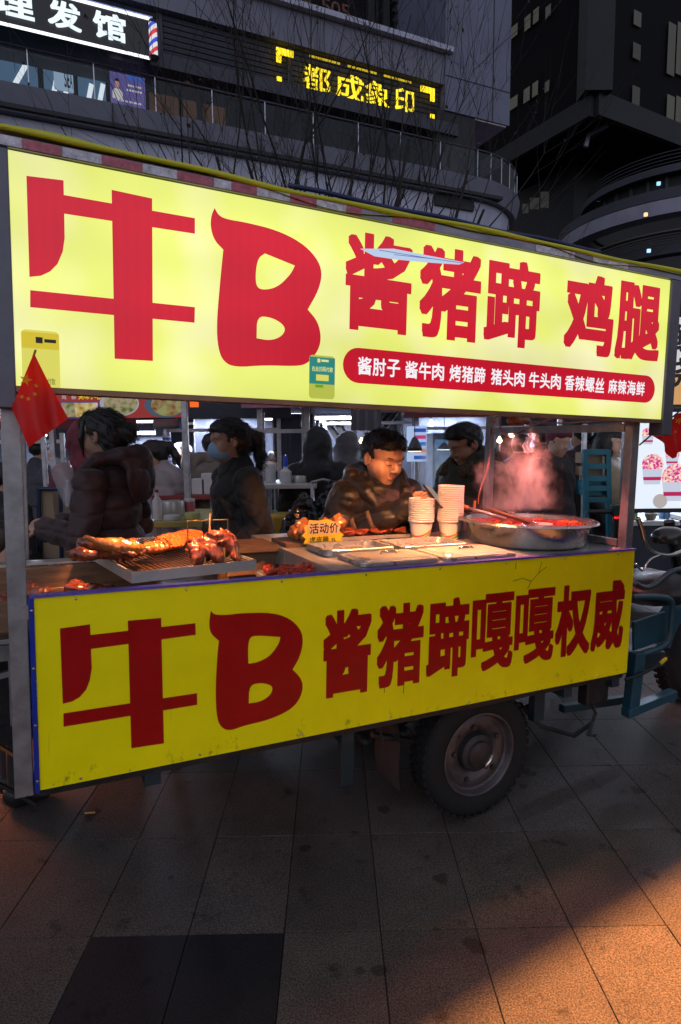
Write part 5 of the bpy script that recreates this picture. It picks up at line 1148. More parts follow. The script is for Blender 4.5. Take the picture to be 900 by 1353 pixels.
for q in (-1, 1): s.path([nk + np.array((q * .02, .16, .03)), nk + np.array((q * .13, .06, .05)), nk + np.array((q * .10, -.10, -.03))], [.055, .055, .045], k=.03)
s.noise(.006, 90, 1); s.noise(.006, 160, 3); s.build('fur_collar', mat('brown_fur', (.10, .065, .04), .9, var=.6, vscale=70, bump=.8, bscale=120), o6)
pc_ = thing('phone', 'phone held up by the person in the olive parka', 'phone', M=o6.matrix_basis @ Matrix.Translation((A[-1][1] + A[1][1]) / 2 + np.array((0, -.1, .06))) @ rotm(.9, 0, 0).to_4x4())
loft(MB(), [ring(.075, .15, .01, -.004), ring(.075, .15, .01, .004)], cap0=True).build('case', BLACK, pc_); MB().box((-.034, -.07, .0042), (.034, .07, .0046)).build('screen', glow('phone_screen_b', (.6, .7, .9), .6), pc_)
P_('person in a pale pinkish jacket bending over a stall, dark hair tied back', 203, 602, 5.0, -1.5, res=.02, coat=cloth('pale_pink_jacket', (.33, .28, .29), .3), hair='ponytail', head=(0, .5), lean=.25, bulk=1.15, quilt=.16)
P_('person in a beige hooded sweatshirt turned away behind the masked one', 283, 592, 5.3, 2.3, res=.022, coat=cloth('beige_sweatshirt', (.17, .14, .12), .3), hair='short', head=(0, .3), hood='down', lean=.3, bulk=1.25)
P_('person in a dark red hooded jacket behind the one in maroon', 107, 585, 4.4, -2.2, res=.022, coat=cloth('dark_red_jacket', (.13, .010, .022), .3), hood='up', lean=.1, bulk=1.0)
P_('person in a navy puffer jacket beyond the stall poles', 57, 597, 5.4, 2.4, res=.022, coat=cloth('navy_puffer', (.035, .037, .05), .4), hair='short', bulk=1.2, quilt=.09)
P_('seated person with short black hair and a pale scarf beside the front post', 8, 636, 3.7, 2.6, res=.018, coat=cloth('black_padded', (.010, .010, .012)), hair='short', bulk=1.1)
ch, hc, Rh, A = P_('child in a dark red-brown jacket near the end of the wooden trough', 6, 728, 2.7, 2.3, H=1.22, res=.014, coat=cloth('red_brown_jacket', (.07, .02, .018)), hair='short', hairm=mat('brown_hair', (.03, .015, .010), .5, var=.4, vscale=50), bulk=1.05, hs=1.35)
CR_ = cloth('wine_coat', (.07, .018, .028)); NV = cloth('dark_coat', (.02, .018, .02))
g = P_('person in a wine red knit hat and dark coat beyond the steam', 737, 585, 5.2, .6, res=.02, coat=NV, hair='short', hairm=mat('wine_knit', (.12, .015, .03), .9, bump=.5, bscale=90), bulk=1.1, head=(0, .3))
P_('person in a wine coloured coat among the crowd beyond the steam', 688, 592, 5.8, 2.7, res=.022, coat=CR_, hair='short', bulk=1.2)
P_('tall person in dark clothes between the wine coat and the knit hat', 715, 580, 6.1, 2.9, res=.022, coat=NV, hair='short', bulk=1.1)
P_('person with black hair behind the knit hat and the stall pole', 767, 577, 5.9, -2.6, res=.022, coat=cloth('plum_coat', (.05, .02, .03)), hair='short', bulk=1.1)
P_('person with dark hair standing beside the one in the beige vest', 788, 590, 5.9, 2.2, res=.022, coat=NV, hair='bun', bulk=1.0)
v, hc, Rh, A = P_('person in a thick beige vest over black beside the blue rack', 806, 588, 5.4, 1.0, res=.014, coat=cloth('black_knit', (.012, .012, .014)), hair='long', bulk=1.0, det=.007)
s = SDF((-.4, -.35, .9), (.4, .4, 1.5), .016); s.ell((0, .01, 1.22), (.26, .20, .26), k=.05)
for q in (-1, 1): s.ell((q * .2, .01, 1.33), (.10, .12, .09), k=.05)
s.noise(.005, 20, 2); s.build('vest', cloth('beige_vest', (.26, .19, .12), .3), v)
P_('small child in a white knit cap looking out of a stall window', 241, 600, 6.2, -.6, res=.022, H=1.5, coat=cloth('grey_cardigan', (.2, .2, .22)), hair='short', hairm=mat('white_knit', (.7, .7, .72), .9, bump=.4, bscale=80))
P_('person with brown hair stooping over a lit table beyond the masked one', 362, 612, 6.0, .8, res=.02, coat=NV, hair='short', hairm=mat('tawny_hair', (.06, .03, .015), .6), head=(0, .6), lean=.3)
steam('pale_steam', 'pale steam drifting under the pendant lamp beside the cook', (-.28, -.2, 0), (.28, .2, .62), 5.0, 5.0, Matrix.Translation(at(585, 655, 4.6)), seed=9.3, thr=.5)
# ------------------------------------------------------------------ market behind the cart
def slab(px0, py0, px1, py1, Y, th=.02):
    a = at(px0, py1, Y); b = at(px1, py0, Y); return (a.x, Y, a.z), (b.x, Y + th, b.z)
def px_thing(name, label, cat, px, py, Y, group=None): return thing(name, label, cat, at(px, py, Y), group=group)
def lbox(t, px0, py0, px1, py1, Y, th, nm, m_, bevel=0, dy=0.0):
    a, b = slab(px0, py0, px1, py1, Y + dy, th); o = Vector(t.location); return MB().box(Vector(a) - o, Vector(b) - o).build(nm, m_, t, bevel=bevel)
TUBE = glow('fluorescent_tube', (0.82, 0.88, 1.0), 9.0)
WARMT = glow('warm_tube', (1.0, 0.78, 0.5), 8.0)
def tube_light(px0, px1, py, Y, label, m_=TUBE, W=0, col=(.66, .77, 1.0), slope=0):
    a = at(px0, py, Y); b = at(px1, py + slope, Y); c = (a + b) / 2
    t = thing('tube_light', label, 'light', c, group='fluorescent tubes of the market stalls')
    MB().tube([a - c, b - c], .016, 8).build('tube', m_, t, smooth=True)
    MB().box((a.x - c.x, -.02, .018), (b.x - c.x, .02, .045)).build('fitting', GREYMETAL, t)
    if W:
        ld = bpy.data.lights.new('tube_glow', 'AREA'); ld.shape = 'RECTANGLE'; ld.size = abs(b.x - a.x); ld.size_y = .04; ld.energy = W; ld.color = col
        lo = bpy.data.objects.new('tube_glow', ld); COL.objects.link(lo); lo.parent = t; lo.location = (0, 0, -.03)
tube_light(250, 330, 548, 6.6, 'white tube under the dark canopy beside the orange plate', W=64)
tube_light(345, 466, 553, 6.2, 'long white tube over the hooded person in black', W=86, slope=-1)
tube_light(385, 470, 548, 7.2, 'white tube behind the long tube over the hooded person', W=54)
tube_light(172, 205, 572, 6.0, 'white tube over the person in the pale jacket', W=64)
tube_light(655, 708, 569, 6.6, 'white tube beyond the wire at the rear post', W=64)
tube_light(880, 930, 550, 6.2, 'white tube under the stall beyond the second flag', W=64)
tube_light(790, 850, 556, 7.4, 'white tube over the people beside the blue rack', W=64)
tube_light(12, 60, 571, 6.6, 'white tube over the stall behind the front post', W=54)
tube_light(560, 640, 545, 7.0, 'white tube over the menu board and the fridge', W=54)
# stall frames
CANV = mat('dark_canopy', (.02, .022, .035), .7, var=.3, vscale=4); CANB = mat('blue_canopy', (.06, .07, .11), .7, var=.3, vscale=4); CANR = mat('dark_red_canopy', (.10, .008, .014), .7, var=.3, vscale=4); CANP = mat('pink_canopy', (.36, .14, .22), .6, var=.3, vscale=9)
PALEP = mat('pale_pole', (.42, .40, .43), .35, .6, var=.3, vscale=20, dirt=(.25, .15, .1), dscale=12, damt=.6)
def stall(label, x0, x1, y0, y1, h, can, counter=.85, pw=.035, valance=.16, cm=None):
    t = thing('market_stall', label, 'market stall', ((x0 + x1) / 2, (y0 + y1) / 2, 0), group='market stalls behind the cart'); W, D = (x1 - x0) / 2, (y1 - y0) / 2
    for sx in (-1, 1):
        for sy in (-1, 1): MB().box((sx * W - pw / 2, sy * D - pw / 2, 0), (sx * W + pw / 2, sy * D + pw / 2, h)).build('pole', PALEP, t)
    MB().grid(8, 8, lambda u, v: ((u - .5) * 2 * (W + .12), (v - .5) * 2 * (D + .12), h + .02 + .12 * math.sin(PI * v) + .015 * math.sin(u * 17))).build('canopy', can, t, smooth=True)
    MB().grid(20, 3, lambda u, v: ((u - .5) * 2 * (W + .12), -D - .12 - .01 * math.sin(u * 40) * v, h + .02 - v * valance)).build('valance', can, t, smooth=True)
    if counter:
        MB().box((-W, -D + .06, counter - .04), (W, D - .1, counter)).build('counter', cm or SHEET, t); MB().box((-W, -D + .08, .12), (W, -D + .1, counter - .041)).build('counter_front', can, t)
    MB().grid(10, 2, lambda u, v: ((u - .5) * 2 * W, D - .04 + .02 * math.sin(u * 23), h - .06 - v * (h - .1))).build('added_dark_sheet', CANV, t, smooth=True)  # dark sheet added to darken the bright gaps behind the stall
    for hh in (h - .25,): MB().box((-W, -D - .01, hh), (W, -D + .01, hh + .03)).build('cross_bar', PALEP, t)
    return t
stall('stall with a dark red canopy behind the person in maroon', -2.9, -1.75, 5.2, 6.3, 1.86, CANR)
stall('stall with a dark canopy behind the masked person', -1.55, -.55, 5.7, 6.8, 1.95, CANV)
stall('stall with a pink canopy edge over a lit table', -.62, -.25, 4.9, 6.0, 1.92, CANP, valance=.08)
stall('stall with a blue canopy behind the hooded person in black', -.15, .75, 6.4, 7.6, 2.02, CANB)
stall('stall with a dark red valance over menu board and fridge', .72, 1.75, 5.9, 7.2, 1.95, CANR, counter=.8)
stall('stall with a dark canopy beyond the steaming basin', 1.95, 3.1, 5.6, 6.9, 1.93, CANV)
stall('stall with a blue canopy beyond the second flag', 3.3, 4.6, 5.6, 6.8, 2.0, CANB)
stall('stall with a blue canopy far behind the front post', -4.6, -3.2, 6.0, 7.2, 2.0, CANB)
for x0, y0, cn, nm in ((-3.6, 8.6, CANV, 'dark canopied stall in the second row behind the red one'), (-1.4, 9.2, CANB, 'blue canopied stall in the second row behind the tubes'), (.6, 9.4, CANV, 'dark canopied stall in the second row behind the fridge'), (2.6, 9.0, CANR, 'red canopied stall in the second row behind the crowd'), (4.8, 8.8, CANV, 'dark canopied stall in the second row beyond the tricycle')):
    stall(nm, x0, x0 + 1.7, y0, y0 + 1.2, 2.1, cn); 
    p = thing('tube_light', 'white tube hung in the ' + nm, 'light', (x0 + .85, y0 + .1, 1.9), group='fluorescent tubes of the second stall row')
    MB().tube([(-.5, 0, 0), (.5, 0, 0)], .018, 8).build('tube', glow('far_tube', (.82, .88, 1.0), 4.0), p)
# small bulbs strung through the stalls
bm_ = MB().lathe([(0, -.03), (.024, -.022), (.032, 0), (.016, .025), (.009, .045), (0, .045)], 10).mesh('bulb_glass'); cm_ = MB().tube([(0, 0, .045), (0, 0, .35)], .003, 5).mesh('bulb_cord'); cm_.materials.append(BLACK)
bw, bc = glow('bulb_warm', (1.0, .62, .25), 14), glow('bulb_cool', (.75, .86, 1.0), 14)
bmw = bm_.copy(); bmw.materials.append(bw); bmc = bm_.copy(); bmc.materials.append(bc)
rb_ = random.Random(21)
for px, py, Y in ((28, 583, 6.4), (62, 577, 6.9), (52, 590, 7.4), (95, 582, 6.1), (168, 585, 6.7), (176, 592, 7.6), (214, 582, 7.2), (268, 570, 7.5), (332, 572, 6.9), (352, 588, 7.7), (384, 566, 6.6), (436, 574, 7.9), (448, 586, 7.0), (478, 583, 7.5), (570, 560, 6.8), (660, 582, 7.3), (676, 574, 6.7), (748, 570, 7.0), (792, 574, 7.5), (756, 588, 7.9), (36, 592, 7.8), (78, 588, 7.7), (122, 566, 7.0), (186, 580, 7.9), (292, 566, 8.2), (318, 562, 7.8), (370, 580, 8.3), (410, 560, 7.4), (552, 572, 7.9), (640, 566, 7.6), (702, 566, 8.0), (728, 562, 7.6), (776, 566, 8.2), (862, 548, 6.4)):
    warm = rb_.random() < .45; p = at(px, py, Y); t = thing('bare_bulb', '%s bare bulb hanging on a cord in the stalls behind the cart' % ('warm yellow' if warm else 'cold white'), 'bulb', p, group='%s bulbs in the stalls' % ('warm' if warm else 'cold'))
    link('glass', bmw if warm else bmc, None, t, True); link('cord', cm_, None, t)
# goods standing on the stall counters
GK = [jm for jm in (('bottle', .026, .2, True), ('jar', .04, .12, False), ('bowl', .06, .06, False), ('box', .06, .1, False), ('tub', .05, .09, False))]
GC = [mat('goods_%d' % i, c, .45, var=.2) for i, c in enumerate(((.5, .48, .46), (.35, .05, .04), (.45, .3, .06), (.08, .16, .3), (.1, .2, .08), (.25, .2, .16)))]
GW = ('pale', 'red', 'amber', 'blue', 'green', 'brown'); gr_ = random.Random(12)
_gm = {}
for st in [o for o in COL.objects if o.name.startswith('market_stall')]:
    cts = [c for c in st.children if c.name.startswith('counter') and not c.name.startswith('counter_front')]
    if not cts or st.location.y > 8: continue
    bb = [v.co for v in cts[0].data.vertices]; x0, x1 = min(v.x for v in bb), max(v.x for v in bb); y0 = min(v.y for v in bb); zt_ = max(v.z for v in bb)
    n_g = int((x1 - x0) / .15); where = st['label'].replace('stall with a ', 'stall with the ').replace('stall with the ', '', 1)
    for i in range(n_g):
        nm, r_, h_, nk_ = gr_.choice(GK); ci = gr_.randrange(6); key = (nm, ci)
        if key not in _gm:
            mb = MB()
            if nm == 'box': mb.box((-r_, -r_, 0), (r_, r_, h_))
            elif nk_: mb.lathe([(0, 0), (r_, 0), (r_, h_ * .62), (r_ * .4, h_ * .8), (r_ * .4, h_), (0, h_)], 12)
            elif nm == 'bowl': mb.lathe([(0, 0), (r_ * .6, 0), (r_, h_), (r_ * .94, h_), (r_ * .5, .01), (0, .01)], 14)
            else: mb.lathe([(0, 0), (r_ * .9, 0), (r_, .02), (r_, h_), (r_ * 1.05, h_), (r_ * 1.05, h_ * 1.15), (0, h_ * 1.15)], 14)
            me = mb.mesh(nm); me.materials.append(GC[ci]); _gm[key] = me
        o = bpy.data.objects.new(nm, _gm[key]); COL.objects.link(o); o.location = (st.location.x + x0 + .08 + i * (x1 - x0 - .1) / max(1, n_g - 1) * .97, st.location.y + y0 + gr_.uniform(.08, .3), zt_ + .001); o.rotation_euler = (0, 0, gr_.uniform(-.3, .3))
        tag(o, '%s %s on the counter under the %s' % (GW[ci], nm, ' '.join(where.split()[:9])), nm, 'goods on the stall counters')
# slim poles
for px, y0, y1, Y, wd in ((61, 575, 640, 4.4, .03), (73, 560, 635, 4.2, .034), (86, 572, 640, 4.5, .03), (248, 520, 650, 4.3, .04), (349, 545, 640, 5.0, .035), (402, 535, 620, 5.2, .03), (770, 560, 640, 5.2, .035), (822, 556, 720, 4.6, .05)):
    a = at(px, y0, Y); b = at(px, y1, Y); b.z = 0
    o = MB().box((-wd / 2, -wd / 2, 0), (wd / 2, wd / 2, a.z)).build('stall_pole', PALEP, bevel=.003); o.location = (b.x, Y, 0)
    tag(o, {61: 'slim pale pole right beside the red flag', 73: 'pinkish pole standing between two slim pale poles', 86: 'slim wrapped pole next to the dark red hooded person', 248: 'pale pole holding the end of the food banner', 349: 'pale pole at the corner of the pink canopy', 402: 'slim pole beside the hooded person in black', 770: 'slim pole between the knit hat and the blue rack', 822: 'thick steel pole behind the right end of the cart'}[px], 'pole', 'poles of the market stalls')
# food banner: a print whose glow stands in for the stall tubes' light
def food(name, c1, c2, c3, sc): 
    M = bpy.data.materials.new(name); M.use_nodes = True; t = M.node_tree; N = t.nodes; Lk = t.links.new; b = N['Principled BSDF']
    tc = N.new('ShaderNodeTexCoord'); n = N.new('ShaderNodeTexVoronoi'); n.inputs['Scale'].default_value = sc; Lk(tc.outputs['Object'], n.inputs['Vector'])
    n2 = N.new('ShaderNodeTexNoise'); n2.inputs['Scale'].default_value = sc * .8; n2.inputs['Detail'].default_value = 6; Lk(tc.outputs['Object'], n2.inputs['Vector'])
    ad = N.new('ShaderNodeMath'); ad.operation = 'MULTIPLY_ADD'; ad.inputs[1].default_value = .45; Lk(n.outputs['Distance'], ad.inputs[0]); Lk(n2.outputs[0], ad.inputs[2])
    cr = N.new('ShaderNodeValToRGB'); e = cr.color_ramp; e.elements[0].position = .42; e.elements[0].color = (*c1, 1); e.elements[1].position = .82; e.elements[1].color = (*c3, 1); q = e.elements.new(.6); q.color = (*c2, 1)
    Lk(ad.outputs[0], cr.inputs[0]); Lk(cr.outputs[0], b.inputs['Base Color']); Lk(cr.outputs[0], b.inputs['Emission Color']); b.inputs['Emission Strength'].default_value = .42; MATS[name] = M; return M
F1 = food('food_print_green', (.03, .09, .01), (.18, .22, .05), (.45, .35, .2), 26); F2 = food('food_print_gold', (.25, .1, .01), (.6, .4, .08), (.75, .65, .35), 24); F3 = food('food_print_brown', (.06, .02, .01), (.3, .15, .05), (.35, .35, .12), 22)
bn = px_thing('food_banner', 'red printed banner with fried food pictures and yellow lettering, tube light put in as glow', 'banner', 150, 553, 4.5)
lbox(bn, 56, 512, 246, 553, 4.5, .04, 'backing', glow('banner_red', (.30, .022, .018), .8))
for x0, y0, x1, y1, m_ in ((82, 532, 99, 551, F1), (100, 532, 129, 551, F2)): lbox(bn, x0, y0, x1, y1, 4.5, .004, 'food_picture', m_, dy=-.006)
lbox(bn, 76, 530.5, 131, 553, 4.5, .004, 'picture_frame', glow('banner_violet', (.08, .04, .3), .6), dy=-.0045 + .0006)
def disc_px(t, cx, cy, rx, ry, Y, nm, m_, dy=0, n=24):
    c = at(cx, cy, Y); a = at(cx + rx, cy, Y).x - c.x; b = c.z - at(cx, cy + ry, Y).z; o = Vector(t.location)
    MB().prism([(a * math.cos(2*PI*k/n), b * math.sin(2*PI*k/n)) for k in range(n)], 0, .003, lambda u, v, w: (c.x - o.x + u, c.y - o.y + dy + w, c.z - o.z + v)).build(nm, m_, t)
disc_px(bn, 158, 533, 26, 17, 4.5, 'plate', glow('plate_white', (.5, .5, .52), .6), -.005); disc_px(bn, 160, 533, 22, 15, 4.5, 'food_picture', F1, -.009)
disc_px(bn, 219, 535, 28, 17, 4.5, 'plate', glow('plate_blue', (.06, .10, .16), .7), -.005); disc_px(bn, 222, 535, 22, 15, 4.5, 'food_picture', F3, -.009)
def words_px(t, text, x0, y0, x1, y1, Y, m_, dy, bold=.0, nm='lettering', gap=.08):
    a = at(x0, y1, Y); b = at(x1, y0, Y); o = Vector(t.location)
    return put_line(text, (a.x, a.z, b.x, b.z), lambda u, v, w: (u - o.x, Y + dy - w - o.y, v - o.z), nm, m_, t, bold=bold, lift=.001, gap=gap)
words_px(bn, '美味小吃', 104, 517, 133, 528, 4.5, glow('banner_yellow', (.85, .6, .02), .9), -.006, .012); words_px(bn, '鸡 柳', 82, 522, 101, 528, 4.5, glow('banner_white', (.6, .6, .6), .8), -.006)
# shelf with rolled blind and price strip below the banner
rl = px_thing('rolled_blind', 'rolled grey blind with a blue clip under the food banner', 'blind', 222, 560, 4.6)
MB().tube([Vector((-.1, 0, 0)), Vector((.09, 0, 0))], .035, 10).build('roll', mat('grey_blind', (.25, .22, .22), .8, bump=.4, bscale=40), rl, smooth=True); MB().box((.091, -.04, -.04), (.11, .04, .04)).build('clip', mat('blue_clip', (.01, .08, .4), .4), rl)
op = px_thing('orange_plate', 'small glowing orange plate on the pale pole', 'sign', 256, 531, 4.28); lbox(op, 251, 525, 262, 538, 4.28, .01, 'plate', glow('orange_glow', (1.0, .16, .01), .9))
ls = px_thing('lit_sign', 'white lit sign with red strokes behind the left post', 'sign', 5, 545, 5.0)
lbox(ls, -60, 528, 14, 553, 5.0, .04, 'panel', glow('sign_white', (.8, .88, 1.0), .9)); lbox(ls, -60, 553.5, 14, 557, 5.0, .04, 'rim', glow('sign_red', (.8, .02, .02), .8)); words_px(ls, '佳', -9, 531, 13, 551, 5.0, glow('sign_red2', (.75, .02, .02), .8), -.004, .02)
# grey curtain, menu board, fridge, pendant lamp
cu_ = px_thing('grey_curtain', 'grey cloth curtain hanging behind the cook', 'curtain', 484, 568, 5.2)
a, b = slab(464, 533, 504, 569, 5.2); MB().grid(24, 3, lambda u, v: (a[0] + (b[0] - a[0]) * u - cu_.location.x, .02 * math.sin(u * 22), a[2] + (b[2] - a[2]) * v - cu_.location.z)).build('cloth', cloth('grey_curtain', (.12, .11, .13), .3), cu_, smooth=True)
mbd = px_thing('menu_board', 'lit menu board with blue pink and orange price bars', 'menu board', 552, 612, 5.85)
lbox(mbd, 538, 563, 564, 610, 5.85, .03, 'panel', glow('menu_white', (.45, .6, .9), .8))
for i, c in enumerate(((.02, .08, .4), (.6, .04, .25), (.02, .16, .6), (.8, .25, .08), (.02, .1, .45))): lbox(mbd, 547, 566 + i * 9, 563, 571 + i * 9, 5.85, .004, 'price_bar', glow('bar%d' % i, c, .8), dy=-.005)
fr_ = px_thing('drinks_fridge', 'lit glass-fronted drinks fridge beside the menu board', 'fridge', 585, 660, 5.95); fr_.location.z = 0
a, b = slab(572, 572, 602, 640, 5.95); W2 = (b[0] - a[0]) / 2
fr_.location.x = (a[0] + b[0]) / 2
MB().box((-W2, .02, 0), (W2, .5, b[2])).build('cabinet', mat('fridge_grey', (.08, .1, .14), .4), fr_); MB().box((-W2 + .02, .005, .3), (W2 - .02, .018, b[2] - .06)).build('glass_door', glow('fridge_glow', (.06, .16, .32), .8), fr_)
for z_ in (1.0, 1.25, 1.48): MB().box((-W2 + .02, -.004, z_), (W2 - .02, .004, z_ + .015)).build('shelf', PALEP, fr_)
for k in range(10): MB().lathe([(0, 0), (.016, 0), (.016, .07), (.007, .09), (.007, .11), (0, .11)], 8, (-W2 + .05 + (k % 5) * .035, -.0, 1.015 + .25 * (k // 5))).build('bottle', mat('bottle_%d' % (k % 3), ((.5, .2, .05), (.4, .4, .1), (.1, .3, .1))[k % 3], .3), fr_, smooth=True)
pl_ = px_thing('pendant_lamp', 'grey cone pendant lamp with bright rim beside the cook', 'lamp', 548, 596, 4.5)
MB().lathe([(.01, .1), (.02, .09), (.05, .03), (.055, .0), (.05, .002), (.045, .03), (.015, .085)], 20).build('lamp_shade', mat('lamp_grey', (.08, .08, .09), .4, .4), pl_, smooth=True); MB().lathe([(0, -.002), (.047, -.002), (.047, .006), (0, .006)], 18).build('diffuser', glow('pendant_glow', (1.0, .9, .7), 5), pl_); MB().tube([(0, 0, .1), (0, 0, .6)], .003, 5).build('cord', BLACK, pl_)
pl2 = px_thing('pendant_lamp', 'second pendant lamp in front of the drinks fridge', 'lamp', 587, 594, 5.3); MB().lathe([(.01, .06), (.06, .012), (.07, .0), (.06, .002)], 18).build('lamp_shade', MATS['lamp_grey'], pl2, smooth=True); MB().lathe([(0, -.002), (.06, -.002), (.06, .008), (0, .008)], 18).build('diffuser', glow('pendant_cool', (.8, .9, 1.0), 5), pl2); MB().tube([(0, 0, .06), (0, 0, .5)], .003, 5).build('cord', BLACK, pl2)
# prep table with tubs, bottles
def table(label, px0, px1, py, Y0, Y1, m_, leg=PALEP):
    a = at(px0, py, Y0); b = at(px1, py, Y0); z = a.z; t = thing('prep_table', label, 'table', ((a.x + b.x) / 2, Y0, 0)); W = (b.x - a.x) / 2; D = Y1 - Y0
    MB().box((-W, 0, z - .035), (W, D, z)).build('table_top', m_, t, bevel=.004)
    for sx in (-1, 1):
        for y in (.03, D - .03): MB().box((sx * (W - .03) - .015, y - .015, 0), (sx * (W - .03) + .015, y + .015, z - .036)).build('leg', leg, t)
    return t, z
t1, z1 = table('low prep table with tubs between maroon and black coats', 196, 268, 690, 3.75, 4.5, mat('yellowish_top', (.35, .32, .1), .5, var=.3))
WHT = mat('white_plastic', (.6, .58, .6), .4, var=.1)
def on(px, py_, Y): p = at(px, py_, Y); return p
def jar(label, px, Y, z, r, h, m_, lidm=None, cat='jar', name='jar', taper=1.0, neck=False):
    p = at(px, 650, Y); t = thing(name, label, cat, (p.x, Y, z + .001))
    pr_ = [(0, 0), (r * taper * .95, 0), (r * taper, .01), (r, h * .9 if not neck else h * .72), (r * .96, h)] if not neck else [(0, 0), (r * .95, 0), (r, .01), (r, h * .7), (r * .45, h * .85), (r * .4, h)]
    MB().lathe(pr_ + [(0, h)], 18).build('vessel', m_, t, smooth='auto')
    if lidm: MB().lathe([(0, h + .02), (pr_[-1][0] * 1.05, h + .018), (pr_[-1][0] * 1.08, h + .001), (0, h + .001)], 18).build('lid', lidm, t, smooth='auto')
    return t
RDL = mat('red_lid', (.35, .02, .03), .4)
jar('white ribbed bottle with a red cap on the low prep table', 207, 3.85, z1, .028, .17, WHT, RDL, 'bottle', 'bottle', neck=True)
jar('wide steel pot on the low prep table', 228, 4.05, z1, .075, .1, SHEET, cat='pot', name='pot'); jar('red and white jar behind the steel pot', 250, 4.1, z1, .035, .09, mat('red_white', (.5, .12, .14), .4), WHT)
jar('round white tub with noodles on the low prep table', 253, 3.9, z1, .05, .04, mat('noodle_tub', (.5, .48, .2), .5, var=.4), cat='tub', name='tub'); jar('shallow white dish on the edge of the low prep table', 226, 3.85, z1, .05, .03, WHT, cat='dish', name='dish')
t2, z2 = table('second prep table with white boxes behind the masked person', 200, 285, 655, 4.7, 5.3, mat('red_edge_top', (.25, .03, .03), .5, var=.3))
for px, h_ in ((262, .12), (275, .16)):
    p = at(px, 650, 4.75); o = MB().box((-.05, -.05, 0), (.05, .05, h_)).build('white_box', WHT, bevel=.006); o.location = (p.x, 4.8, z2 + .001); tag(o, 'white plastic food box, the %s of two on the second prep table' % ('lower' if h_ < .15 else 'taller'), 'box')
cl_ = px_thing('striped_cup_tower', 'tall tower of blue and white striped cups in a stall window', 'cup tower', 222, 622, 5.6); cl_.location.z = .851
for k in range(int((at(222, 573, 5.6).z - .851) / .02)): MB().lathe([(0, 0), (.035, 0), (.042, .018), (0, .018)], 14, (.0, 0, k * .02)).build('cup', mat('cup_blue', (.05, .12, .45), .4) if k % 2 else WHT, cl_, smooth='auto')
t3, z3 = table('cluttered steel table behind the black bags', 340, 418, 640, 4.55, 5.1, SHEET)
cn_ = jar('white cone-shaped dispenser with a blue top on the steel table', 378, 4.7, z3, .045, .12, WHT, cat='dispenser', name='dispenser', neck=True); MB().lathe([(.02, .121), (.018, .17), (.006, .21), (0, .21)], 14).build('cap', mat('blue_cap', (.01, .05, .5), .4), cn_, smooth=True)
jar('small steel pot on the steel table beside the dispenser', 397, 4.75, z3, .06, .05, SHEET, cat='pot', name='pot'); jar('stack of white bowls on the steel table', 358, 4.8, z3, .04, .14, WHT, cat='bowls', name='bowl_stack')
# black bin bags and folded chair
def bag(label, px, py, Y, r, seed, m_):
    p = at(px, py, Y); s = SDF((-r*1.6, -r*1.6, -r*1.5), (r*1.6, r*1.6, r*2), r * .08); s.ell((0, 0, 0), (r, r * .9, r * 1.1), k=.05); s.cap((0, 0, r), (r * .1, 0, r * 1.6), r * .25, r * .12, .08); s.noise(r * .06, 9 / r * .6, seed); s.noise(r * .03, 25 / r * .6, seed + 1)
    o = s.build('bin_bag', m_); o.location = p; tag(o, label, 'bag'); return o
BB = mat('black_bin_bag', (.01, .01, .012), .22, bump=.5, bscale=25)
bag('shiny knotted black bin bag beside the price card', 402, 690, 4.0, .12, 2, BB); bag('wide open black bag lying behind the cook', 436, 692, 4.1, .16, 5, BB); bag('black bag under the cluttered steel table', 395, 720, 4.3, .17, 8, BB)
yc = px_thing('yellow_crate', 'yellow plastic crate under the cluttered table', 'crate', 372, 700, 4.4); lbox(yc, 355, 682, 392, 705, 4.4, .3, 'crate_body', mat('yellow_crate', (.45, .30, .02), .5), bevel=.01)
ch_ = thing('folding_chair', 'grey folding chair frame beside the black bags', 'chair', at(412, 720, 4.2))
for dx in (0, .16): MB().tube([(dx - .02, 0, -.3), (dx + .02, .05, .2), (dx, .06, .42)], .01, 6).build('chair_tube', PALEP, ch_, smooth=True)
MB().tube([(0.0, .06, .42), (.08, .07, .44), (.16, .06, .42)], .01, 6).build('chair_tube', PALEP, ch_, smooth=True); MB().box((-.02, -.25, .0), (.18, .03, .02)).build('seat', BLACK, ch_)
# blue trolley with boxes at the left
bl = mat('navy_metal', (.02, .035, .08), .4, .4, var=.3); CARD = mat('cardboard', (.28, .20, .13), .8, var=.15)
tr_ = thing('hand_trolley', 'dark blue metal trolley stacked with cartons behind the front post', 'trolley', at(70, 740, 3.6)); o_ = Vector(tr_.location)
for px in (51, 80): MB().tube([at(px, 645, 3.6) - o_, at(px + 2, 760, 3.6) - o_], .012, 8).build('upright', bl, tr_)
for py in (646, 702, 740): MB().tube([at(51, py, 3.6) - o_, at(81, py, 3.6) - o_], .012, 8).build('rung', bl, tr_)
for (a0, b0, a1, b1, lb) in ((56, 648, 70, 695, 'tall slim carton standing on the blue trolley'), (50, 687, 80, 714, 'wide carton on the middle of the blue trolley'), (52, 717, 78, 742, 'wide carton at the foot of the blue trolley')):
    lo_, hi_ = slab(a0, b0, a1, b1, 3.62, .25); c = Vector(((lo_[0] + hi_[0]) / 2, 3.62, lo_[2])); o = MB().box(Vector(lo_) - c, Vector(hi_) - c).build('carton', CARD, bevel=.004); o.location = c; tag(o, lb, 'carton')
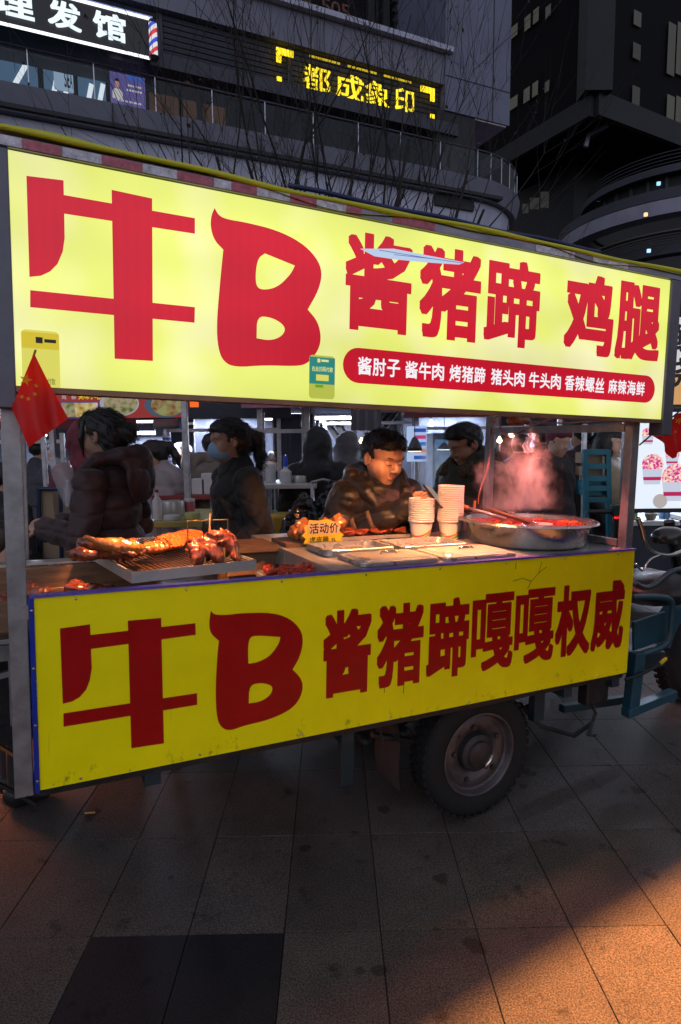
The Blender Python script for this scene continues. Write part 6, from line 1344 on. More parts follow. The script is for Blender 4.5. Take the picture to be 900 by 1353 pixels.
# teal rack on the right with cartons
tk = thing('teal_rack', 'teal metal rack before the person in the beige vest', 'rack', at(785, 700, 4.7)); o_ = Vector(tk.location); TEAL = mat('teal_paint', (.01, .12, .17), .45, .2, var=.25)
for px in (773, 803): MB().bar(at(px, 594, 4.7) - o_, at(px + 2, 720, 4.7) - o_, .035).build('upright', TEAL, tk)
for py in (597, 616, 632, 645, 660): MB().bar(at(772, py, 4.7) - o_, at(804, py, 4.7) - o_, .03, .04).build('rail', TEAL, tk)
lbox(tk, 774, 636, 802, 655, 4.7, .2, 'drawer', TEAL, dy=.03)
for (b0, b1, lb) in ((598, 613, 'upper carton on the teal rack'), (617, 630, 'lower carton on the teal rack')):
    lo_, hi_ = slab(776, b0, 797, b1, 4.74, .25); c = Vector(((lo_[0] + hi_[0]) / 2, 4.74, lo_[2])); o = MB().box(Vector(lo_) - c, Vector(hi_) - c).build('carton', CARD, bevel=.004); o.location = c; tag(o, lb, 'carton')
# white cloth / hanging bag among the crowd
hb_ = px_thing('hanging_bag', 'thin white carrier bag hanging from a pole beyond the steam', 'bag', 697, 586, 5.0); MB().grid(8, 8, lambda u, v: (.04 * (u - .5) * (1 + v) + .01 * math.sin(v * 9), .012 * math.sin(u * 12), -.12 * v + .05)).build('film', WHT, hb_, smooth=True)
# scooter grip with a red lamp
sg = px_thing('scooter_grip', 'black scooter handle with a red lamp behind the basin', 'scooter', 815, 676, 4.2); MB().tube([(-.2, 0, 0), (.02, 0, .0)], .016, 8).build('grip', BLACK, sg); MB().box((-.04, -.03, -.03), (.03, .03, .05)).build('switch_box', mat('green_black', (.01, .03, .03), .4), sg, bevel=.01); MB().box((-.02, -.034, -.045), (.02, .0, -.031)).build('lamp', glow('red_lamp', (.9, .01, .01), 1.2), sg)
MB().tube([(.0, 0, -.02), (.02, .02, -.35), (.1, .05, -1.0)], .025, 8).build('stem', BLACK, sg)
# ------------------------------------------------------------------ right: lit ice sign and brush-letter sign
iy = 4.4; ic = px_thing('dessert_sign', 'bright white lit sign with pictures of purple topped cups', 'sign', 890, 675, iy)
a = at(838, 672, iy); b = at(838, 545, iy); c2 = at(1010, 545, iy); o_ = Vector(ic.location)
MB().box(Vector((a.x, iy, a.z)) - o_, Vector((c2.x, iy + .1, b.z)) - o_).build('light_box', glow('dessert_white', (.80, .88, 1.0), 1.0), ic)
MB().box(Vector((a.x - .01, iy - .01, a.z - .03)) - o_, Vector((c2.x, iy + .11, a.z - .001)) - o_).build('bottom_frame', BLACK, ic)
TOP = food('dessert_print', (.30, .0, .20), (.60, .01, .26), (.95, .8, .5), 62); MATS['dessert_print'].node_tree.nodes['Color Ramp'].color_ramp.elements[-1].position = .95; MATS['dessert_print'].node_tree.nodes['Principled BSDF'].inputs['Emission Strength'].default_value = .9
CUPW = glow('dessert_cup_print', (.62, .66, .8), .9)
def dessert(cx, cy, w, h):
    p = at(cx, cy, iy); k = iy / FPX; W_, H_ = w * k, h * k
    f_ = lambda u, v, t: (p.x - o_.x + u, -t, p.z - o_.z + v)
    MB().prism([(-W_ * .75, -H_), (W_ * .75, -H_), (W_, H_ * .15), (-W_, H_ * .15)], .002, .003, f_).build('cup_print', CUPW, ic)
    MB().prism([(W_ * 1.02 * math.cos(2*PI*q/22), H_ * .2 + H_ * .62 * max(-.45, math.sin(2*PI*q/22))) for q in range(22)], .0035, .0045, f_).build('topping_print', TOP, ic)
    MB().prism([(-W_ * .82, -H_ * .75), (W_ * .82, -H_ * .75), (W_ * .86, -H_ * .55), (-W_ * .86, -H_ * .55)], .0035, .0045, f_).build('cup_band_print', glow('dessert_red', (.5, .01, .1), .9), ic)
dessert(862, 618, 14, 22); dessert(893, 635, 19, 27); dessert(888, 603, 9, 12); dessert(856, 575, 8, 12); dessert(940, 610, 22, 30)
dsk = at(872, 662, iy); MB().lathe([(0, -.004), (.05, -.004), (.05, 0), (0, 0)], 24, tuple(dsk - o_), 'Y').build('token_print', glow('token', (.55, .5, .48), .8), ic)
bs = px_thing('brush_sign', 'lit white and orange sign with black brush lettering', 'sign', 900, 540, 5.0)
lbox(bs, 866, 418, 1010, 490, 5.0, .08, 'panel_top', glow('brush_white', (.75, .74, .76), .8)); lbox(bs, 866, 490.2, 1010, 534, 5.0, .08, 'panel_foot', glow('brush_orange', (.75, .38, .13), .8)); lbox(bs, 866, 534.5, 1010, 539, 5.0, .09, 'rim', BLACK)
words_px(bs, '鱿鱼', 882, 424, 956, 466, 5.0, mat('brush_black', (.01, .01, .01), .5), -.003, .03); words_px(bs, '烧烤', 876, 472, 956, 512, 5.0, MATS['brush_black'], -.003, .03)
lt_ = px_thing('lit_strip', 'pale blue lit strip under the brush-letter sign', 'light', 890, 553, 5.1); lbox(lt_, 868, 545, 1010, 560, 5.1, .05, 'panel', glow('strip_blue', (.6, .72, 1.0), .8))
# ------------------------------------------------------------------ flags
def flag_material(name, col):
    M = bpy.data.materials.new(name); M.use_nodes = True; t = M.node_tree; N = t.nodes; Lk = t.links.new; b = N['Principled BSDF']; b.inputs['Base Color'].default_value = (*col, 1); b.inputs['Roughness'].default_value = .35; b.inputs['Specular IOR Level'].default_value = .4
    tr = N.new('ShaderNodeBsdfTranslucent'); tr.inputs[0].default_value = (*[min(1, c * 1.3) for c in col], 1); mx = N.new('ShaderNodeMixShader'); mx.inputs[0].default_value = .55; Lk(b.outputs[0], mx.inputs[1]); Lk(tr.outputs[0], mx.inputs[2]); Lk(mx.outputs[0], N['Material Output'].inputs[0]); MATS[name] = M; return M
FR = flag_material('red_flag_cloth', (.95, .02, .02)); FY = flag_material('yellow_star', (.85, .6, .03))
def star(cu, cv, r, rot=0): return [(cu + (r if k % 2 == 0 else r * .4) * math.sin(rot + PI * k / 5), cv + (r if k % 2 == 0 else r * .4) * math.cos(rot + PI * k / 5)) for k in range(10)]
fl = thing('small_flag', 'small red flag with yellow stars hanging from the sign corner', 'flag', M=CARTM @ Matrix.Translation((0, SD - .06, 0)))
# corners in the flag plane
T_, R_, B_, L_ = [cart_d(*p, SD - .06) for p in ((45, 467), (90, 553), (38, 591), (15, 538))]
def fz(x, z): return -.014 * math.sin((x - L_.x) * 75 + 9 * z) - .008 * math.sin(z * 25 + 1)
def quadp(u, v):
    p = (T_ * (1 - u) + R_ * u) * (1 - v) + (L_ * (1 - u) + B_ * u) * v; return (p.x, fz(p.x, p.z), p.z)
MB().grid(20, 20, quadp).build('cloth', FR, fl, smooth=True)
for (x, y, r, ro) in ((34, 502, 7.5, .3), (48, 510, 3.2, .1), (29, 524, 3.2, .5), (46.5, 521, 3.2, .2), (37.5, 527, 3.2, .4)):
    p = cart_d(x, y, SD - .06); k = 1.8 / FPX; MB().add([(u, fz(u, v) - .0015, v) for u, v in star(p.x, p.z, r * k, ro)], [tuple(range(10))]).build('star', FY, fl)
MB().tube([(T_.x - .002, .0, T_.z - .01), (T_.x + .004, .03, T_.z + .012)], .003, 6).build('stick', WOOD, fl)
f2 = thing('small_flag', 'small red flag on a slanting stick at the right end of the sign', 'flag', M=CARTM @ Matrix.Translation((0, .06, 0)))
T_, R_, B_, L_ = [cart_d(*p, .06) for p in ((900, 545), (930, 575), (886, 606), (862, 570))]
MB().grid(16, 16, quadp).build('cloth', FR, f2, smooth=True)
for (x, y, r, ro) in ((899, 556, 5, .3), (897, 570, 2.5, .1)):
    p = cart_d(x, y, .06); k = 3.0 / FPX; MB().add([(u, fz(u, v) - .0015, v) for u, v in star(p.x, p.z, r * k, ro)], [tuple(range(10))]).build('star', FY, f2)
a_, b_ = cart_d(846, 588, .06), cart_d(905, 538, .06); MB().tube([(a_.x, 0.004, a_.z), (b_.x, 0.004, b_.z)], .004, 6).build('stick', BLACK, f2)
# ------------------------------------------------------------------ steel side table at the left end of the cart
sd_ = thing('side_table', 'worn steel side table with angle legs at the left end of the cart', 'table', M=CARTM @ Matrix.Translation((-.55, .42, 0)))
MB().box((0, 0, .326), (.5, .5, .345)).build('table_top', SHEET, sd_, bevel=.003); MB().box((0.0, -.004, .27), (.498, 0.012, .325)).build('apron', STEEL, sd_)
MB().box((.46, .013, .03), (.49, .03, .325)).build('bracket', STEEL, sd_); MB().bar((.47, .02, .22), (.2, .03, .17), .02).build('brace', STEEL, sd_)
MB().bar((.2, .06, .16), (.52, .08, -.16), .022, .01).build('brace', mat('rust_orange', (.3, .12, .03), .6, .3, var=.4), sd_); MB().bar((.12, .1, .05), (.53, .06, -.3), .012).build('brace', BLACK, sd_); MB().bar((.1, .2, -.16), (.34, .15, -.5), .008).build('brace', BLACK, sd_)
MB().box((.05, .2, -.12), (.48, .48, .26)).build('cabinet', DARKMETAL, sd_)
for x_ in (.02, .2): MB().box((x_, .45, ground_h(-.3, .9, 0)), (x_ + .03, .48, .325)).build('leg', STEEL, sd_)
sh_ = cart_thing('shoe', 'dark shoe with pale sole standing behind the side table', 'shoe', -.45, .55, 0); sh_.location = ground(8, 975); s = SDF((-.06, -.18, 0), (.06, .18, .12), .008); s.cap((0, .08, .05), (0, -.09, .04), .045, .04, .03); s.build('upper', BLACK, sh_); MB().box((-.045, -.13, 0.001), (.045, .13, .02)).build('sole', WHT, sh_, bevel=.01)
# ------------------------------------------------------------------ buildings behind
FYAW = .43; FP0 = np.array(at(200, 150, 17.0)); FE = np.array((math.cos(FYAW), math.sin(FYAW), 0)); FN = np.array((-math.sin(FYAW), math.cos(FYAW), 0))
FO = np.array((FP0[0], FP0[1], 0.0)); FM = Matrix((FE.tolist(), FN.tolist(), (0, 0, 1))).transposed().to_4x4(); FM.translation = FO
def fac(px, py, d=0.0):
    r = ray(px, py); t = ((FO - CAM) @ FN + d) / (r @ FN); q = CAM + r * t - FO; return Vector((q @ FE, d, q[2]))
def conc(name, col, r=.7): return mat(name, col, r, var=.18, vscale=.8, bump=.05, bscale=12, dirt=tuple(c * .5 for c in col), dscale=.6, damt=.5)
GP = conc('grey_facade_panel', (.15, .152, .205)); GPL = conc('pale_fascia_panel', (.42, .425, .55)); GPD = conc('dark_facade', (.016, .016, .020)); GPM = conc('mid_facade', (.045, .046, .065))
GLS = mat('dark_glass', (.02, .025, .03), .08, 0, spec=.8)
PLZ = thing('podium_building', 'grey podium building with curved balcony corner and lit shop signs', 'building', M=FM)
def fb(px0, py0, px1, py1, d, th, nm, m_, parent=None, bevel=0):
    a = fac(px0, py1, d); b = fac(px1, py0, d); return MB().box((a.x, d, a.z), (b.x, d + th, b.z)).build(nm, m_, parent or PLZ, bevel=bevel)
# heights read off at one column
zb0 = fac(200, 232).z; zb1 = fac(200, 178).z; zb2 = fac(200, 146).z; zg = fac(200, 97, .0).z; zl0 = fac(240, 88, .6).z; zl1 = fac(240, 28, .6).z; zp = fac(300, -2, .3).z
ue = fac(634, 208).x; ul = -16.0
uf = fac(596, 200).x
def plan(off, R=3.6, n=16, turn=2.6):
    P = [(ul, off), (ue * .3, off), (ue, off)]
    for k in range(1, n + 1):
        a = turn * k / n; P.append((ue + (R - off) * math.sin(a), R - (R - off) * math.cos(a)))
    return P
def band(off, z0, z1, th, nm, m_, R=3.6, slope=0.0):
    A = plan(off, R); B = plan(off + th, R); n = len(A); mb = MB(); V = []
    A1 = plan(off + slope, R)
    for i in range(n): V += [(A1[i][0], A1[i][1], z0), (A[i][0], A[i][1], z1), (B[i][0], B[i][1], z1), (B[i][0], B[i][1], z0)]
    F = []
    for i in range(n - 1):
        for k in range(4): F.append((i*4+k, i*4+(k+1) % 4, (i+1)*4+(k+1) % 4, (i+1)*4+k))
    F += [(0, 1, 2, 3), tuple((n-1)*4 + k for k in (3, 2, 1, 0))]
    return mb.add(V, F).build(nm, m_, PLZ, smooth='auto')
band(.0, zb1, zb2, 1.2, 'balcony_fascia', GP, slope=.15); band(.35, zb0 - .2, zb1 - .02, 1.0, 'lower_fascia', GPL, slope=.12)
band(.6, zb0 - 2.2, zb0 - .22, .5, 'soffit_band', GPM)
# soffit of the balcony, ground-floor shop fronts
for k, px in enumerate((150, 255, 345, 420, 490, 555)):
    u = fac(px, 180).x; MB().box((u, -.0045, zb1 + .05), (u + .02, .1, zb2 - .02)).build('panel_joint', GPD, PLZ)
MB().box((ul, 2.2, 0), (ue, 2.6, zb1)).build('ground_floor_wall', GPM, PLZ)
rs = random.Random(4)
for k in range(9):
    u = ul + 2 + k * 3.1; o = MB().box((u, 2.15, .1), (u + 2.3, 2.19, 3.0)).build('shop_window', glow('shop_glow_%d' % (k % 3), ((.25, .3, .5), (.5, .3, .16), (.3, .3, .36))[k % 3], .12), PLZ)
    MB().box((u + 1.13, 2.13, .1), (u + 1.19, 2.149, 3.0)).build('mullion', GPD, PLZ)
# balustrade posts + glass + handrail
BG = mat('balustrade_glass', (.12, .14, .17), .06, alpha=.22, spec=.6)
pp = plan(.12); seg = [Vector((x, y, 0)) for x, y in pp]
for i in range(len(seg) - 1):
    a, b = seg[i], seg[i + 1]; n = max(1, int(round((b - a).length / 1.5)))
    for k in range(n):
        p, q = a.lerp(b, k / n), a.lerp(b, (k + 1) / n)
        if p.x < -9: continue
        MB().bar((p.x, p.y, zb2), (p.x, p.y, zg), .024, .04).build('baluster', mat('baluster_metal', (.4, .42, .48), .3, .8), PLZ)
        MB().add([(p.x, p.y, zb2 + .04), (q.x, q.y, zb2 + .04), (q.x, q.y, zg - .06), (p.x, p.y, zg - .06)], [(0, 1, 2, 3)]).build('glass_panel', BG, PLZ)
MB().tube([(v.x, v.y, zg) for v in seg], .03, 6).build('handrail', GPM, PLZ)
# recessed shop front behind the balcony
d1 = 1.9
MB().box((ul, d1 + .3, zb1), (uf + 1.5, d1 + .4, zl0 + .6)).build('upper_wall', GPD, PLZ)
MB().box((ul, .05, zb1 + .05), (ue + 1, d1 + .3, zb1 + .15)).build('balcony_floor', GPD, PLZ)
def shopwin(px0, px1, py0, py1, m_, nm='shop_window'):
    w = fb(px0, py0, px1, py1, d1, .03, nm, m_)
    return w
BLU = glow('barber_interior', (.10, .20, .34), .55); BRW = glow('brown_interior', (.09, .045, .022), .5)
for x0, x1, m_ in ((-60, 52, BLU), (58, 98, BLU), (104, 142, BLU), (200, 238, BRW), (242, 262, BRW), (270, 300, BRW), (305, 345, GLS), (350, 395, GLS), (400, 440, GLS), (446, 486, GLS), (492, 530, GLS), (536, 575, GLS)):
    y0 = 62 + (x0 - 0) * .26 if x0 > 0 else 62; w = shopwin(x0, x1, y0, y0 + 72, m_)
    fb(x1, y0 - 2, x1 + 3, y0 + 72, d1 - .03, .05, 'window_frame', GPM)
    if m_ is BLU:
        for q in range(2):
            a, b = fac(x0 + (x1 - x0) * (.3 + .4 * q), y0 + 52, d1 - .02), fac(x0 + (x1 - x0) * (.45 + .4 * q), y0 + 22, d1 - .02); MB().bar(a, b, .12, .02, (0, 1, 0)).build('ceiling_strip', glow('strip_white', (.8, .9, 1.0), 1.0), PLZ)
a, b = fac(72, 118, d1 - .04), fac(96, 92, d1 - .04); MB().box((a.x, d1 - .05, a.z), (b.x, d1 - .04, b.z)).build('window_poster', glow('poster_blue', (.35, .5, .68), .7), PLZ)
put_line('SEA', (a.x + .25, a.z + .1, b.x - .02, b.z - .08), lambda u, v, t: (u, d1 - .052 - t, v), 'poster_letters', mat('poster_ink', (.01, .03, .06), .5), PLZ, bold=.02)
# poster of a person on a purple field
a, b = fac(147, 136, .9), fac(191, 97, .9); W_, H_ = b.x - a.x, b.z - a.z
po = thing('window_poster', 'purple backlit poster with a figure in white beside the barber sign', 'poster', M=FM @ Matrix.Translation((a.x, .9, a.z)))
fpo = lambda u, v, t: (u * W_, -t, v * H_)
MB().box((0, 0, 0), (W_, .05, H_)).build('panel', glow('poster_purple', (.10, .085, .28), .9), po)
MB().prism([(.05, .15), (.34, .15), (.34, .34), (.25, .42), (.12, .42), (.05, .34)], .003, .01, fpo).build('figure_shirt', glow('poster_white', (.62, .6, .62), .8), po)
MB().prism([(.19 + .06 * math.cos(2*PI*k/14), .54 + .11 * math.sin(2*PI*k/14)) for k in range(14)], .003, .01, fpo).build('figure_face', glow('poster_skin', (.55, .28, .2), .8), po)
MB().prism([(.19 + .07 * math.cos(2*PI*k/14), .62 + .08 * math.sin(2*PI*k/14)) for k in range(8)], .011, .013, fpo).build('figure_hair', mat('poster_hair', (.05, .02, .02), .6), po)
for bx0, bx1, bz in ((.5, .9, .55), (.46, .92, .42), (.15, .9, .10)):
    for q_ in range(6): MB().box(((bx0 + (bx1 - bx0) * q_ / 6) * W_, -.004, bz * H_), ((bx0 + (bx1 - bx0) * (q_ + .7) / 6) * W_, -.001, (bz + .05) * H_)).build('poster_mark', MATS['poster_white'], po)
MB().box((.5 * W_, -.004, .72 * H_), (.95 * W_, -.001, .88 * H_)).build('poster_band', glow('poster_blue2', (.05, .12, .5), .8), po)
# green exit signs
for px, py in ((218, 108), (306, 127), (448, 163), (8, 60)):
    p = fac(px, py, 1.2); MB().box((p.x - .1, 1.2, p.z - .08), (p.x + .1, 1.24, p.z + .08)).build('exit_sign', glow('exit_green', (.03, .6, .12), .8), PLZ)
# louvre band and parapet
MB().box((ul, .62, zl0), (uf + .4, 1.4, zl1)).build('louvre_back', GPM, PLZ)
MB().box((ul, .2, zl0 - .35), (uf + .4, 1.5, zl0 - .001)).build('lintel_band', GPM, PLZ)
MB().box((ul, .3, zl1 + .001), (uf + .1, 1.5, zl1 + .9)).build('parapet', GP, PLZ); MB().box((ul, .1, zl1 + .9), (uf + .15, 1.6, zl1 + 1.05)).build('parapet_cap', GPL, PLZ)
ns = 8
for k in range(ns):
    z = zl0 + (k + .5) * (zl1 - zl0) / ns
    for c, (x0, x1) in enumerate(((-4, .3), (.45, 3.9), (4.05, 7.5), (7.65, uf + .3))):
        MB().box((x0 + fac(200, 60).x - 1.0 if c == 0 else x0, .5, z - .05), (x1, .6, z + .05), rotm(.35, 0, 0)).build('louvre', GPM, PLZ)
for x in (.37, 3.97, 7.57): MB().box((x - .07, .45, zl0), (x + .07, .61, zl1)).build('louvre_post', GPM, PLZ)
# upper storeys, set back
MB().box((ul, 3.5, zl1), (uf + 1.0, 9.0, 60)).build('upper_storeys', mat('upper_dark', (.008, .008, .011), .85, spec=.15, var=.2, vscale=.7), PLZ)
for px in (485, 505, 520, 540, 556): a = fac(px, 60, 3.4); MB().box((a.x, 3.3, zl1), (a.x + .25, 3.49, 60)).build('pilaster', GPD, PLZ)
for i in range(14): a = fac(535, 60, 3.25); MB().box((a.x - .5, 3.2, zl1 + 1.2 + i * .32), (a.x + .9, 3.29, zl1 + 1.3 + i * .32)).build('upper_louvre', GPD, PLZ)
for px, py, tx in ((424, 15, '505'), (372, 4, '出租')):
    a = fac(px, py, 3.3); put_line(tx, (a.x, a.z, a.x + 1.1, a.z + .45), lambda u, v, t: (u, 3.3 - t, v), 'window_lettering', glow('dim_orange', (.08, .02, .008), .5), PLZ)
# grey tower bay
a = fac(588, 150, .25); b = fac(673, 175, .25)
bay = MB().box((a.x, .25, fac(640, 158, .25).z), (b.x, 5.0, 60)).build('tower_bay', conc('bay_panel', (.14, .147, .22)), PLZ)
zbay = fac(640, 158, .25).z
for z in (zbay + 1.0, zbay + 4.2, zbay + 7.4): MB().box((a.x - .002, .245, z), (b.x + .002, .251, z + .035)).build('bay_joint', GPD, PLZ)
x_ = fac(651, 100, .25).x; MB().box((x_, .244, zbay + .0), (x_ + .04, .251, 60)).build('bay_joint', GPD, PLZ)
MB().box((a.x + 1.2, .3, zbay - .05), (b.x - .1, 3, zbay - .004)).build('bay_soffit', conc('bay_soffit', (.55, .5, .46)), PLZ)  # light on the underside is put in as a paler colour
MB().box((a.x - .3, .3, zl0 - 2.5), (a.x + 1.2, 3, zbay)).build('bay_pier', GPD, PLZ)
# barber sign
def on_fac(d): return lambda u, v, t: (u, d - t, v)
SB = thing('barber_sign', 'black sign with glowing white characters and white light edges', 'sign', M=FM @ Matrix.Translation((0, 0, 0)))
sdp = -.35; a = fac(-140, 30, sdp); b = fac(200, 75, sdp); zt = fac(200, 26, sdp).z; zb = fac(200, 78, sdp).z
MB().box((a.x, sdp, zb), (b.x, sdp + .35, zt)).build('panel', mat('sign_black', (.012, .010, .012), .3), SB)
LED = glow('led_white', (.92, .94, 1.0), 1.6)
MB().box((a.x, sdp - .03, zb - .03), (b.x, sdp - .002, zb + .03)).build('light_edge', LED, SB); MB().box((a.x, sdp - .03, zt - .03), (b.x, sdp - .002, zt + .03)).build('light_edge', LED, SB)
MB().box((a.x, sdp + .2, zt + .10), (b.x + .1, sdp + .3, zt + .20)).build('top_glow', glow('led_blue', (.35, .42, .9), .7), SB)
CH = glow('sign_char_white', (.80, .92, 1.0), 1.15)
hz = zt - zb
for ch, x0, x1, y in (('理', -8, 45, 10), ('发', 63, 107, 20), ('馆', 123, 166, 38)):
    put_char(ch, (fac(x0, y, sdp).x, zb + hz * .2, fac(x1, y, sdp).x, zb + hz * .86), on_fac(sdp), 'character', CH, SB, bold=.03, lift=.05)
bp = fac(203, 52, sdp - .1); bl_ = thing('barber_pole', 'red white and blue striped barber pole at the end of the black sign', 'barber pole', M=FM @ Matrix.Translation((bp.x, sdp - .05, bp.z)))
hh = (zt - zb) * .42
BPM = bpy.data.materials.new('barber_stripes'); BPM.use_nodes = True; t = BPM.node_tree; N = t.nodes; Lk = t.links.new; b_ = N['Principled BSDF']
tc = N.new('ShaderNodeTexCoord'); sp = N.new('ShaderNodeSeparateXYZ'); Lk(tc.outputs['Object'], sp.inputs[0]); m1 = N.new('ShaderNodeMath'); m1.operation = 'MULTIPLY_ADD'; m1.inputs[1].default_value = -.9; Lk(sp.outputs['X'], m1.inputs[0]); Lk(sp.outputs['Z'], m1.inputs[2])
m2 = N.new('ShaderNodeMath'); m2.operation = 'MULTIPLY'; m2.inputs[1].default_value = 2.4; Lk(m1.outputs[0], m2.inputs[0]); m3 = N.new('ShaderNodeMath'); m3.operation = 'FRACT'; Lk(m2.outputs[0], m3.inputs[0])
cr = N.new('ShaderNodeValToRGB'); e = cr.color_ramp; e.interpolation = 'CONSTANT'; e.elements[0].color = (.75, .75, .8, 1); e.elements[1].position = .25; e.elements[1].color = (.7, .02, .03, 1)
for ps, c in ((.5, (.75, .75, .8, 1)), (.75, (.02, .06, .6, 1))): q = e.elements.new(ps); q.color = c
Lk(m3.outputs[0], cr.inputs[0]); Lk(cr.outputs[0], b_.inputs['Emission Color']); b_.inputs['Emission Strength'].default_value = .95; b_.inputs['Base Color'].default_value = (.1, .1, .1, 1)
MB().lathe([(0, -hh), (.1, -hh), (.1, hh), (0, hh)], 16).build('cylinder', BPM, bl_, smooth='auto'); MB().lathe([(0, hh + .1), (.08, hh + .08), (.13, hh), (0, hh)], 16).build('cap', BLACK, bl_); MB().lathe([(0, -hh - .1), (.08, -hh - .08), (.13, -hh), (0, -hh)], 16).build('cap', BLACK, bl_)
# yellow neon
NS = thing('neon_sign', 'glowing yellow characters between square brackets on the louvres', 'sign', M=FM)
NEO = glow('neon_yellow', (1.0, .72, .01), 1.5); nd = .3
zt = fac(400, 84, nd).z; zb = fac(420, 125, nd).z
for ch, x0, x1 in (('都', 399, 436), ('成', 442, 480), ('象', 482, 514), ('印', 521, 546)):
    y = 108 + (x0 - 399) * .24; put_char(ch, (fac(x0, y, nd).x, zb, fac(x1, y, nd).x, zt), on_fac(nd), 'character', NEO, NS, bold=.012, lift=.05)
zt = fac(367, 64, nd).z; zb = fac(367, 121, nd).z; hL = zt - zb
for x, sgn in ((fac(365, 90, nd).x, 1), (fac(573, 145, nd).x, -1)):
    for z0, z1 in ((zt - hL * .33, zt), (zb, zb + hL * .33)):
        MB().box((min(x, x + sgn * .14), nd - .06, z0), (max(x, x + sgn * .14), nd - .02, z1)).build('bracket', NEO, NS)
        zz = z1 - .16 if z1 == zt else z0; MB().box((min(x + sgn * .141, x + sgn * .5), nd - .06, zz), (max(x + sgn * .141, x + sgn * .5), nd - .02, zz + .16)).build('bracket', NEO, NS)
x0, x1 = fac(404, 75, nd).x, fac(548, 112, nd).x
for k in range(3): MB().box((x0 + (x1 - x0) * k / 3 + .1, nd - .05, zt - .02), (x0 + (x1 - x0) * (k + 1) / 3 - .15, nd - .03, zt + .03)).build('neon_line', glow('neon_dim', (1.0, .7, .0), .6), NS)
# a little violet shop light under the rounded end
pv = fac(610, 285, 2.0); vl = MB().box((-1.2, 0, 0), (1.2, .05, .12)).build('violet_tube', glow('violet_glow', (.35, .12, .9), 2.2)); vl.matrix_world = FM @ Matrix.Translation(pv); tag(vl, 'violet light tube under the rounded balcony end', 'light')

# ------------------------------------------------------------------ dark tower on the right
TWR = thing('dark_tower', 'dark office tower corner with a few lit windows and overhanging base', 'building', at(785, 583, 38))
to = Vector(TWR.location); to.z = 0; TWR.location = to
pc_ = at(785, 135, 38); zt0 = pc_.z; pL = at(640, 203, 46.4); pR = at(1000, 175, 46.5)
TD = mat('tower_dark', (.006, .006, .008), .85, var=.2, vscale=.3, spec=.15); TC = conc('tower_column', (.013, .013, .018)); TS = conc('tower_soffit', (.02, .02, .025))
def pl3(p, z): return (p.x - to.x, p.y - to.y, z)
back = Vector((pc_.x + 10, pc_.y + 40, 0))
MB().add([pl3(p, z) for z in (zt0, 95) for p in (pc_, pR, back, pL)], [(0, 1, 2, 3), (7, 6, 5, 4), (0, 4, 5, 1), (1, 5, 6, 2), (2, 6, 7, 3), (3, 7, 4, 0)]).build('tower_block', TD, TWR)
def edge_band(p, q, z0, z1, off, nm, m_):
    d = Vector((q.x - p.x, q.y - p.y, 0)).normalized(); n = Vector((d.y, -d.x, 0)); 
    if n.y > 0: n = -n
    V = [Vector(pl3(p, z)) + n * o for z in (z0, z1) for o in (0, off)] + [Vector(pl3(q, z)) + n * o for z in (z0, z1) for o in (0, off)]
    MB().add(V, [(0, 1, 3, 2), (4, 6, 7, 5), (0, 4, 5, 1), (2, 3, 7, 6), (1, 5, 7, 3), (0, 2, 6, 4)]).build(nm, m_, TWR)
edge_band(pc_, pL, zt0 - .8, zt0 + .35, .35, 'edge_beam', TC); edge_band(pc_, pR, zt0 - .8, zt0 + .5, .35, 'edge_beam', TC)
cd_ = 1.4; MB().box((-cd_, -.5, zt0 + .4), (0.15, .8, 95)).build('corner_column', TC, TWR)
def face_hit(px, py, p, q, off=.15):
    d = np.array((q.x - p.x, q.y - p.y, 0)); n = np.array((d[1], -d[0], 0)); n /= np.linalg.norm(n)
    if n[1] > 0: n = -n
    r = ray(px, py); t = ((np.array(p) + n * off - CAM) @ n) / (r @ n); return Vector(CAM + r * t)
LW = [glow('window_warm_%d' % i, c, .11) for i, c in enumerate(((.34, .33, .27), (.26, .25, .21), (.16, .15, .13)))]
def twin(x0, y0, x1, y1, p, q, m_, tilt):
    A = face_hit(x0, y0, p, q); B = face_hit(x1, y0 + tilt, p, q); zb_ = face_hit(x0, y1, p, q).z
    d = (B - A); d.z = 0; V = [Vector((A.x, A.y, zb_)), Vector((B.x, B.y, zb_)), Vector((B.x, B.y, A.z)), Vector((A.x, A.y, A.z))]
    w = MB().add([v - to for v in V], [(0, 1, 2, 3)]).build('window', m_, TWR, recalc=False)
    mid = (V[0] + V[1]) / 2 - to
    if x1 - x0 > 12: MB().bar((mid.x, mid.y - .06, zb_), (mid.x, mid.y - .06, A.z), .12).build('mullion', TD, w)
for x0, y0, x1, y1, m_ in ((674, 38, 684, 53, 0), (693, 24, 712, 42, 0), (721, 10, 728, 25, 1), (673, 132, 684, 147, 0), (692, 119, 711, 137, 0), (720, 109, 726, 123, 1)): twin(x0, y0, x1, y1, pL, pc_, LW[m_], -(x1 - x0) * .45)
for x0, y0, x1, y1, m_ in ((838, 12, 848, 32, 1), (837, 55, 847, 76, 2), (836, 112, 846, 148, 2), (884, 28, 894, 98, 1), (896, 28, 912, 98, 0), (882, 124, 892, 165, 0), (894, 126, 912, 168, 0)): twin(x0, y0, x1, y1, pc_, pR, LW[m_], 3)
